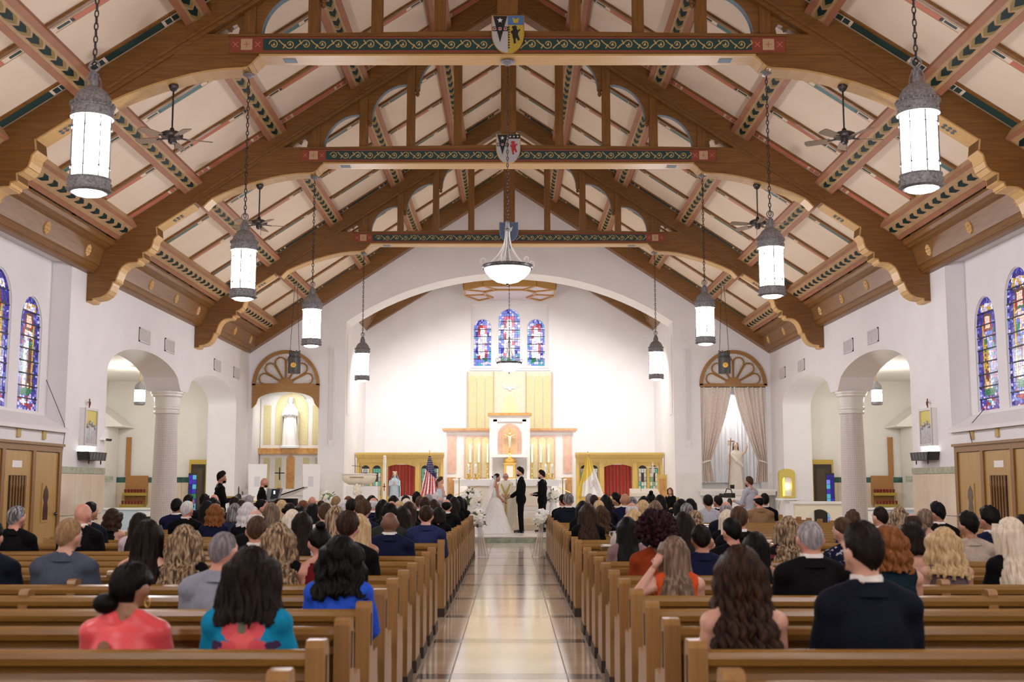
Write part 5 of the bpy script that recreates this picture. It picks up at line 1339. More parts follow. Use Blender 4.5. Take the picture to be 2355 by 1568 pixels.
for x in (-.36, .36):
    for y in (.03, .47): MB().box(x-.025, x+.025, y-.025, y+.025, 0, .4).build('leg', m_white, t)
# ------------------------------------------------------------------ pews
m_pew = wood('varnished pew oak', (.205, .100, .021), (.145, .066, .012), 'x', .30)
m_pewend = wood('pale oak pew end', (.34, .185, .062), (.27, .135, .040), 'z', .32)
m_pewtop = wood('oak pew rail', (.29, .150, .034), (.22, .108, .022), 'x', .24)
m_plinth = mat('scuffed dark plinth', (.05, .032, .020), .5)
ROWS = [5.17 + .823*k for k in range(10)] + [14.27 + .823*j for j in range(15)]
def prof_end(h=.905):
    return [(0, .10), (0, h-.03), (.012, h-.008), (.03, h), (.058, h), (.066, h-.008), (.074, h), (.10, h), (.118, h-.008), (.13, h-.03), (.145, .66), (.16, .625), (.185, .61), (.37, .61), (.40, .60), (.415, .575), (.415, .47), (.43, .43), (.44, .38), (.44, .10)]
XE, XM, XF, TE = .76, 3.05, 5.9, .082
def pew_meshes(s):
    """meshes for the block on side s, aisle end nearest x = 0"""
    o = -.744 if s < 0 else .823
    X = lambda a: o + s*a
    L = XF - XE
    D = {}
    D['end'] = MB().prism(prof_end(), 'x', *sorted((X(0), X(TE)))).mesh('end_panel', m_pewend)
    D['plinth'] = MB().box(*sorted((X(-.008), X(TE+.008))), -.01, .45, 0, .10).mesh('plinth', m_plinth)
    D['slot'] = MB().box(*sorted((X(-.004), X(.002))), .045, .075, .66, .84).mesh('slot', m_plinth)
    D['mid'] = MB().prism([(p[0]*.9+.01, p[1]*.99) for p in prof_end(.91)], 'x', *sorted((X(XM-XE), X(XM-XE+.06)))).mesh('divider', m_pewend)
    D['far'] = MB().prism(prof_end(), 'x', *sorted((X(L-TE), X(L)))).mesh('end_panel', m_pewend)
    a, b = sorted((X(TE), X(L-TE)))
    D['back'] = MB().prism([(.035, .82), (.065, .82), (.15, .43), (.15, .10), (.12, .10), (.115, .42)], 'x', a, b).mesh('back', m_pew)
    D['rail'] = MB().prism([(.012, .80), (.005, .83), (.012, .855), (.035, .865), (.075, .862), (.09, .845), (.09, .815), (.07, .80)], 'x', a, b).mesh('top_rail', m_pewtop)
    D['strip'] = MB().prism([(.028, .725), (.02, .735), (.035, .765), (.055, .77)], 'x', a, b).mesh('back_moulding', m_pew)
    D['seat'] = MB().prism([(.13, .415), (.13, .44), (.45, .452), (.475, .44), (.48, .42), (.46, .41)], 'x', a, b).mesh('seat', m_pew)
    D['shelf'] = MB().prism([(.02, .50), (-.10, .50), (-.11, .53), (-.105, .56), (-.095, .56), (-.095, .52), (.03, .52)], 'x', a, b).mesh('book_shelf', m_pew)
    D['kneeler'] = MB().prism([(-.22, .13), (-.06, .13), (-.06, .17), (-.09, .19), (-.19, .19), (-.22, .17)], 'x', a, b).mesh('kneeler', mat('kneeler vinyl', (.06, .03, .02), .5))
    D['card'] = MB().box(*sorted((X(.29), X(.47))), .005, .03, .655, .735).mesh('card_holder', m_black)
    return D
PEW_NAMES = dict(end='end_panel', plinth='plinth', slot='slot', mid='divider', far='end_panel', back='back', rail='top_rail', strip='back_moulding', seat='seat', shelf='book_shelf', kneeler='kneeler', card='card_holder')
ORD = ['nearest', 'second', 'third', 'fourth', 'fifth', 'sixth', 'seventh', 'eighth', 'ninth', 'tenth', 'eleventh', 'twelfth', 'thirteenth', 'fourteenth', 'fifteenth', 'sixteenth', 'seventeenth', 'eighteenth', 'nineteenth', 'twentieth', 'twenty-first', 'twenty-second', 'twenty-third', 'twenty-fourth', 'twenty-fifth', 'frontmost']
for s, sd in ((-1, 'left'), (1, 'right')):
    D = pew_meshes(s)
    for i, yy in enumerate([4.347] + ROWS):
        t = thing('church_pew', '%s oak pew from the camera, %s of the aisle' % (ORD[i], sd), 'pew', (0, yy, 0), group='oak pews %s of the aisle' % sd)
        for k, me in D.items():
            if k == 'card' and i % 3 == 2: continue
            obj(PEW_NAMES[k], me, t)
# ------------------------------------------------------------------ people: body, clothes and hair builders
def remesh(mb, vox, smooth=4):
    me = bpy.data.meshes.new('raw'); me.from_pydata(mb.v, [], mb.f)
    o = bpy.data.objects.new('raw', me); COL.objects.link(o)
    md = o.modifiers.new('r', 'REMESH'); md.mode = 'VOXEL'; md.voxel_size = vox; md.use_smooth_shade = True
    sm = o.modifiers.new('s', 'SMOOTH'); sm.factor = .5; sm.iterations = smooth
    ev = o.evaluated_get(bpy.context.evaluated_depsgraph_get())
    out = bpy.data.meshes.new_from_object(ev)
    bpy.data.objects.remove(o); bpy.data.meshes.remove(me)
    return out
def cap(mb, p, q, r0, r1, n=10, k=5, fl=1.0):
    """tapered capsule"""
    p, q = Vector(p), Vector(q)
    for i in range(k + 1):
        t = i/k; c = p.lerp(q, t); r = lerp(r0, r1, t); mb.sph(c, (r, r*fl, r), n, 7)
    mb.tube([p, q], [r0*.97, r1*.97], n)
def joints_seated(f=False, lean=0., arms='lap'):
    w = .145 if f else .170
    J = dict(hip=(0, 0, .10), waist=(0, -.03, .26), chest=(0, -.045, .42), neck=(0, -.035, .60), head=(0, .0, .785))
    for s, S_ in ((-1, 'L'), (1, 'R')):
        J['sh'+S_] = (s*w, -.04, .545); J['el'+S_] = (s*(w+.042), .03, .29); J['wr'+S_] = (s*.13, .27, .19); J['hd'+S_] = (s*.06, .35, .17)
        J['hp'+S_] = (s*.09, .02, .08); J['kn'+S_] = (s*.11, .385, .07); J['an'+S_] = (s*.11, .33, -.36); J['to'+S_] = (s*.13, .46, -.415)
    return J
def joints_standing(h=1.78, f=False):
    k = h/1.78; w = .145 if f else .172
    J = dict(hip=(0, 0, .95), waist=(0, 0, 1.10), chest=(0, -.01, 1.28), neck=(0, -.01, 1.48), head=(0, .02, 1.665))
    for s, S_ in ((-1, 'L'), (1, 'R')):
        J['sh'+S_] = (s*w, -.01, 1.42); J['el'+S_] = (s*(w+.045), -.02, 1.14); J['wr'+S_] = (s*(w+.04), .06, .90); J['hd'+S_] = (s*(w+.03), .09, .78)
        J['hp'+S_] = (s*.09, 0, .92); J['kn'+S_] = (s*.10, .01, .50); J['an'+S_] = (s*.10, -.02, .08); J['to'+S_] = (s*.11, .14, .03)
    return {a: tuple(c*k for c in v) for a, v in J.items()}
def add_hand(mb, wr, hd, s, sc=1.0, curl=.5):
    """palm and five separate fingers, thumb leaving the side of the palm"""
    wr, hd = Vector(wr), Vector(hd); d = (hd - wr).normalized()
    side = d.cross(Vector((0, 0, 1)));
    if side.length < .2: side = d.cross(Vector((0, 1, 0)))
    side.normalize(); side = side * (1 if s > 0 else -1); dn = d.cross(side).normalized()
    if dn.z > 0: dn = -dn
    pc = wr + d*.055*sc
    mb.tube([wr - d*.03*sc, wr + d*.01*sc, pc, wr + d*.095*sc], [.028*sc, .030*sc, .036*sc, .030*sc], 8)
    for k, (off, ln) in enumerate(((-.030, .060), (-.010, .076), (.010, .080), (.030, .070))):
        b = wr + d*.085*sc + side*off*sc; m = b + (d*(1-.3*curl) + dn*.4*curl).normalized()*ln*.5*sc; e = m + (d*(1-.8*curl) + dn*curl).normalized()*ln*.5*sc
        mb.tube([b, m, e], [.010*sc, .009*sc, .007*sc], 6)
    b = wr + d*.025*sc + side*.030*sc; m = b + (d*.6 + side*.6 + dn*.2).normalized()*.04*sc; e = m + (d*.8 + side*.1 + dn*.4).normalized()*.035*sc
    mb.tube([b, m, e], [.013*sc, .011*sc, .008*sc], 6)
HR = (.078, .098, .116)
def body_raw(J, f=False, legs=True):
    mb = MB(); V = lambda k: Vector(J[k]); g = .92 if f else 1.0
    hd = V('head'); sc = 1.0
    mb.sph(hd, HR, 18, 14)
    mb.sph(hd + Vector((0, .035, -.062)), (.054*g, .058, .062), 14, 10)               # jaw
    mb.sph(hd + Vector((0, .088, -.108)), (.022, .018, .02), 8, 6)                    # chin
    mb.sph(hd + Vector((0, .100, -.030)), (.013, .020, .024), 8, 6)                   # nose
    mb.sph(hd + Vector((0, .088, .012)), (.012, .012, .03), 8, 6)
    mb.sph(hd + Vector((0, .075, .028)), (.058, .022, .016), 10, 6)                   # brow
    mb.sph(hd + Vector((0, .092, -.075)), (.024, .014, .014), 8, 6)                   # lips
    for s in (-1, 1): mb.sph(hd + Vector((s*.080, -.005, -.015)), (.015, .026, .036), 8, 7)
    cap(mb, V('neck') + Vector((0, -.01, -.04)), hd + Vector((0, -.02, -.06)), .062*g, .055*g, 12)
    ch, wa, hp = V('chest'), V('waist'), V('hip')
    bw = max(.165, (Vector(J['shR']) - Vector(J['shL'])).length/2 + .015)
    up = (V('neck') - hp).normalized()
    mb.sph(ch, (bw*.90, .112 if not f else .105, .165), 18, 12)
    mb.sph(wa, (bw*.80 if not f else bw*.74, .105 if not f else .095, .16), 16, 12)
    mb.sph(hp, (.165 if not f else .170, .125, .13), 16, 12)
    mb.sph((V('shL') + V('shR'))/2 + Vector((0, 0, -.01)), (bw*.95, .085, .075), 16, 10)
    for S_, s in (('L', -1), ('R', 1)): cap(mb, V('neck') + Vector((s*.025, -.012, .045)), V('sh'+S_) + Vector((-s*.01, 0, .012)), .046*g, .056*g)      # trapezius
    if f:
        for s in (-1, 1): mb.sph(ch + Vector((s*.07, .085, -.01)), (.062, .055, .06), 10, 8)
    for S_, s in (('L', -1), ('R', 1)):
        mb.sph(V('sh'+S_), .066*g, 12, 9)
        cap(mb, V('sh'+S_), V('el'+S_), .055*g, .043*g); cap(mb, V('el'+S_), V('wr'+S_), .043*g, .028*g)
        if legs:
            cap(mb, V('hp'+S_), V('kn'+S_), .086, .060, 12); cap(mb, V('kn'+S_), V('an'+S_), .056, .040); 
            an, to = V('an'+S_), V('to'+S_); cap(mb, an + Vector((0, -.03, -.03)), to, .040, .032, fl=1)
    return mb
def torso_raw(J, f, d, sleeves, z_hi=None, legs=None, hem=None):
    """clothes grown d outside the body; sleeves 'long', 'short' or None"""
    mb = MB(); V = lambda k: Vector(J[k]); g = .92 if f else 1.0
    ch, wa, hp = V('chest'), V('waist'), V('hip')
    bw = max(.165, (Vector(J['shR']) - Vector(J['shL'])).length/2 + .015)
    mb.sph(ch, (bw*.90+d, .112+d, .165+d), 18, 12); mb.sph(wa, ((bw*.80 if not f else bw*.74)+d, .105+d, .16+d), 16, 12); mb.sph(hp, (.165+d, .125+d, .13+d), 16, 12)
    mb.sph((ch+wa)/2, ((bw*.85 if not f else bw*.80)+d, .108+d, .15), 16, 12)
    if sleeves is not None or z_hi is None:
        mb.sph((V('shL') + V('shR'))/2 + Vector((0, 0, -.012)), (bw*.95+d, .085+d, .070+d), 16, 10)
        for S_, s in (('L', -1), ('R', 1)): cap(mb, V('neck') + Vector((s*.052, -.014, .024)), V('sh'+S_) + Vector((-s*.01, 0, .010)), .046*g+d*.8, .056*g+d)
    if f:
        for s in (-1, 1): mb.sph(ch + Vector((s*.07, .085, -.01)), (.062+d, .055+d, .06+d), 10, 8)
    for S_, s in (('L', -1), ('R', 1)):
        if sleeves:
            mb.sph(V('sh'+S_), .066*g + d, 12, 9); e, w = V('el'+S_), V('wr'+S_)
            if sleeves == 'long': cap(mb, V('sh'+S_), e, .056*g+d, .046*g+d); cap(mb, e, e.lerp(w, .92), .046*g+d, .034*g+d)
            else: cap(mb, V('sh'+S_), V('sh'+S_).lerp(e, .55), .058*g+d, .052*g+d)
    return mb
def displace(me, amp, freq, seed=0):
    vs = me.vertices; n = len(vs); co = [0.0]*(3*n); me.vertices.foreach_get('co', co)
    for i in range(n):
        p = Vector((co[3*i]*freq*1.3 + seed, co[3*i+1]*freq, co[3*i+2]*freq*.8)); d = amp*noise.noise(p); nn = vs[i].normal
        co[3*i] += nn.x*d; co[3*i+1] += nn.y*d; co[3*i+2] += nn.z*d
    me.vertices.foreach_set('co', co); me.update()
def cut_below(me, zf):
    """drop faces whose centre fails zf(x, y, z)"""
    bm = bmesh.new(); bm.from_mesh(me)
    dead = [f for f in bm.faces if not zf(*f.calc_center_median())]
    bmesh.ops.delete(bm, geom=dead, context='FACES'); bm.to_mesh(me); bm.free(); me.update()
def merge_mb(me, mb):
    bm = bmesh.new(); bm.from_mesh(me); vs = [bm.verts.new(v) for v in mb.v]
    for f in mb.f:
        try: fc = bm.faces.new([vs[i] for i in f]); fc.smooth = True
        except ValueError: pass
    bm.to_mesh(me); bm.free(); me.update()
def turn_head(me, J, yaw, pitch=0., roll=0., neck=False):
    if not (yaw or pitch or roll): return me
    m2 = me.copy(); n = len(m2.vertices); co = [0.0]*(3*n); m2.vertices.foreach_get('co', co)
    nk = Vector(J['neck']); hd = Vector(J['head']); z0, z1 = nk.z - .01, nk.z + .08; pv = nk + Vector((0, .01, .06))
    for i in range(n):
        p = Vector(co[3*i:3*i+3]); w = min(1, max(0, (p.z - z0)/(z1 - z0)))
        if w <= 0: continue
        w = w*w*(3-2*w)
        if neck and p.z < nk.z + .10: w *= min(1, max(0, (.095 - math.hypot(p.x - nk.x, p.y - nk.y))/.03))
        M3 = Matrix.Rotation(yaw*w, 3, 'Z') @ Matrix.Rotation(pitch*w, 3, 'X') @ Matrix.Rotation(roll*w, 3, 'Y')
        q = M3 @ (p - pv) + pv; co[3*i:3*i+3] = q
    m2.vertices.foreach_set('co', co); m2.update(); return m2
# ---- hair: everything is built round a head at the origin, face towards +y, then moved to the head
def hair_cap(elmin, thick, seed=0, lump=.004, lf=30., elmax=None, nu=40, nv=14, strands=.0025):
    """shell over the skull; a = 0 at the back, +-pi at the face"""
    mb = MB()
    def f(u, v):
        a = -PI + 2*PI*u; lo = elmin(a); hi = elmax(a) if elmax else PI/2; el = lerp(lo, hi, v)
        d = Vector((math.sin(a)*math.cos(el), -math.cos(a)*math.cos(el), math.sin(el)))
        edge = min(1, v/.18); 
        if elmax: edge = min(edge, (1-v)/.25 + .1)
        t = thick(a, el)*(.25 + .75*edge)
        q = d*9
        t += lump*noise.noise(Vector((d.x*lf*.3 + seed, d.y*lf*.3, d.z*lf*.3))) + strands*math.sin(a*46 + 5*noise.noise(q + Vector((seed, 0, 0))))*edge
        return (d.x*(HR[0]+t), d.y*(HR[1]+t), d.z*(HR[2]+t))
    mb.grid(f, nu, nv, close_u=True); return mb
BK = lambda back, side, front: (lambda a: R(lerp(back, side, min(1, abs(a)/1.5)) if abs(a) < 1.5 else lerp(side, front, min(1, (abs(a)-1.5)/.75))))
def hair_long(zend, w0, w1, wave=0., wfreq=40., amp=.006, clumps=34, seed=0, nu=60, nv=40, phi0=118, phi1=72, yoff=0., ragged=.03):
    """fall of hair behind the head, from the crown down to zend (head coords)"""
    rnd = random.Random(seed); ph = [rnd.random()*6.28 for _ in range(clumps+2)]; le = [rnd.random() for _ in range(clumps+2)]
    yb = [(.10, -.085), (.04, -.108), (-.08, -.118), (-.16, -.125), (-.235, -.165), (-.335, -.198), (-.60, -.200)]
    def yback(z):
        for (za, ya), (zb, yb_) in zip(yb, yb[1:]):
            if z >= zb: return lerp(ya, yb_, min(1, max(0, (za - z)/(za - zb))))
        return yb[-1][1]
    def outer(u, v, off=0.):
        x = u*clumps; i = int(x) % (clumps+1); fr = x - int(x); ridge = math.sin(fr*PI); pp = lerp(ph[i], ph[i+1], fr)
        ze = zend + ragged*(le[i] - .5)*2*1.0
        z = lerp(.085, ze, v); t = min(1, max(0, (.085 - z)/(.085 - zend)))
        phi = R(lerp(phi0, phi1, t))*(2*u - 1)
        w = lerp(w0, w1, t)*(1 if v > .12 else lerp(.75, 1, v/.12)); D = lerp(.135, .10, t)
        o = amp*ridge*(1 if v > .1 else v*10) + .004*noise.noise(Vector((u*14+seed, z*9, seed))) - off
        wv = wave*math.sin(z*wfreq + pp*.8 + u*5)*min(1, t*2.2); wo = wave*.8*math.cos(z*wfreq + pp*.8 + u*5)*min(1, t*2.2)
        tip = max(0, (v-.9)/.1); o -= tip*.012
        return ((w + o)*math.sin(phi) + wv, yback(z) + D*(1 - math.cos(phi)) - (o + wo)*math.cos(phi) + yoff, z)
    mb = MB().grid(lambda u, v: outer(u, v), nu, nv)
    mb.grid(lambda u, v: outer(1-u, v, .018), nu, nv)
    m = nu+1; n1 = m*(nv+1)
    for j in range(nv):
        mb.f.append((j*m, (j+1)*m, n1+(j+1)*m+nu, n1+j*m+nu)); mb.m.append(0)
        mb.f.append((j*m+nu, n1+j*m, n1+(j+1)*m, (j+1)*m+nu)); mb.m.append(0)
    for i in range(nu):
        mb.f.append((nv*m+i, nv*m+i+1, n1+nv*m+nu-i-1, n1+nv*m+nu-i)); mb.m.append(0)
    return mb
_hair = {}
def hair_mesh(style, hi, var=0):
    k = (style, hi, var)
    if k in _hair: return _hair[k]
    n = 2 if hi else 1; sd = var*3.7 + 1; mb = MB(); A = dict(nu=40*n, nv=10*n)
    def join(b): mb.add(b.v, b.f)
    capL = lambda th=.016: hair_cap(BK(-30, 2, 42), lambda a, e: th + .006*math.sin(max(0, e)), sd, .005, **A)
    if style == 'short': join(hair_cap(BK(-46, -2, 40), lambda a, e: .010 + .014*max(0, math.sin(e)), sd, .006, 40, **A))
    elif style == 'buzz': join(hair_cap(BK(-42, 2, 44), lambda a, e: .005 + .004*max(0, math.sin(e)), sd, .002, 30, **A))
    elif style == 'quiff': join(hair_cap(BK(-40, 4, 38), lambda a, e: .008 + .030*max(0, math.sin(e))*(1 + .5*max(0, -math.cos(a))), sd, .012, 30, **A))
    elif style == 'curly': join(hair_cap(BK(-46, -2, 38), lambda a, e: .020 + .018*max(0, math.sin(e)), sd, .022, 55, strands=.004, **A))
    elif style == 'ring': join(hair_cap(BK(-42, -4, 20), lambda a, e: .009, sd, .004, 40, elmax=lambda a: R(26 + 10*math.cos(a)), **A))
    elif style == 'thin':
        join(hair_cap(BK(-42, 0, 46), lambda a, e: .009 - .006*max(0, math.sin(e))**3, sd, .003, 40, elmax=lambda a: R(58), **A))
    elif style == 'afro': join(hair_cap(BK(-55, -28, 30), lambda a, e: .075 + .03*math.cos(a)*math.cos(e), sd, .05, 34, strands=.006, nu=56*n, nv=18*n))
    elif style == 'bun':
        join(capL(.012)); join(MB().sph((0, -.125, .02), (.045, .04, .042), 14, 10))
    elif style == 'lowbun':
        join(capL(.014)); join(hair_cap(lambda a: R(-42) if abs(a) < 1.0 else R(0), lambda a, e: .014, sd, .003, **A)); b = MB().sph((-.070, -.088, -.085), (.062, .055, .056), 16, 12); join(b)
    elif style == 'topbun': join(capL(.012)); join(MB().sph((0, -.03, .145), (.042, .042, .036), 14, 10))
    elif style == 'updo':
        join(capL(.016))
        for q in range(9):
            a = 2*PI*q/9; join(MB().sph((.045*math.cos(a), -.115, -.03 + .05*math.sin(a)), (.028, .022, .026), 10, 7))
        join(MB().sph((0, -.125, -.03), (.035, .026, .035), 10, 8))
    elif style == 'pony':
        join(capL(.012)); p = [(0, -.11, .03), (0, -.15, .02), (.01, -.17, -.06), (.02, -.165, -.18), (.03, -.16, -.26)]; join(MB().tube(p, [.02, .03, .034, .026, .006], 10))
    elif style == 'bob': join(capL(.018)); join(hair_long(-.155, .106, .118, .002, 20, .005, 26, var, 30*n, 14*n, 122, 118, 0, .008))
    elif style == 'bobcurl': join(capL(.026)); join(hair_long(-.19, .115, .135, .012, 60, .012, 20, var, 36*n, 18*n, 122, 105, 0, .02))
    elif style == 'shoulder': join(capL(.022)); join(hair_long(-.265, .116, .165, .012, 46, .012, 22, var, 40*n, 24*n, 120, 100, 0, .025))
    elif style == 'mid': join(capL(.022)); join(hair_long(-.235, .116, .160, .007, 30, .008, 34, var, 44*n, 28*n, 120, 98, 0, .022))
    elif style == 'long': join(capL(.015)); join(hair_long(-.40, .104, .125, .003, 20, .006, 34, var, 36*n, 24*n, 118, 76, 0, .03))
    elif style == 'longer': join(capL(.016)); join(hair_long(-.47, .106, .14, .004, 18, .007, 36, var, 40*n, 28*n, 118, 80, 0, .04))
    elif style == 'wavy': join(capL(.018)); join(hair_long(-.44, .110, .185, .014, 52, .013, 22, var, 44*n, 34*n, 120, 84, 0, .04))
    elif style == 'wavylong': join(capL(.018)); join(hair_long(-.56, .108, .165, .011, 66, .012, 26, var, 50*n, 44*n, 118, 82, 0, .03))
    me = mb.mesh('hair', m_black, True, 80); _hair[k] = me
    return me
def hair_mat(name, c1, c2, rough=.5): return mat('hair ' + name, c1, rough, spec=.12, col2=c2, scale=1.0, stretch=(55, 55, 5), detail=5, contrast=(.38, .66), bump=.5)
HC = dict(black=hair_mat('black', (.0022, .0018, .0018), (.007, .0055, .005)), dark=hair_mat('dark brown', (.006, .0035, .0025), (.017, .0095, .006)), brown=hair_mat('brown', (.045, .022, .012), (.090, .048, .024)), umber=hair_mat('umber', (.016, .008, .005), (.052, .024, .012)),
          auburn=hair_mat('auburn', (.14, .045, .012), (.26, .10, .03)), ginger=hair_mat('ginger', (.20, .08, .02), (.36, .17, .05)), copper=hair_mat('copper', (.09, .03, .015), (.20, .08, .04)), ash=hair_mat('ash brown', (.10, .062, .040), (.26, .18, .125)), streak=hair_mat('streaked blonde', (.07, .038, .020), (.50, .36, .22)),
          blonde=hair_mat('blonde', (.40, .26, .12), (.62, .46, .26)), pale=hair_mat('pale blonde', (.58, .48, .36), (.78, .70, .58)), sandy=hair_mat('sandy', (.24, .14, .065), (.38, .24, .12)), grey=hair_mat('grey', (.20, .18, .185), (.40, .38, .39)), white=hair_mat('white', (.50, .47, .47), (.70, .68, .68)), salt=hair_mat('salt and pepper', (.06, .052, .052), (.36, .34, .35)), steel=hair_mat('steel grey', (.13, .115, .125), (.26, .235, .25)), burgundy=hair_mat('burgundy black', (.010, .004, .006), (.045, .010, .018)))
def skin(n, c): return mat('skin ' + n, c, .5, col2=tuple(x*.9 for x in c), scale=14, sss=.08)
SK = dict(fair=skin('fair', (.62, .34, .25)), pink=skin('pink', (.60, .28, .20)), tan=skin('tan', (.44, .21, .125)), olive=skin('olive', (.36, .18, .105)), brown=skin('brown', (.17, .075, .042)), deep=skin('deep', (.075, .034, .022)))
def cloth(n, c, c2=None, rough=.8, scale=24, **k): return mat('cloth ' + n, c, rough, col2=c2 or tuple(x*.86 for x in c), scale=scale, bump=.15, bscale=90, spec=.08, **k)
CL = dict(black=cloth('black', (.0035, .0035, .004), (.006, .006, .0065)), navy=cloth('navy', (.010, .012, .040)), blue=cloth('blue suit', (.022, .030, .095)), midnight=cloth('midnight', (.009, .011, .020)), charcoal=cloth('charcoal', (.020, .021, .026)), slate=cloth('slate grey', (.075, .088, .125)), grey=cloth('pale grey', (.27, .28, .34)), shirtgrey=cloth('grey shirt', (.44, .45, .50)), beige=cloth('beige', (.46, .38, .31)), tan=cloth('tan wool', (.27, .165, .085)), white=cloth('white', (.72, .68, .64)), cream=cloth('cream', (.66, .60, .52)), royal=cloth('royal blue', (.026, .095, .60)), rust=cloth('rust', (.25, .040, .010)), orange=cloth('orange', (.62, .085, .022)), maroon=cloth('maroon', (.085, .006, .008)), mauve=cloth('mauve', (.26, .16, .16)), plum=cloth('dusty plum', (.13, .085, .10)), lilac=cloth('lilac', (.58, .47, .52)), pink=cloth('pale pink', (.66, .42, .36)), teal=cloth('dark teal', (.006, .018, .026)), forest=cloth('dark green grey', (.028, .032, .026)), denim=cloth('denim blue', (.030, .042, .085)), lace=cloth('white lace', (.36, .35, .40), (.72, .69, .70), scale=70), floral=cloth('black floral', (.010, .008, .010), (.34, .05, .09), scale=11, contrast=(.60, .66)), nfloral=cloth('navy floral', (.008, .010, .028), (.42, .42, .48), scale=22, contrast=(.58, .64)), coral=mat('cloth coral satin', (.86, .085, .095), .36, col2=(.78, .075, .085), scale=6, sheen=.3), turq=None, wine=cloth('wine', (.12, .008, .010)))
def turq_mat():
    m = cloth('turquoise', (.008, .25, .44), (.008, .21, .38)); return m
CL['turq'] = turq_mat()
m_trous = CL['charcoal']
_bodies = {}
def seated_set(f, jm=None):
    """prototype meshes for a seated man / woman; jm moves single joints"""
    if f in _bodies and not jm: return _bodies[f]
    J = joints_seated(f); J.update(jm or {}); P = dict(J=J)
    P['body'] = remesh(body_raw(J, f), .0125)
    hm = MB()
    for S_, s in (('L', -1), ('R', 1)): add_hand(hm, J['wr'+S_], J['hd'+S_], s, .92 if f else 1.0)
    merge_mb(P['body'], hm)
    hi = J['neck'][2]
    keep = lambda x, y, z: z > -.03
    me = remesh(torso_raw(J, f, .016 if not f else .012, 'long'), .016, 5); displace(me, .010, 9, 3); P['suit'] = P['long'] = me
    me = remesh(torso_raw(J, f, .012, 'short'), .016, 5); displace(me, .006, 9, 5); P['shortsl'] = me
    me = remesh(torso_raw(J, f, .010, None), .014, 4); cut_below(me, lambda x, y, z: z < .50 or (z < .60 and .055 < abs(x) < .105)); displace(me, .004, 10, 7); P['tank'] = me
    me = remesh(torso_raw(J, f, .011, None), .014, 4); cut_below(me, lambda x, y, z: z < .50 or (abs(x) < .15 and z < .655)); displace(me, .004, 10, 9); P['vest'] = me
    me = remesh(torso_raw(J, f, .010, None), .014, 4); cut_below(me, lambda x, y, z: z < .36 + .10*max(0, y*8) or (z < .60 and y > -.02 and .06 < abs(x) < .085 and y > -.3)); P['strap'] = me
    me = remesh(torso_raw(J, f, .010, None), .014, 4); cut_below(me, lambda x, y, z: z < .40 or (abs(x) < .11 - (z-.40)*.2 and z < .62)); P['halter'] = me
    lg = MB()
    for S_ in 'LR':
        V = lambda k: Vector(J[k+S_])
        if not f: cap(lg, V('hp'), V('kn'), .102, .078, 12); cap(lg, V('kn'), V('an'), .076, .062)
        else: cap(lg, V('hp'), V('kn'), .105, .085, 12); cap(lg, V('kn'), V('kn').lerp(V('an'), .25), .085, .08)
    lg.sph(J['hip'], (.185, .14, .12), 14, 10)
    P['lower'] = remesh(lg, .02, 4)
    sh = MB()
    for S_ in 'LR': an, to = Vector(J['an'+S_]), Vector(J['to'+S_]); sh.tube([an + Vector((0, -.05, -.06)), an + Vector((0, .02, -.045)), to + Vector((0, .02, -.01))], [.046, .048, .034], 10)
    P['shoes'] = sh.mesh('shoes', m_black, True)
    # white shirt collar and jacket collar
    def ring(r0, r1, z0, z1, th, tilt):
        def g(u, v):
            a = lerp(-.05*PI, 1.05*PI, u) + PI; r = lerp(r0, r1, v); x, y = r*math.cos(a), r*.98*math.sin(a)
            return (x, y - .03 + .02*v, lerp(z0, z1, v) - (0 if y < 0 else tilt*y))
        return MB().grid(g, 24, 3)
    P['collar'] = ring(.077, .068, .662, .690, 0, .2).mesh('shirt_collar', m_white, True)
    P['jcollar'] = ring(.106, .085, .600, .667, 0, .5).mesh('jacket_collar', m_black, True)
    P['fc'] = face_mesh()
    if not jm: _bodies[f] = P
    return P
def face_mesh():
    mb = MB()
    for s in (-1, 1):
        mb.sph((s*.030, .086, .004), (.014, .008, .008), 8, 6, 0); mb.sph((s*.030, .0925, .004), (.006, .004, .006), 6, 5, 1)
        mb.tube([(s*.015, .094, .024), (s*.032, .092, .029), (s*.047, .080, .024)], .004, 5, 1)
    mb.tube([(-.022, .100, -.074), (0, .106, -.075), (.022, .100, -.074)], .0055, 6, 2)
    mb.tube([(-.018, .100, -.081), (0, .105, -.083), (.018, .100, -.081)], .0055, 6, 2)
    return mb.mesh('face_features', [mat('eye white', (.75, .72, .70), .3), mat('eye dark', (.02, .012, .01), .3), mat('lips', (.40, .13, .10), .45)], True)
def child(name, me, parent, m=None, loc=None, rot=None, scale=None):
    o = obj(name, me, parent, loc, rot, scale)
    if m is not None:
        if not o.data.materials: o.data.materials.append(m)
        o.material_slots[0].link = 'OBJECT'; o.material_slots[0].material = m
    return o
_turn = {}
def turned(me, J, yaw, pitch, roll, neck=False):
    k = (me.name, round(yaw, 2), round(pitch, 2), round(roll, 2))
    if k not in _turn: _turn[k] = turn_head(me, J, yaw, pitch, roll, neck)
    return _turn[k]
def moved(me, off):
    k = (me.name, tuple(round(c, 3) for c in off))
    if k not in _turn:
        m2 = me.copy(); m2.transform(Matrix.Translation(off)); _turn[k] = m2
    return _turn[k]
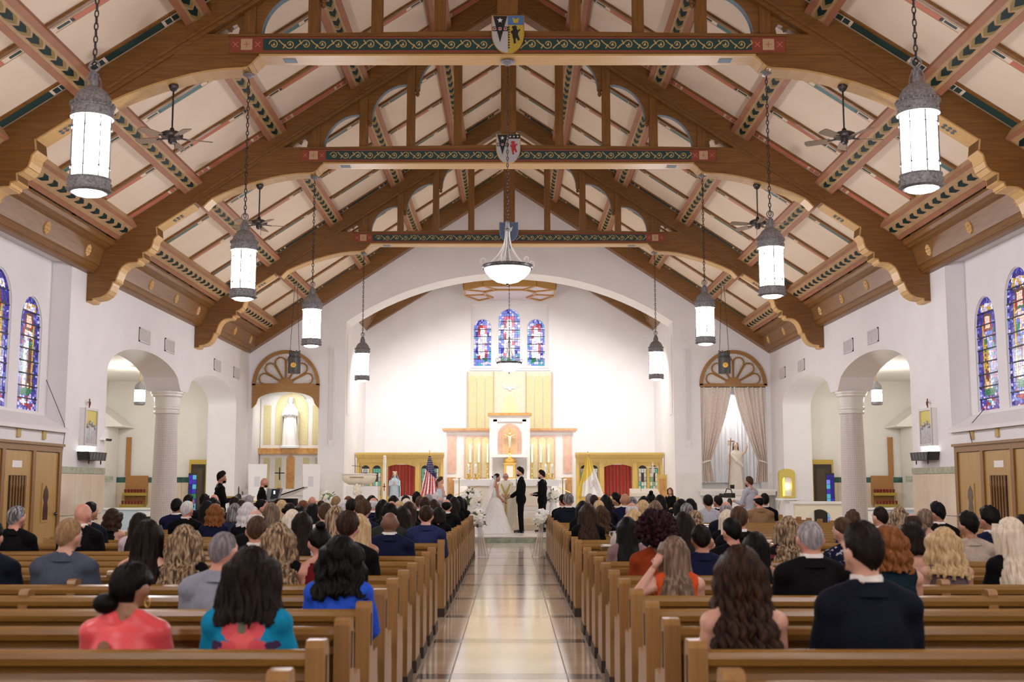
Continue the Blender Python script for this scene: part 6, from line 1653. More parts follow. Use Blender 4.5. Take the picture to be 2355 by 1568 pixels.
def dress(t, J, P, sex, style, hc, gar, gc, sk, yaw, pitch, roll, hi, var, beard=None, glasses=False, collar=None, body=None):
    f = sex == 'f'; B = body or P['body']; hd = Vector(J['head'])
    b = child('body', turned(B, J, yaw, pitch, roll, True), t, SK[sk])
    if style != 'bald':
        hm = moved(hair_mesh(style, hi, var), hd); child('hair', turned(hm, J, yaw, pitch, roll), t, HC[hc])
    child('face', turned(moved(P['fc'], hd), J, yaw, pitch, roll), t)
    if beard:
        bm_ = _hair.get('beard')
        if bm_ is None:
            bm_ = hair_cap(lambda a: R(-62), lambda a, e: .010 if abs(a) > 1.7 else -.02, 3, .003, 40, elmax=lambda a: R(-24) if abs(a) > 1.7 else R(-60), nu=40, nv=8).mesh('beard', m_black, True)
            bm_.transform(Matrix.Translation((0, .012, -.010))); _hair['beard'] = bm_
        child('beard', turned(moved(bm_, hd), J, yaw, pitch, roll), t, HC[beard])
    if glasses:
        g = _hair.get('glasses')
        if g is None:
            mb = MB()
            for s in (-1, 1):
                mb.tube([(s*.032 + .024*math.cos(a), .108, .002 + .018*math.sin(a)) for a in [k*PI/6 for k in range(13)]], .0025, 4, caps=False)
                mb.tube([(s*.056, .105, .006), (s*.084, .02, .004)], .0025, 4)
            g = mb.mesh('glasses', m_black); _hair['glasses'] = g
        child('glasses', turned(moved(g, hd), J, yaw, pitch, roll), t)
    return b
_placed = []
def person(px, ytop, row, sex, style, hc, gar, gc, sk, label, yaw=0, w=1.0, pitch=0, roll=0, collar='w', beard=None, glasses=False, group=None, dy=0., jm=None):
    f = sex == 'f'; P = seated_set(f, jm); J = P['J']
    for dr in ((0,) if row < 7 else (0, 1, -1, 2, -2, 3, -3)):              # a free seat, in the next row if need be
        if row + dr > 24 or (row >= 10 and row + dr < 10): continue
        x_ = at_y(px, ytop, ROWS[row + dr] + .33).x
        if all(r_ != row + dr or abs(x_ - q_) > .37 for q_, r_ in _placed): row += dr; break
    Y = ROWS[row] + .33 + dy; _placed.append((at_y(px, ytop, Y).x, row))
    top = at_y(px, ytop, Y); extra = .02 if style not in ('bald', 'ring', 'buzz') else .004
    if style == 'afro': extra = .09
    sz = max(.84, min(1.13, (top.z - .45)/(.901 + extra)))
    t = thing('person', label, 'person', (top.x, Y, .45), group=group)
    sx = w*(.35*sz + .65); t.scale = (sx, sx, sz)
    hi = row <= 5; var = int(px) % 5 if hi else int(px) % 3
    yaw, pitch, roll = R(round(yaw/10)*10), R(pitch), R(roll)
    dress(t, J, P, sex, style, hc, gar, gc, sk, yaw, pitch, roll, hi, var, beard, glasses)
    m = CL[gc]
    nm = dict(suit='jacket', long='top', shortsl='shirt', tank='sleeveless_top', vest='sleeveless_top', strap='dress', halter='halter_dress')[gar]
    child(nm, P[gar], t, m)
    if gar == 'suit':
        child('jacket_collar', P['jcollar'], t, m)
        if collar: child('shirt_collar', P['collar'], t, CL['white'] if collar == 'w' else CL[collar])
        child('trousers', P['lower'], t, m); child('shoes', P['shoes'], t)
    else:
        child('trousers' if not f else 'skirt', P['lower'], t, m if gar in ('strap', 'halter', 'tank', 'vest') else m_trous); child('shoes', P['shoes'], t)
    return t
# ------------------------------------------------------------------ the seated congregation
GL, GR = 'guests in the left pews', 'guests in the right pews'
def L_(*a, **k): return person(*a, group=GL, **k)
def R_(*a, **k): return person(*a, group=GR, **k)
# left block, near to far
coral = L_(300, 1305, 0, 'f', 'lowbun', 'black', 'shortsl', 'coral', 'olive', 'woman in coral satin blouse with low black bun, nearest left pew', yaw=-20, w=1.05, roll=0)
teal = L_(578, 1258, 0, 'f', 'mid', 'dark', 'long', 'turq', 'tan', 'woman in turquoise top with pink flower print, nearest left pew', yaw=0, w=1.04)
L_(784, 1232, 2, 'f', 'shoulder', 'black', 'long', 'royal', 'olive', 'woman with shoulder length black curls in royal blue cardigan', yaw=0, w=1.05)
L_(512, 1224, 2, 'm', 'buzz', 'steel', 'suit', 'grey', 'pink', 'man with cropped grey hair in pale grey blazer', yaw=-20, w=1.02, collar=None)
L_(158, 1193, 4, 'm', 'short', 'sandy', 'suit', 'slate', 'fair', 'sandy haired man in slate grey suit, left pews', yaw=-20, w=1.05, collar=None)
L_(340, 1193, 4, 'f', 'longer', 'dark', 'strap', 'black', 'fair', 'woman with long straight dark hair and bare back', yaw=0)
L_(425, 1206, 4, 'f', 'wavy', 'streak', 'long', 'black', 'fair', 'woman with long wavy streaked blonde hair, left pews', yaw=0)
L_(-20, 1195, 4, 'm', 'short', 'dark', 'suit', 'midnight', 'fair', 'man in dark suit cut off by the left edge', w=1.05)
L_(640, 1201, 4, 'f', 'wavy', 'streak', 'long', 'black', 'fair', 'woman with brown hair streaked blonde, black top, behind the turquoise blouse')
L_(738, 1210, 4, 'f', 'topbun', 'black', 'halter', 'wine', 'pink', 'woman with black updo and wine red tied back dress', yaw=20)
L_(592, 1187, 5, 'm', 'buzz', 'brown', 'suit', 'black', 'pink', 'man with cropped brown hair and prominent ears in black suit', w=1.05)
L_(800, 1174, 5, 'm', 'short', 'umber', 'suit', 'black', 'fair', 'broad dark haired man in black suit behind the royal blue cardigan', w=1.08, collar=None)
L_(826, 1181, 7, 'f', 'longer', 'blonde', 'tank', 'mauve', 'tan', 'woman with long golden blonde hair half hidden by the broad black suit')
L_(897, 1177, 7, 'm', 'bald', 'black', 'suit', 'navy', 'brown', 'bald man with brown skin in navy suit near the aisle', w=1.08)
L_(588, 1171, 8, 'm', 'ring', 'white', 'suit', 'black', 'fair', 'balding man with white fringe directly behind the cropped brown head', w=1.02)
L_(695, 1176, 8, 'f', 'long', 'dark', 'long', 'lace', 'fair', 'woman with straight dark brown hair in white lace top')
L_(38, 1163, 9, 'm', 'short', 'salt', 'suit', 'black', 'pink', 'grey haired man in black suit by the left confessional', yaw=-20, w=1.06, collar=None)
L_(190, 1157, 9, 'm', 'bald', 'grey', 'suit', 'black', 'pink', 'bald pink headed man in black suit before the marble wainscot', yaw=-20, w=1.05)
L_(320, 1178, 9, 'f', 'long', 'dark', 'long', 'lilac', 'fair', 'woman with dark hair in lilac top, left pews', yaw=-20)
L_(672, 1171, 9, 'f', 'longer', 'pale', 'long', 'beige', 'fair', 'woman with long pale ash blonde hair, left of the lace top')
L_(772, 1162, 9, 'f', 'longer', 'streak', 'long', 'cream', 'fair', 'woman with straight highlighted hair, left of the broad black suit')
L_(206, 1154, 10, 'm', 'short', 'black', 'suit', 'midnight', 'tan', 'dark haired man partly behind the bald man by the wainscot', yaw=-30)
L_(748, 1156, 10, 'm', 'short', 'brown', 'suit', 'cream', 'fair', 'brown haired man in cream jacket, left pews', collar=None)
L_(896, 1160, 10, 'm', 'curly', 'black', 'suit', 'forest', 'olive', 'man with black curls directly behind the bald navy suited man')
L_(926, 1163, 10, 'f', 'longer', 'dark', 'long', 'forest', 'tan', 'woman with long dark hair in green grey jacket, right of the bald navy suited man')
L_(980, 1162, 10, 'm', 'short', 'umber', 'suit', 'blue', 'fair', 'man in bright blue suit at the aisle end, left pews', w=1.06, collar=None)
L_(258, 1170, 11, 'f', 'bobcurl', 'umber', 'halter', 'black', 'fair', 'woman with short brown curls and black halter top', yaw=-20)
L_(570, 1156, 11, 'f', 'bobcurl', 'white', 'long', 'black', 'fair', 'woman with white wavy bob in black, left pews')
L_(624, 1155, 11, 'f', 'longer', 'ash', 'long', 'black', 'fair', 'woman with long ash brown hair before the grand piano')
L_(690, 1162, 11, 'f', 'bun', 'black', 'long', 'black', 'tan', 'woman with smooth black bun below the grand piano')
L_(836, 1151, 11, 'm', 'curly', 'brown', 'suit', 'navy', 'fair', 'man with tousled brown hair in navy suit, middle of the left pews', w=1.05)
L_(1009, 1166, 14, 'f', 'bob', 'dark', 'long', 'black', 'fair', 'woman with round dark bob beside the bright blue suit')
L_(495, 1159, 12, 'f', 'bobcurl', 'auburn', 'long', 'navy', 'fair', 'woman with auburn curls, left pews')
L_(540, 1157, 12, 'f', 'bob', 'salt', 'long', 'denim', 'fair', 'woman with silver topped bob in denim blue')
L_(665, 1156, 12, 'f', 'bun', 'dark', 'long', 'black', 'tan', 'woman with dark bun between two blonde women, left pews', yaw=-30)
L_(720, 1157, 12, 'f', 'long', 'black', 'long', 'black', 'tan', 'woman with black hair left of the cream jacket')
L_(940, 1153, 12, 'f', 'long', 'umber', 'long', 'black', 'fair', 'woman with brown hair just beyond the green grey jacket')
L_(430, 1152, 13, 'm', 'short', 'white', 'suit', 'black', 'pink', 'white haired man in black suit right of the left column', yaw=-20, w=1.05)
L_(476, 1150, 13, 'f', 'longer', 'black', 'long', 'black', 'tan', 'woman with long black hair left of the auburn curls')
L_(648, 1149, 13, 'f', 'long', 'blonde', 'long', 'black', 'fair', 'woman with long blonde hair before the grand piano')
L_(901, 1151, 13, 'm', 'bald', 'grey', 'suit', 'black', 'tan', 'tanned bald man behind the black curls')
L_(808, 1146, 14, 'm', 'short', 'dark', 'suit', 'black', 'fair', 'dark haired man left of the tousled brown hair')
L_(880, 1148, 14, 'f', 'long', 'black', 'long', 'black', 'tan', 'woman with black hair right of the white haired bald head')
L_(918, 1152, 14, 'f', 'bob', 'blonde', 'long', 'cream', 'fair', 'woman with blonde bob, nearer of two, left pews')
L_(977, 1143, 14, 'm', 'short', 'umber', 'suit', 'black', 'fair', 'man with round brown head behind the bright blue suit')
L_(407, 1146, 15, 'm', 'short', 'black', 'suit', 'navy', 'olive', 'man in navy suit overlapping the left column', w=1.06)
L_(598, 1148, 15, 'm', 'short', 'black', 'suit', 'black', 'pink', 'man in profile resting his cheek on his hand', yaw=-70, jm=dict(elR=(.23, .16, .34), wrR=(.13, .07, .62), hdR=(.10, .04, .72)))
L_(697, 1150, 15, 'f', 'long', 'copper', 'long', 'black', 'fair', 'woman with straight copper hair beside the piano tail')
L_(792, 1149, 15, 'f', 'bob', 'white', 'long', 'grey', 'fair', 'woman with white bob left of the dark haired man')
L_(935, 1146, 15, 'f', 'bob', 'pale', 'long', 'cream', 'fair', 'woman with pale blonde bob, farther of two, left pews')
L_(490, 1144, 16, 'f', 'bob', 'black', 'long', 'black', 'tan', 'guest with straight black crop behind the auburn curls')
L_(556, 1149, 16, 'f', 'bob', 'umber', 'long', 'maroon', 'fair', 'woman with small brown head between silver bob and grey haired man')
L_(859, 1144, 16, 'm', 'ring', 'white', 'suit', 'navy', 'pink', 'white haired bald man in navy, middle of the left pews')
L_(1027, 1147, 16, 'm', 'ring', 'black', 'suit', 'black', 'pink', 'man with bald crown and dark fringe near the aisle')
L_(540, 1142, 17, 'm', 'short', 'dark', 'suit', 'black', 'tan', 'dark haired man below the small lit cabinet')
L_(997, 1148, 17, 'f', 'bob', 'umber', 'long', 'black', 'fair', 'woman with brown hair left of the bald crown')
L_(966, 1141, 17, 'm', 'short', 'brown', 'suit', 'black', 'fair', 'brown haired man just beyond the round brown head')
L_(433, 1137, 18, 'm', 'short', 'black', 'suit', 'black', 'olive', 'bearded man in profile before the stained door', yaw=-40, beard='black')
L_(471, 1138, 18, 'f', 'curly', 'black', 'long', 'black', 'tan', 'guest with dark curls before the dark chapel door')
L_(828, 1139, 18, 'f', 'bobcurl', 'brown', 'long', 'black', 'fair', 'woman with brown waves behind the tousled brown hair')
L_(1013, 1143, 18, 'm', 'ring', 'grey', 'suit', 'black', 'fair', 'grey fringed bald man left of the dark fringed bald crown')
L_(572, 1139, 19, 'm', 'short', 'grey', 'suit', 'charcoal', 'pink', 'grey haired man left of the bald musician', yaw=-20)
L_(773, 1140, 19, 'm', 'short', 'sandy', 'suit', 'black', 'fair', 'sandy haired guest near the small flower vase')
L_(855, 1139, 19, 'f', 'bob', 'dark', 'long', 'black', 'fair', 'dark haired guest beyond the white haired bald man')
L_(933, 1139, 19, 'm', 'short', 'black', 'suit', 'black', 'tan', 'dark haired guest before the white domed chair')
L_(1044, 1142, 20, 'f', 'longer', 'dark', 'long', 'black', 'fair', 'woman with long dark hair, second from the aisle end')
L_(492, 1136, 20, 'm', 'bald', 'grey', 'suit', 'black', 'pink', 'bald man beside the standing photographer', glasses=True, yaw=-20)
L_(801, 1141, 20, 'f', 'bob', 'copper', 'long', 'black', 'fair', 'small red haired head far in the left pews')
L_(985, 1136, 20, 'm', 'short', 'grey', 'suit', 'charcoal', 'fair', 'grey haired guest below the striped flag')
L_(1062, 1146, 24, 'f', 'longer', 'black', 'long', 'black', 'fair', 'woman with long black hair leaning into the aisle', yaw=-20, roll=8)
L_(640, 1147, 21, 'f', 'bob', 'dark', 'long', 'black', 'fair', 'dark head under the piano lid')
L_(739, 1151, 21, 'm', 'short', 'umber', 'suit', 'black', 'fair', 'brown haired guest left of the sandy haired guest')
L_(958, 1133, 21, 'm', 'quiff', 'black', 'suit', 'black', 'tan', 'black haired guest before the red curtain')
L_(718, 1141, 22, 'm', 'bald', 'grey', 'suit', 'black', 'pink', 'tiny bald pink head beside the small flower vase')
L_(1003, 1132, 22, 'f', 'bob', 'white', 'long', 'grey', 'fair', 'white haired guest below the bridesmaid')
L_(1035, 1136, 22, 'm', 'short', 'black', 'suit', 'black', 'tan', 'black haired guest right of the bridesmaid')
L_(905, 1139, 22, 'f', 'bob', 'dark', 'long', 'black', 'fair', 'dark haired guest below the pale blue statue')
L_(1056, 1141, 23, 'f', 'bob', 'black', 'long', 'black', 'fair', 'black haired guest nearest the white flower urn')
# right block
R_(1703, 1253, 0, 'f', 'wavylong', 'umber', 'tank', 'midnight', 'fair', 'woman with very long wavy brown hair, nearest right pew', w=1.02)
R_(1985, 1198, 0, 'm', 'short', 'dark', 'suit', 'midnight', 'fair', 'tall dark haired man in midnight suit, nearest right pew', w=1.0, yaw=20)
R_(1552, 1232, 3, 'f', 'long', 'ash', 'vest', 'orange', 'fair', 'woman in orange sleeveless top with raised arm', yaw=10, jm=dict(elL=(-.30, -.13, .47), wrL=(-.15, -.05, .69), hdL=(-.10, -.01, .80)))
R_(1862, 1199, 3, 'm', 'buzz', 'grey', 'suit', 'black', 'pink', 'grey cropped man in black suit, right pews', w=1.08)
R_(2043, 1209, 3, 'f', 'bobcurl', 'auburn', 'vest', 'teal', 'fair', 'woman with auburn hair in dark teal dress beside the tall dark haired man', w=1.05)
R_(1738, 1232, 4, 'f', 'long', 'black', 'strap', 'black', 'tan', 'woman with black hair and bare shoulders behind the very long wavy hair', w=.95)
R_(2170, 1213, 4, 'f', 'shoulder', 'blonde', 'vest', 'plum', 'fair', 'woman with shoulder length blonde hair in dusty plum top')
R_(2325, 1189, 4, 'f', 'longer', 'pale', 'long', 'black', 'fair', 'woman with long white blonde hair in black jacket at the right edge', yaw=20, w=1.05)
R_(1508, 1170, 5, 'f', 'afro', 'burgundy', 'long', 'rust', 'brown', 'woman with big dark curly hair in rust top', w=1.10)
R_(1612, 1206, 5, 'm', 'short', 'dark', 'suit', 'navy', 'tan', 'dark haired boy in navy jacket, right pews', w=.95, collar=None)
R_(2095, 1199, 5, 'f', 'bob', 'dark', 'strap', 'pink', 'fair', 'woman with dark bob and bare pale shoulders, right pews')
R_(1684, 1190, 6, 'm', 'short', 'black', 'suit', 'black', 'pink', 'black haired man with pearl like ear ring seen from behind', yaw=20, collar=None)
R_(1940, 1189, 6, 'f', 'updo', 'brown', 'long', 'nfloral', 'fair', 'woman with brown updo in navy floral dress', yaw=30)
R_(1443, 1188, 7, 'f', 'long', 'black', 'long', 'mauve', 'tan', 'woman with straight black hair in mauve top near the gift table')
R_(1572, 1176, 7, 'f', 'longer', 'dark', 'tank', 'orange', 'tan', 'woman with long dark hair and bare arms right of the big curly hair')
R_(1812, 1187, 7, 'f', 'wavy', 'streak', 'long', 'floral', 'fair', 'woman with curly blonde hair in black floral dress')
R_(2098, 1177, 7, 'm', 'thin', 'umber', 'suit', 'black', 'pink', 'man with thinning brown crown in black suit, right pews')
R_(2228, 1180, 7, 'm', 'quiff', 'black', 'suit', 'beige', 'tan', 'man with black fade haircut in beige jacket', yaw=20, collar=None)
R_(1699, 1164, 8, 'm', 'short', 'brown', 'suit', 'black', 'pink', 'brown haired man in black suit behind the bare shouldered woman', w=1.05)
R_(2275, 1167, 8, 'm', 'curly', 'black', 'suit', 'navy', 'tan', 'man with wavy black hair in navy suit by the right confessional', yaw=30)
R_(2350, 1183, 8, 'm', 'short', 'dark', 'suit', 'black', 'tan', 'dark haired guest cut off by the right edge')
R_(1458, 1171, 9, 'f', 'bob', 'blonde', 'long', 'nfloral', 'fair', 'woman with short blonde bob left of the big curly hair')
R_(1598, 1173, 9, 'f', 'updo', 'streak', 'strap', 'black', 'fair', 'woman with braided blonde updo, right pews')
R_(1672, 1171, 9, 'f', 'long', 'pale', 'long', 'black', 'fair', 'woman with pale blonde hair beside the brown haired man')
R_(2025, 1165, 9, 'm', 'buzz', 'dark', 'suit', 'rust', 'fair', 'man with dark cropped hair before the right chapel counter', yaw=20)
R_(2126, 1169, 9, 'f', 'lowbun', 'ash', 'strap', 'pink', 'fair', 'woman with ash blonde chignon, right pews')
R_(2157, 1157, 10, 'm', 'quiff', 'black', 'suit', 'black', 'olive', 'man with dark quiff in black suit before the right wainscot', yaw=30)
R_(1960, 1175, 10, 'm', 'curly', 'brown', 'suit', 'blue', 'fair', 'brown curly head behind the navy floral dress', w=.95)
R_(1352, 1157, 11, 'f', 'longer', 'umber', 'long', 'black', 'fair', 'woman with long brown hair in black near the aisle, right pews', w=1.08)
R_(1579, 1157, 11, 'm', 'short', 'salt', 'suit', 'charcoal', 'fair', 'man with dark grey hair before two dark bobs')
R_(2067, 1165, 11, 'f', 'shoulder', 'streak', 'long', 'cream', 'fair', 'woman with curled ash blonde hair before the blue counter')
R_(1453, 1155, 12, 'm', 'ring', 'white', 'suit', 'navy', 'pink', 'balding man with white fringe, right pews')
R_(1507, 1150, 12, 'f', 'long', 'ash', 'tank', 'beige', 'fair', 'woman with ash brown hair above the big curly hair')
R_(1668, 1152, 12, 'm', 'ring', 'grey', 'suit', 'midnight', 'pink', 'bald man with grey fringe in dark suit left of the tan jacket', yaw=-20)
R_(1382, 1162, 13, 'f', 'wavy', 'brown', 'long', 'black', 'fair', 'woman with half tied brown waves behind the long brown hair')
R_(1479, 1150, 14, 'f', 'shoulder', 'blonde', 'long', 'black', 'fair', 'woman with blonde hair right of the white fringed man')
R_(1340, 1151, 14, 'f', 'long', 'black', 'long', 'black', 'fair', 'woman with black hair left of the long brown hair')
R_(1566, 1147, 15, 'f', 'bob', 'black', 'long', 'lilac', 'tan', 'dark bob, left of a pair, before the white front wall')
R_(1587, 1146, 15, 'f', 'bob', 'black', 'long', 'lilac', 'tan', 'dark bob, right of a pair, before the white front wall')
R_(1377, 1150, 16, 'f', 'updo', 'blonde', 'long', 'black', 'fair', 'woman with curled blonde updo, right pews')
R_(1393, 1137, 17, 'f', 'longer', 'black', 'long', 'black', 'tan', 'woman with long black hair before the red doorway curtain')
R_(1481, 1140, 17, 'f', 'long', 'black', 'long', 'black', 'tan', 'woman with black hair and pearl earring, right pews')
R_(1518, 1137, 18, 'f', 'long', 'black', 'tank', 'black', 'tan', 'woman with smooth black hair right of the black bun')
R_(1307, 1133, 19, 'm', 'short', 'salt', 'suit', 'midnight', 'pink', 'man in dark suit at the aisle end, right pews', w=1.10)
R_(1437, 1134, 19, 'm', 'bald', 'brown', 'suit', 'navy', 'tan', 'bald tanned man in navy suit before the red doorway curtain', w=1.08)
R_(1628, 1137, 19, 'm', 'short', 'dark', 'shortsl', 'shirtgrey', 'tan', 'dark haired man in light grey shirt, right pews', w=1.08)
R_(1745, 1138, 19, 'm', 'ring', 'black', 'suit', 'tan', 'pink', 'balding man in tan wool jacket, right pews', w=1.10, yaw=20, collar=None)
R_(1366, 1138, 20, 'm', 'short', 'umber', 'suit', 'black', 'fair', 'brown haired guest below the yellow and white flag')
R_(1419, 1135, 20, 'm', 'quiff', 'black', 'suit', 'black', 'tan', 'bearded man in profile left of the bald tanned man', yaw=60, beard='black')
R_(1453, 1142, 20, 'f', 'bob', 'salt', 'long', 'charcoal', 'fair', 'small grey haired head right of the bald tanned man')
R_(1497, 1133, 20, 'f', 'topbun', 'black', 'long', 'black', 'tan', 'woman with high black bun before the white lectern')
R_(1652, 1139, 20, 'm', 'short', 'dark', 'suit', 'black', 'tan', 'dark haired man right of the light grey shirt', yaw=30)
R_(1758, 1134, 20, 'm', 'short', 'black', 'suit', 'black', 'tan', 'black haired guest beyond the tan wool jacket')
R_(1296, 1137, 21, 'm', 'short', 'dark', 'suit', 'black', 'pink', 'guest half hidden left of the dark suit at the aisle', yaw=30)
R_(1356, 1135, 21, 'm', 'short', 'grey', 'suit', 'charcoal', 'pink', 'grey haired guest below the yellow and white flag')
# details on the two nearest women
kp = MB().prism([(.03*math.sin(a)*(1 if a < PI else 1), .05*math.cos(a)*(1.5 if math.cos(a) < 0 else 1)) for a in [2*PI*k/16 for k in range(16)]], 'y', -.002, .002)
kp.build('keyhole_opening', SK['olive'], coral, loc=(-.05, -.178, .47))
MB().tube([(.012*math.cos(a), 0, .03*math.sin(a)) for a in [2*PI*k/12 for k in range(13)]], .003, 5, caps=False).build('earring', m_brass, coral, loc=(.085, .0, .70))
def print_flowers(m):
    nt = m.node_tree; N = nt.nodes; L = nt.links; b = N['Principled BSDF']
    src = b.inputs['Base Color'].links[0].from_socket
    tc = N.new('ShaderNodeTexCoord'); nz = N.new('ShaderNodeTexNoise'); nz.inputs['Scale'].default_value = 26
    L.new(tc.outputs['Object'], nz.inputs['Vector'])
    ad = N.new('ShaderNodeVectorMath'); ad.operation = 'MULTIPLY_ADD'; ad.inputs[1].default_value = (.05, .0, .05); L.new(nz.outputs['Color'], ad.inputs[0]); L.new(tc.outputs['Object'], ad.inputs[2])
    for (x, z, r, c) in ((-.055, .53, .05, (.70, .10, .12)), (.055, .53, .05, (.70, .10, .12)), (0, .475, .06, (.74, .13, .13)), (-.06, .44, .05, (.66, .09, .11)), (.07, .44, .05, (.66, .09, .11)), (0, .535, .03, (.16, .17, .12)), (-.12, .45, .03, (.06, .03, .08)), (.13, .45, .03, (.06, .03, .08))):
        mp = N.new('ShaderNodeMapping'); mp.inputs['Location'].default_value = (-(x+.025)/r, 0, -(z+.025)/r); mp.inputs['Scale'].default_value = (1/r, .05, 1/r); L.new(ad.outputs[0], mp.inputs['Vector'])
        g = N.new('ShaderNodeTexGradient'); g.gradient_type = 'SPHERICAL'; L.new(mp.outputs['Vector'], g.inputs['Vector'])
        cr = N.new('ShaderNodeMath'); cr.operation = 'GREATER_THAN'; cr.inputs[1].default_value = .12; L.new(g.outputs['Fac'], cr.inputs[0])
        mx = N.new('ShaderNodeMix'); mx.data_type = 'RGBA'; L.new(cr.outputs[0], mx.inputs['Factor']); L.new(src, mx.inputs['A']); mx.inputs['B'].default_value = (*c, 1)
        src = mx.outputs['Result']
    L.new(src, b.inputs['Base Color'])
print_flowers(CL['turq'])
# ------------------------------------------------------------------ standing figures
def standing(label, px, py_top, Y, zf, sex, style, hc, sk, face, jm=None, kind='suit', gc='black', var=0, lower='black', pitch=0, yaw=0, beard=None, glasses=False, collar='w', group=None):
    f = sex == 'f'; top = at_y(px, py_top, Y); h = top.z - zf - (.02 if style not in ('bald', 'ring') else .0)
    J = joints_standing(1.78, f); J.update(jm or {}); k = h/1.781
    t = thing('person', label, 'person', (top.x, Y, zf), R(face), group=group); t.scale = (k, k, k)
    P = dict(J=J, fc=seated_set(f)['fc'])
    body = remesh(body_raw(J, f), .0135); hm = MB()
    for S_, s in (('L', -1), ('R', 1)): add_hand(hm, J['wr'+S_], J['hd'+S_], s, .92 if f else 1.0, .6)
    merge_mb(body, hm); P['body'] = body
    dress(t, J, P, sex, style, hc, None, None, sk, R(yaw), R(pitch), 0, True, var, beard, glasses)
    m = CL[gc] if gc else None; V = lambda q: Vector(J[q])
    if kind in ('suit', 'shirt', 'polo'):
        mb = torso_raw(J, f, .020 if kind == 'suit' else .013, 'long' if kind != 'polo' else 'short')
        if kind == 'suit': mb.sph(V('hip') + Vector((0, 0, -.02)), (.185, .145, .20), 16, 12)
        me = remesh(mb, .015, 5); nk = V('neck')
        displace(me, .008, 9, var)
        child('jacket' if kind == 'suit' else 'shirt', me, t, m)
        lg = MB()
        for S_ in 'LR': cap(lg, V('hp'+S_), V('kn'+S_), .100, .075, 12); cap(lg, V('kn'+S_), V('an'+S_) + Vector((0, 0, -.02)), .073, .062)
        lg.sph(V('hip') + Vector((0, 0, -.03)), (.17, .125, .14), 14, 10)
        child('trousers', remesh(lg, .02, 4), t, CL[lower])
        if collar:
            def ring(r0, r1, z0, z1):
                def g(u, v):
                    a = 2*PI*u; r = lerp(r0, r1, v); return (nk.x + r*math.cos(a), nk.y + .012 + r*math.sin(a)*.98, nk.z + lerp(z0, z1, v) - .02*math.sin(a))
                return MB().grid(g, 24, 2, close_u=True)
            child('shirt_collar', ring(.078, .066, .035, .085).mesh('shirt_collar', CL['white'], True), t, CL['white'])
    sh = MB()
    for S_ in 'LR': an, to = V('an'+S_), V('to'+S_); sh.tube([an + Vector((0, -.06, -.045)), an + Vector((0, .0, -.03)), to + Vector((0, .05, .005))], [.040, .046, .030], 10)
    child('shoes', sh.mesh('shoes', m_black, True), t)
    return t, J
def shirt_front(t, J, y=.118):
    V = Vector(J['chest']); MB().prism([(-.06, .20), (.06, .20), (.012, -.18), (-.012, -.18)], 'y', 0, .012).build('shirt_front', CL['white'], t, loc=(0, y, V.z))
    mb = MB().sph((0, 0, 0), .012, 6, 5)
    for s in (-1, 1): mb.prism([(0, 0), (s*.045, .022), (s*.045, -.022)], 'y', -.008, .008)
    mb.build('bow_tie', m_black, t, loc=(0, y+.012, V.z+.185))
    mb = MB()
    for k in range(5): mb.sph((.016*math.cos(k*1.26), .004*k, .016*math.sin(k*1.26)), .014, 6, 5)
    mb.build('boutonniere', mat('white petals', (.84, .82, .76), .6), t, loc=(-.09, y+.006, V.z+.10), kind='stuff')
fw = dict(elL=(-.20, .06, 1.13), wrL=(-.12, .26, 1.00), hdL=(-.07, .36, .97), elR=(.20, .06, 1.13), wrR=(.12, .26, 1.00), hdR=(.07, .36, .97))
g, J = standing('groom in black tuxedo facing the bride', 1198, 1075, 33.98, .173, 'm', 'quiff', 'dark', 'fair', 84, fw, 'suit', 'black', pitch=0, beard='dark'); shirt_front(g, J)
bm_ = dict(elL=(-.21, .0, 1.13), wrL=(-.10, .24, 1.10), hdL=(-.04, .33, 1.12), elR=(.21, .0, 1.13), wrR=(.10, .24, 1.08), hdR=(.03, .33, 1.09))
g, J = standing('best man in black tuxedo holding his notes, right of the groom', 1247, 1082, 34.4, .173, 'm', 'quiff', 'dark', 'fair', 70, bm_, 'suit', 'black', 1, beard='dark'); shirt_front(g, J)
p = at_y(1232, 1137, 34.3); tag(MB().box(-.10, .10, -.07, .07, -.006, .006).build('note_card', m_white, loc=(p.x, 34.28, p.z + .012)), 'small white note card in the hand of the best man', 'card')
pj = dict(elL=(-.22, .04, 1.16), wrL=(-.08, .20, 1.10), hdL=(-.01, .26, 1.06), elR=(.22, .04, 1.16), wrR=(.08, .20, 1.09), hdR=(.01, .26, 1.05))
pr, J = standing('grey haired priest in white and gold vestments between bride and groom', 1163, 1087, 35.0, .173, 'm', 'ring', 'white', 'pink', 180, pj, 'robe', None, glasses=True, pitch=-12)
m_vest = cloth('ivory vestment', (.80, .75, .60)); m_vgold = cloth('gold orphrey', (.48, .36, .08))
def vest(u, v):
    a = 2*PI*u; z = lerp(1.565, .22, v); r = lerp(.09, .34, min(1, v*2.3)**.5) if v < .43 else lerp(.34, .30, (v-.43)/.57)
    return (r*math.cos(a)*(1.06 if abs(math.cos(a)) > .5 else 1)*(1+.05*math.sin(a*9)*v), r*.72*math.sin(a)*(1+.06*math.sin(a*11)*v), z - .10*abs(math.cos(a))*min(1, v*2.5)*(1 if v < .4 else 1))
MB().grid(vest, 44, 22, close_u=True).build('chasuble', m_vest, pr, True)
MB().lathe([(.27, .16), (.25, .5), (.22, .9)], 28, sy=.75).build('alb', m_white, pr, True)
for s in (-1, 1): MB().bar((s*.14, .225, 1.44), (0, .262, 1.10), .045, .01, up=(0, 1, .2)).build('collar_band', m_vgold, pr)
MB().bar((0, .262, 1.12), (0, .25, .30), .06, .012, up=(0, 1, 0)).build('orphrey_band', m_vgold, pr)
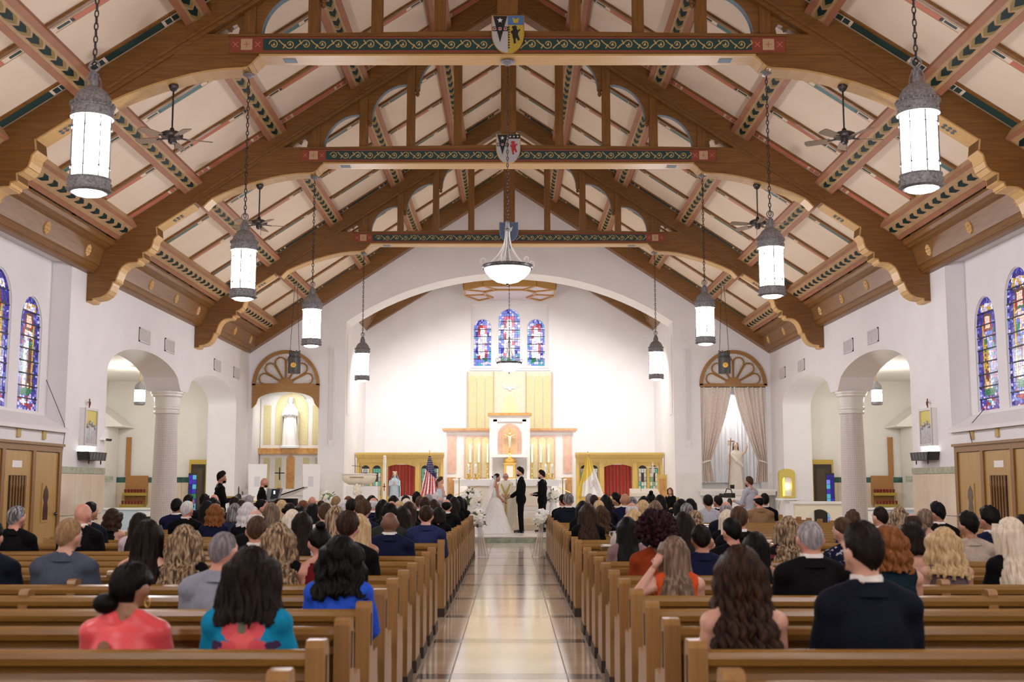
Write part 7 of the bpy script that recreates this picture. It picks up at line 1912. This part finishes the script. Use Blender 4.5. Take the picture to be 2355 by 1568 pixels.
for s in (-1, 1): MB().tube([(s*.21, .02, 1.36), (s*.25, .06, 1.15), (s*.10, .19, 1.10)], [.07, .085, .07], 10).build('sleeve', m_vest, pr, True)
bj = dict(elL=(-.19, .02, 1.13), wrL=(-.11, .22, .96), hdL=(-.06, .32, .92), elR=(.19, .02, 1.13), wrR=(.11, .22, .96), hdR=(.06, .32, .92))
br, J = standing('bride in strapless white gown with long veil', 1140, 1088, 33.7, .173, 'f', 'bun', 'dark', 'tan', -72, bj, 'gown', None, pitch=-8)
m_gown = cloth('white satin tulle', (.78, .76, .74)); m_veil = mat('sheer white veil', (.86, .86, .88), .7, alpha=.42)
me = remesh(torso_raw(J, True, .010, None), .014, 4); cut_below(me, lambda x, y, z: 1.0 < z < 1.36); child('bodice', me, br, m_gown)
def skirt(u, v):
    a = 2*PI*u; z = lerp(1.08, .005, v); r = lerp(.165, .52, v**1.15); back = max(0, -math.sin(a))
    return (r*math.cos(a)*(1+.05*math.sin(a*12+v)*v), (r*.95*math.sin(a)*(1+.05*math.sin(a*10)*v)) - back*.30*v**1.8, z)
MB().grid(skirt, 56, 26, close_u=True).build('skirt', m_gown, br, True)
def veil(u, v):
    w = lerp(.07, .52, v**.8); x = (2*u-1)*w; z = lerp(1.73, .03, v**.95); y = -.10 - .75*v**1.25 + .10*(2*u-1)**2*(1-v)
    return (x + .015*math.sin(u*25 + v*4)*v, y + .035*math.sin(u*32)*v, z)
MB().grid(veil, 50, 26).build('veil', m_veil, br, True)
MB().sph((0, -.095, 1.72), (.05, .02, .03), 10, 7).build('comb', m_white, br, True)
vj = dict(elL=(-.18, .05, 1.15), wrL=(-.10, .24, 1.12), hdL=(-.05, .32, 1.12), elR=(.18, .05, 1.15), wrR=(.10, .24, 1.12), hdR=(.05, .32, 1.12))
vb, J = standing('bridesmaid in pale blue sleeveless dress left of the altar steps', 1013, 1095, 36.0, .173, 'f', 'pony', 'brown', 'fair', -55, vj, 'gown', None)
m_pblue = cloth('pale blue satin', (.56, .62, .72))
me = remesh(torso_raw(J, True, .010, None), .014, 4); cut_below(me, lambda x, y, z: z < 1.38 or (z < 1.5 and abs(x) < .09 and y > 0)); child('bodice', me, vb, m_pblue)
MB().lathe([(.165, 1.08), (.20, .9), (.26, .5), (.32, .02)], 28, sy=.85).build('skirt', m_pblue, vb, True)
# photographer, musician, videographer
hj = dict(elL=(-.21, .06, 1.15), wrL=(-.07, .30, 1.18), hdL=(-.03, .38, 1.22), elR=(.21, .06, 1.15), wrR=(.07, .30, 1.20), hdR=(.03, .38, 1.24))
ph, J = standing('bearded photographer in black shirt standing beyond the left pews', 508, 1085, 27.0, 0, 'm', 'quiff', 'black', 'olive', -62, hj, 'shirt', 'black', 2, beard='black', collar=None)
k = ph.scale.x
def held(name, label, cat, holder, loc):
    """a thing held by a person: placed in the holder's frame, but top-level"""
    M4 = Matrix.Translation(holder.location) @ Matrix.Rotation(holder.rotation_euler.z, 4, 'Z') @ Matrix.Scale(holder.scale.x, 4)
    return thing(name, label, cat, M4 @ Vector(loc), holder.rotation_euler.z)
t = held('photo_camera', 'camera with pale telephoto lens held by the bearded photographer', 'camera', ph, (0, .42, 1.24))
MB().box(-.075, .075, -.04, .04, -.05, .05).box(-.03, .03, -.03, .03, .05, .075).build('camera_body', m_black, t)
ln = MB().lathe([(.045, 0), (.045, .10), (.055, .12), (.055, .24), (.045, .24)], 16); ln.xform(Matrix.Translation((0, .04, 0)) @ Matrix.Rotation(R(-90), 4, 'X')).build('lens', mat('pale lens barrel', (.55, .53, .52), .4), t, True)
mj = dict(elL=(-.19, .06, 1.15), wrL=(-.13, .30, 1.08), hdL=(-.10, .40, 1.06), elR=(.19, .06, 1.15), wrR=(.13, .30, 1.08), hdR=(.10, .40, 1.06))
standing('bald bearded musician in black polo shirt beside the music stand', 604, 1098, 28.3, 0, 'm', 'bald', 'black', 'pink', -72, mj, 'polo', 'black', 1, beard='dark', collar=None, pitch=-12)
cj = dict(elL=(-.24, .06, 1.16), wrL=(-.16, .30, 1.20), hdL=(-.13, .40, 1.22), elR=(.22, .04, 1.14), wrR=(.13, .24, 1.10), hdR=(.09, .33, 1.10))
vd, J = standing('videographer in pale grey shirt filming beyond the right pews', 1724, 1095, 27.2, 0, 'm', 'short', 'brown', 'pink', 38, cj, 'shirt', 'shirtgrey', 3, collar=None, lower='charcoal', beard='brown')
t = held('video_camera', 'black video camera rig on a tripod before the videographer', 'video camera', vd, (-.14, .52, 1.34))
MB().box(-.06, .06, -.12, .12, -.05, .06).build('camera_body', m_black, t)
ln = MB().lathe([(.04, 0), (.045, .08), (.055, .16), (.05, .16)], 14); ln.xform(Matrix.Translation((0, .12, 0)) @ Matrix.Rotation(R(-90), 4, 'X')).build('lens', m_black, t, True)
MB().tube([(0, -.08, .06), (0, -.05, .14), (0, .08, .16), (0, .12, .07)], .012, 6).build('top_handle', m_black, t); MB().box(-.02, .11, -.06, -.04, .16, .25).build('monitor', m_black, t)
MB().lathe([(.05, -.28), (.06, -.12), (.03, -.06)], 12).build('tripod_head', m_black, t, True)
for q in range(3): a = 2*PI*q/3; MB().tube([(.02*math.cos(a), .02*math.sin(a), -.26), (.38*math.cos(a), .38*math.sin(a), -t.location.z)], .014, 6).build('tripod_leg', m_black, t)
# woman seated on the platform at the right
p = at_y(1541, 1121, 38.2); ps = seated_set(True, dict(elR=(.19, .12, .36), wrR=(.08, .14, .58), hdR=(.04, .13, .67)))
t = thing('person', 'woman in black seated beside the right screen, hand at her chin', 'person', (p.x, 38.2, .62), R(158)); sc = (p.z - .62)/.92; t.scale = (sc,)*3
dress(t, ps['J'], ps, 'f', 'bob', 'auburn', None, None, 'fair', 0, 0, 0, False, 1); child('top', ps['long'], t, CL['black']); child('skirt', ps['lower'], t, CL['black']); child('shoes', ps['shoes'], t)
t = thing('oak_chair', 'yellow oak chair under the woman beside the right screen', 'chair', (p.x, 38.25, .173), R(158))
MB().box(-.24, .24, -.22, .26, .40, .445).build('seat', m_yoak, t); MB().box(-.24, .24, -.26, -.22, .40, .95).build('backrest', m_yoak, t)
for x in (-.21, .21):
    for y in (-.22, .22): MB().box(x-.022, x+.022, y-.022, y+.022, 0, .40).build('leg', m_yoak, t)

# ------------------------------------------------------------------ flowers and tulle
m_petal = mat('ivory rose petals', (.80, .78, .66), .6); m_petal2 = mat('white rose petals', (.84, .83, .80), .6); m_leaf = mat('dark green leaf', (.012, .030, .012), .5); m_stem = mat('pale green leaf', (.16, .24, .09), .5)
def rose_mesh(m):
    mb = MB()
    for k in range(9):
        a = k*2.4; r = .012 + .0045*k; h = .030 - .0022*k
        mb.sph((r*math.cos(a), r*math.sin(a), h*.5), (.022 + .001*k, .022 + .001*k, .024), 7, 5)
    return mb.mesh('rose', m, True)
ROSE = [rose_mesh(m_petal), rose_mesh(m_petal2)]
leaf_me = MB().add([(0, 0, 0), (.03, .035, .012), (.10, 0, .0), (.03, -.035, .012), (.05, 0, -.008)], [(0, 4, 1), (1, 4, 2), (0, 3, 4), (3, 2, 4)]).mesh('leaf', m_leaf)
def bouquet(name, label, loc, r, n, seed, scale=1.0, flat=1.0, group=None, base=None):
    rnd = random.Random(seed); t = thing(name, label, 'flowers', loc, group=group)
    for i in range(n):
        z = rnd.uniform(-.8, 1); a = rnd.random()*2*PI; q = math.sqrt(1-z*z); d = Vector((q*math.cos(a), q*math.sin(a)*flat, z))
        o = obj('rose', ROSE[i % 2], t, d*r*rnd.uniform(.75, 1), d.to_track_quat('Z', 'Y').to_euler(), (scale*rnd.uniform(.8, 1.2),)*3)
    for i in range(int(n*.7)):
        z = rnd.uniform(-1, 1); a = rnd.random()*2*PI; q = math.sqrt(1-z*z); d = Vector((q*math.cos(a), q*math.sin(a)*flat, z))
        obj('leaf', leaf_me, t, d*r*.7, d.to_track_quat('X', 'Z').to_euler(), (scale*rnd.uniform(.7, 1.1),)*3)
    MB().sph((0, 0, 0), (r*.7, r*.7*flat, r*.7), 10, 7).build('foliage', m_stem, t, True)
    return t
p = at_y(1084, 1148, 32.5)
fl = bouquet('flower_arrangement', 'tall white rose arrangement left of the bride', (p.x, 32.5, p.z), .27, 46, 3, 1.7, group='altar flower arrangements')
MB().lathe([(.14, -(p.z-.173)), (.12, -(p.z-.173)+.04), (.05, -.7), (.06, -.4), (.12, -.24), (.15, -.16)], 16).build('urn', m_white, fl, True)
p = at_y(1272, 1142, 34.8)
fl = bouquet('flower_arrangement', 'small white flower arrangement right of the best man', (p.x, 34.8, p.z), .17, 22, 5, 1.4, group='altar flower arrangements')
MB().lathe([(.12, -(p.z-.173)), (.12, -.3), (.08, -.14), (.10, -.08)], 16).build('urn', m_white, fl, True)
p = at_y(755, 1146, 33.6)
fl = bouquet('flower_arrangement', 'loose white flowers in a vase below the pulpit', (p.x, 33.6, p.z), .22, 26, 8, 1.2, group='altar flower arrangements')
MB().lathe([(.10, -(p.z-.173)), (.11, -.5), (.07, -.15)], 14).build('vase', m_white, fl, True)
m_tulle = mat('sheer blush tulle', (.82, .72, .68), .8, alpha=.62)
for s, x0, px, lb in ((-1, -.70, 1091, 'white rose pew bouquet on the left front pew end'), (1, .78, 1252, 'white rose pew bouquet on the right front pew end')):
    yy = ROWS[-1] + .02
    bouquet('pew_bouquet', lb, (x0 + s*-.04, yy-.02, .82), .17, 24, 12 + s, 1.35, group='pew end bouquets')
    def tl(u, v, s=s, x0=x0, yy=yy):
        return (x0 - s*(.03 + u*(.05 + .20*v)), yy - .13 + .03*math.sin(u*22)*(.4+v) + .03*v, lerp(.78, .01, v))
    tag(MB().grid(tl, 26, 14).build('tulle_drape', m_tulle, None, True), 'blush tulle falling from the %s front pew bouquet to the floor' % ('left' if s < 0 else 'right'), 'drape', 'tulle drapes')
# gift table in the cross aisle
p = at_y(1418, 1246, 13.55)
t = thing('gift_table', 'small oak table with white cloth in the right cross aisle', 'table', (p.x + .12, 13.62, 0))
MB().box(-.30, .30, -.2, .2, .83, .87).build('top', m_pew, t)
for x in (-.26, .26):
    for y in (-.16, .16): MB().box(x-.02, x+.02, y-.02, y+.02, 0, .83).build('leg', m_pewend, t)
tag(MB().box(-.27, .27, -.18, .18, 0, .008).build('table_cloth', CL['white'], loc=(p.x+.12, 13.62, .87)), 'white linen on the small gift table', 'cloth')
q = at_y(1413, 1240, 13.6)
t = thing('glass_cruet', 'clear glass cruet with loop handle on the gift table', 'cruet', (q.x, 13.6, .878))
m_clear = mat('clear glass', (.8, .8, .82), .05, alpha=.45)
MB().lathe([(.045, 0), (.05, .03), (.045, .07), (.02, .11), (.016, .15), (.022, .16)], 14).build('flask', m_clear, t, True); MB().tube([(-.02, 0, .15), (-.05, 0, .15), (-.055, 0, .11), (-.03, 0, .09)], .007, 6).build('handle', m_clear, t, True)
MB().lathe([(.042, .005), (.046, .03), (.04, .055)], 12).build('wine', m_redglass, t, True)
q = at_y(1424, 1228, 13.7)
t = thing('bread_box', 'small yellow wooden box standing behind the cruet', 'box', (q.x + .01, 13.72, .878))
MB().prism([(-.04, 0), (.04, 0), (.055, .11), (-.055, .11)], 'y', -.05, .05).build('box_body', m_yoak, t); MB().box(-.06, .06, -.055, .055, .11, .122).build('lid', m_yoak, t)
for s, sd in ((-1, 'left'), (1, 'right')):
    tag(MB().box(-.05, .05, -.03, 0, -.07, .07).box(-.03, .03, -.036, -.03, -.04, .04).build('sensor_box', m_white, loc=(s*8.52, 24.045, 6.56)), 'small white sensor box on the %s end of the middle truss' % sd, 'sensor', 'sensor boxes')
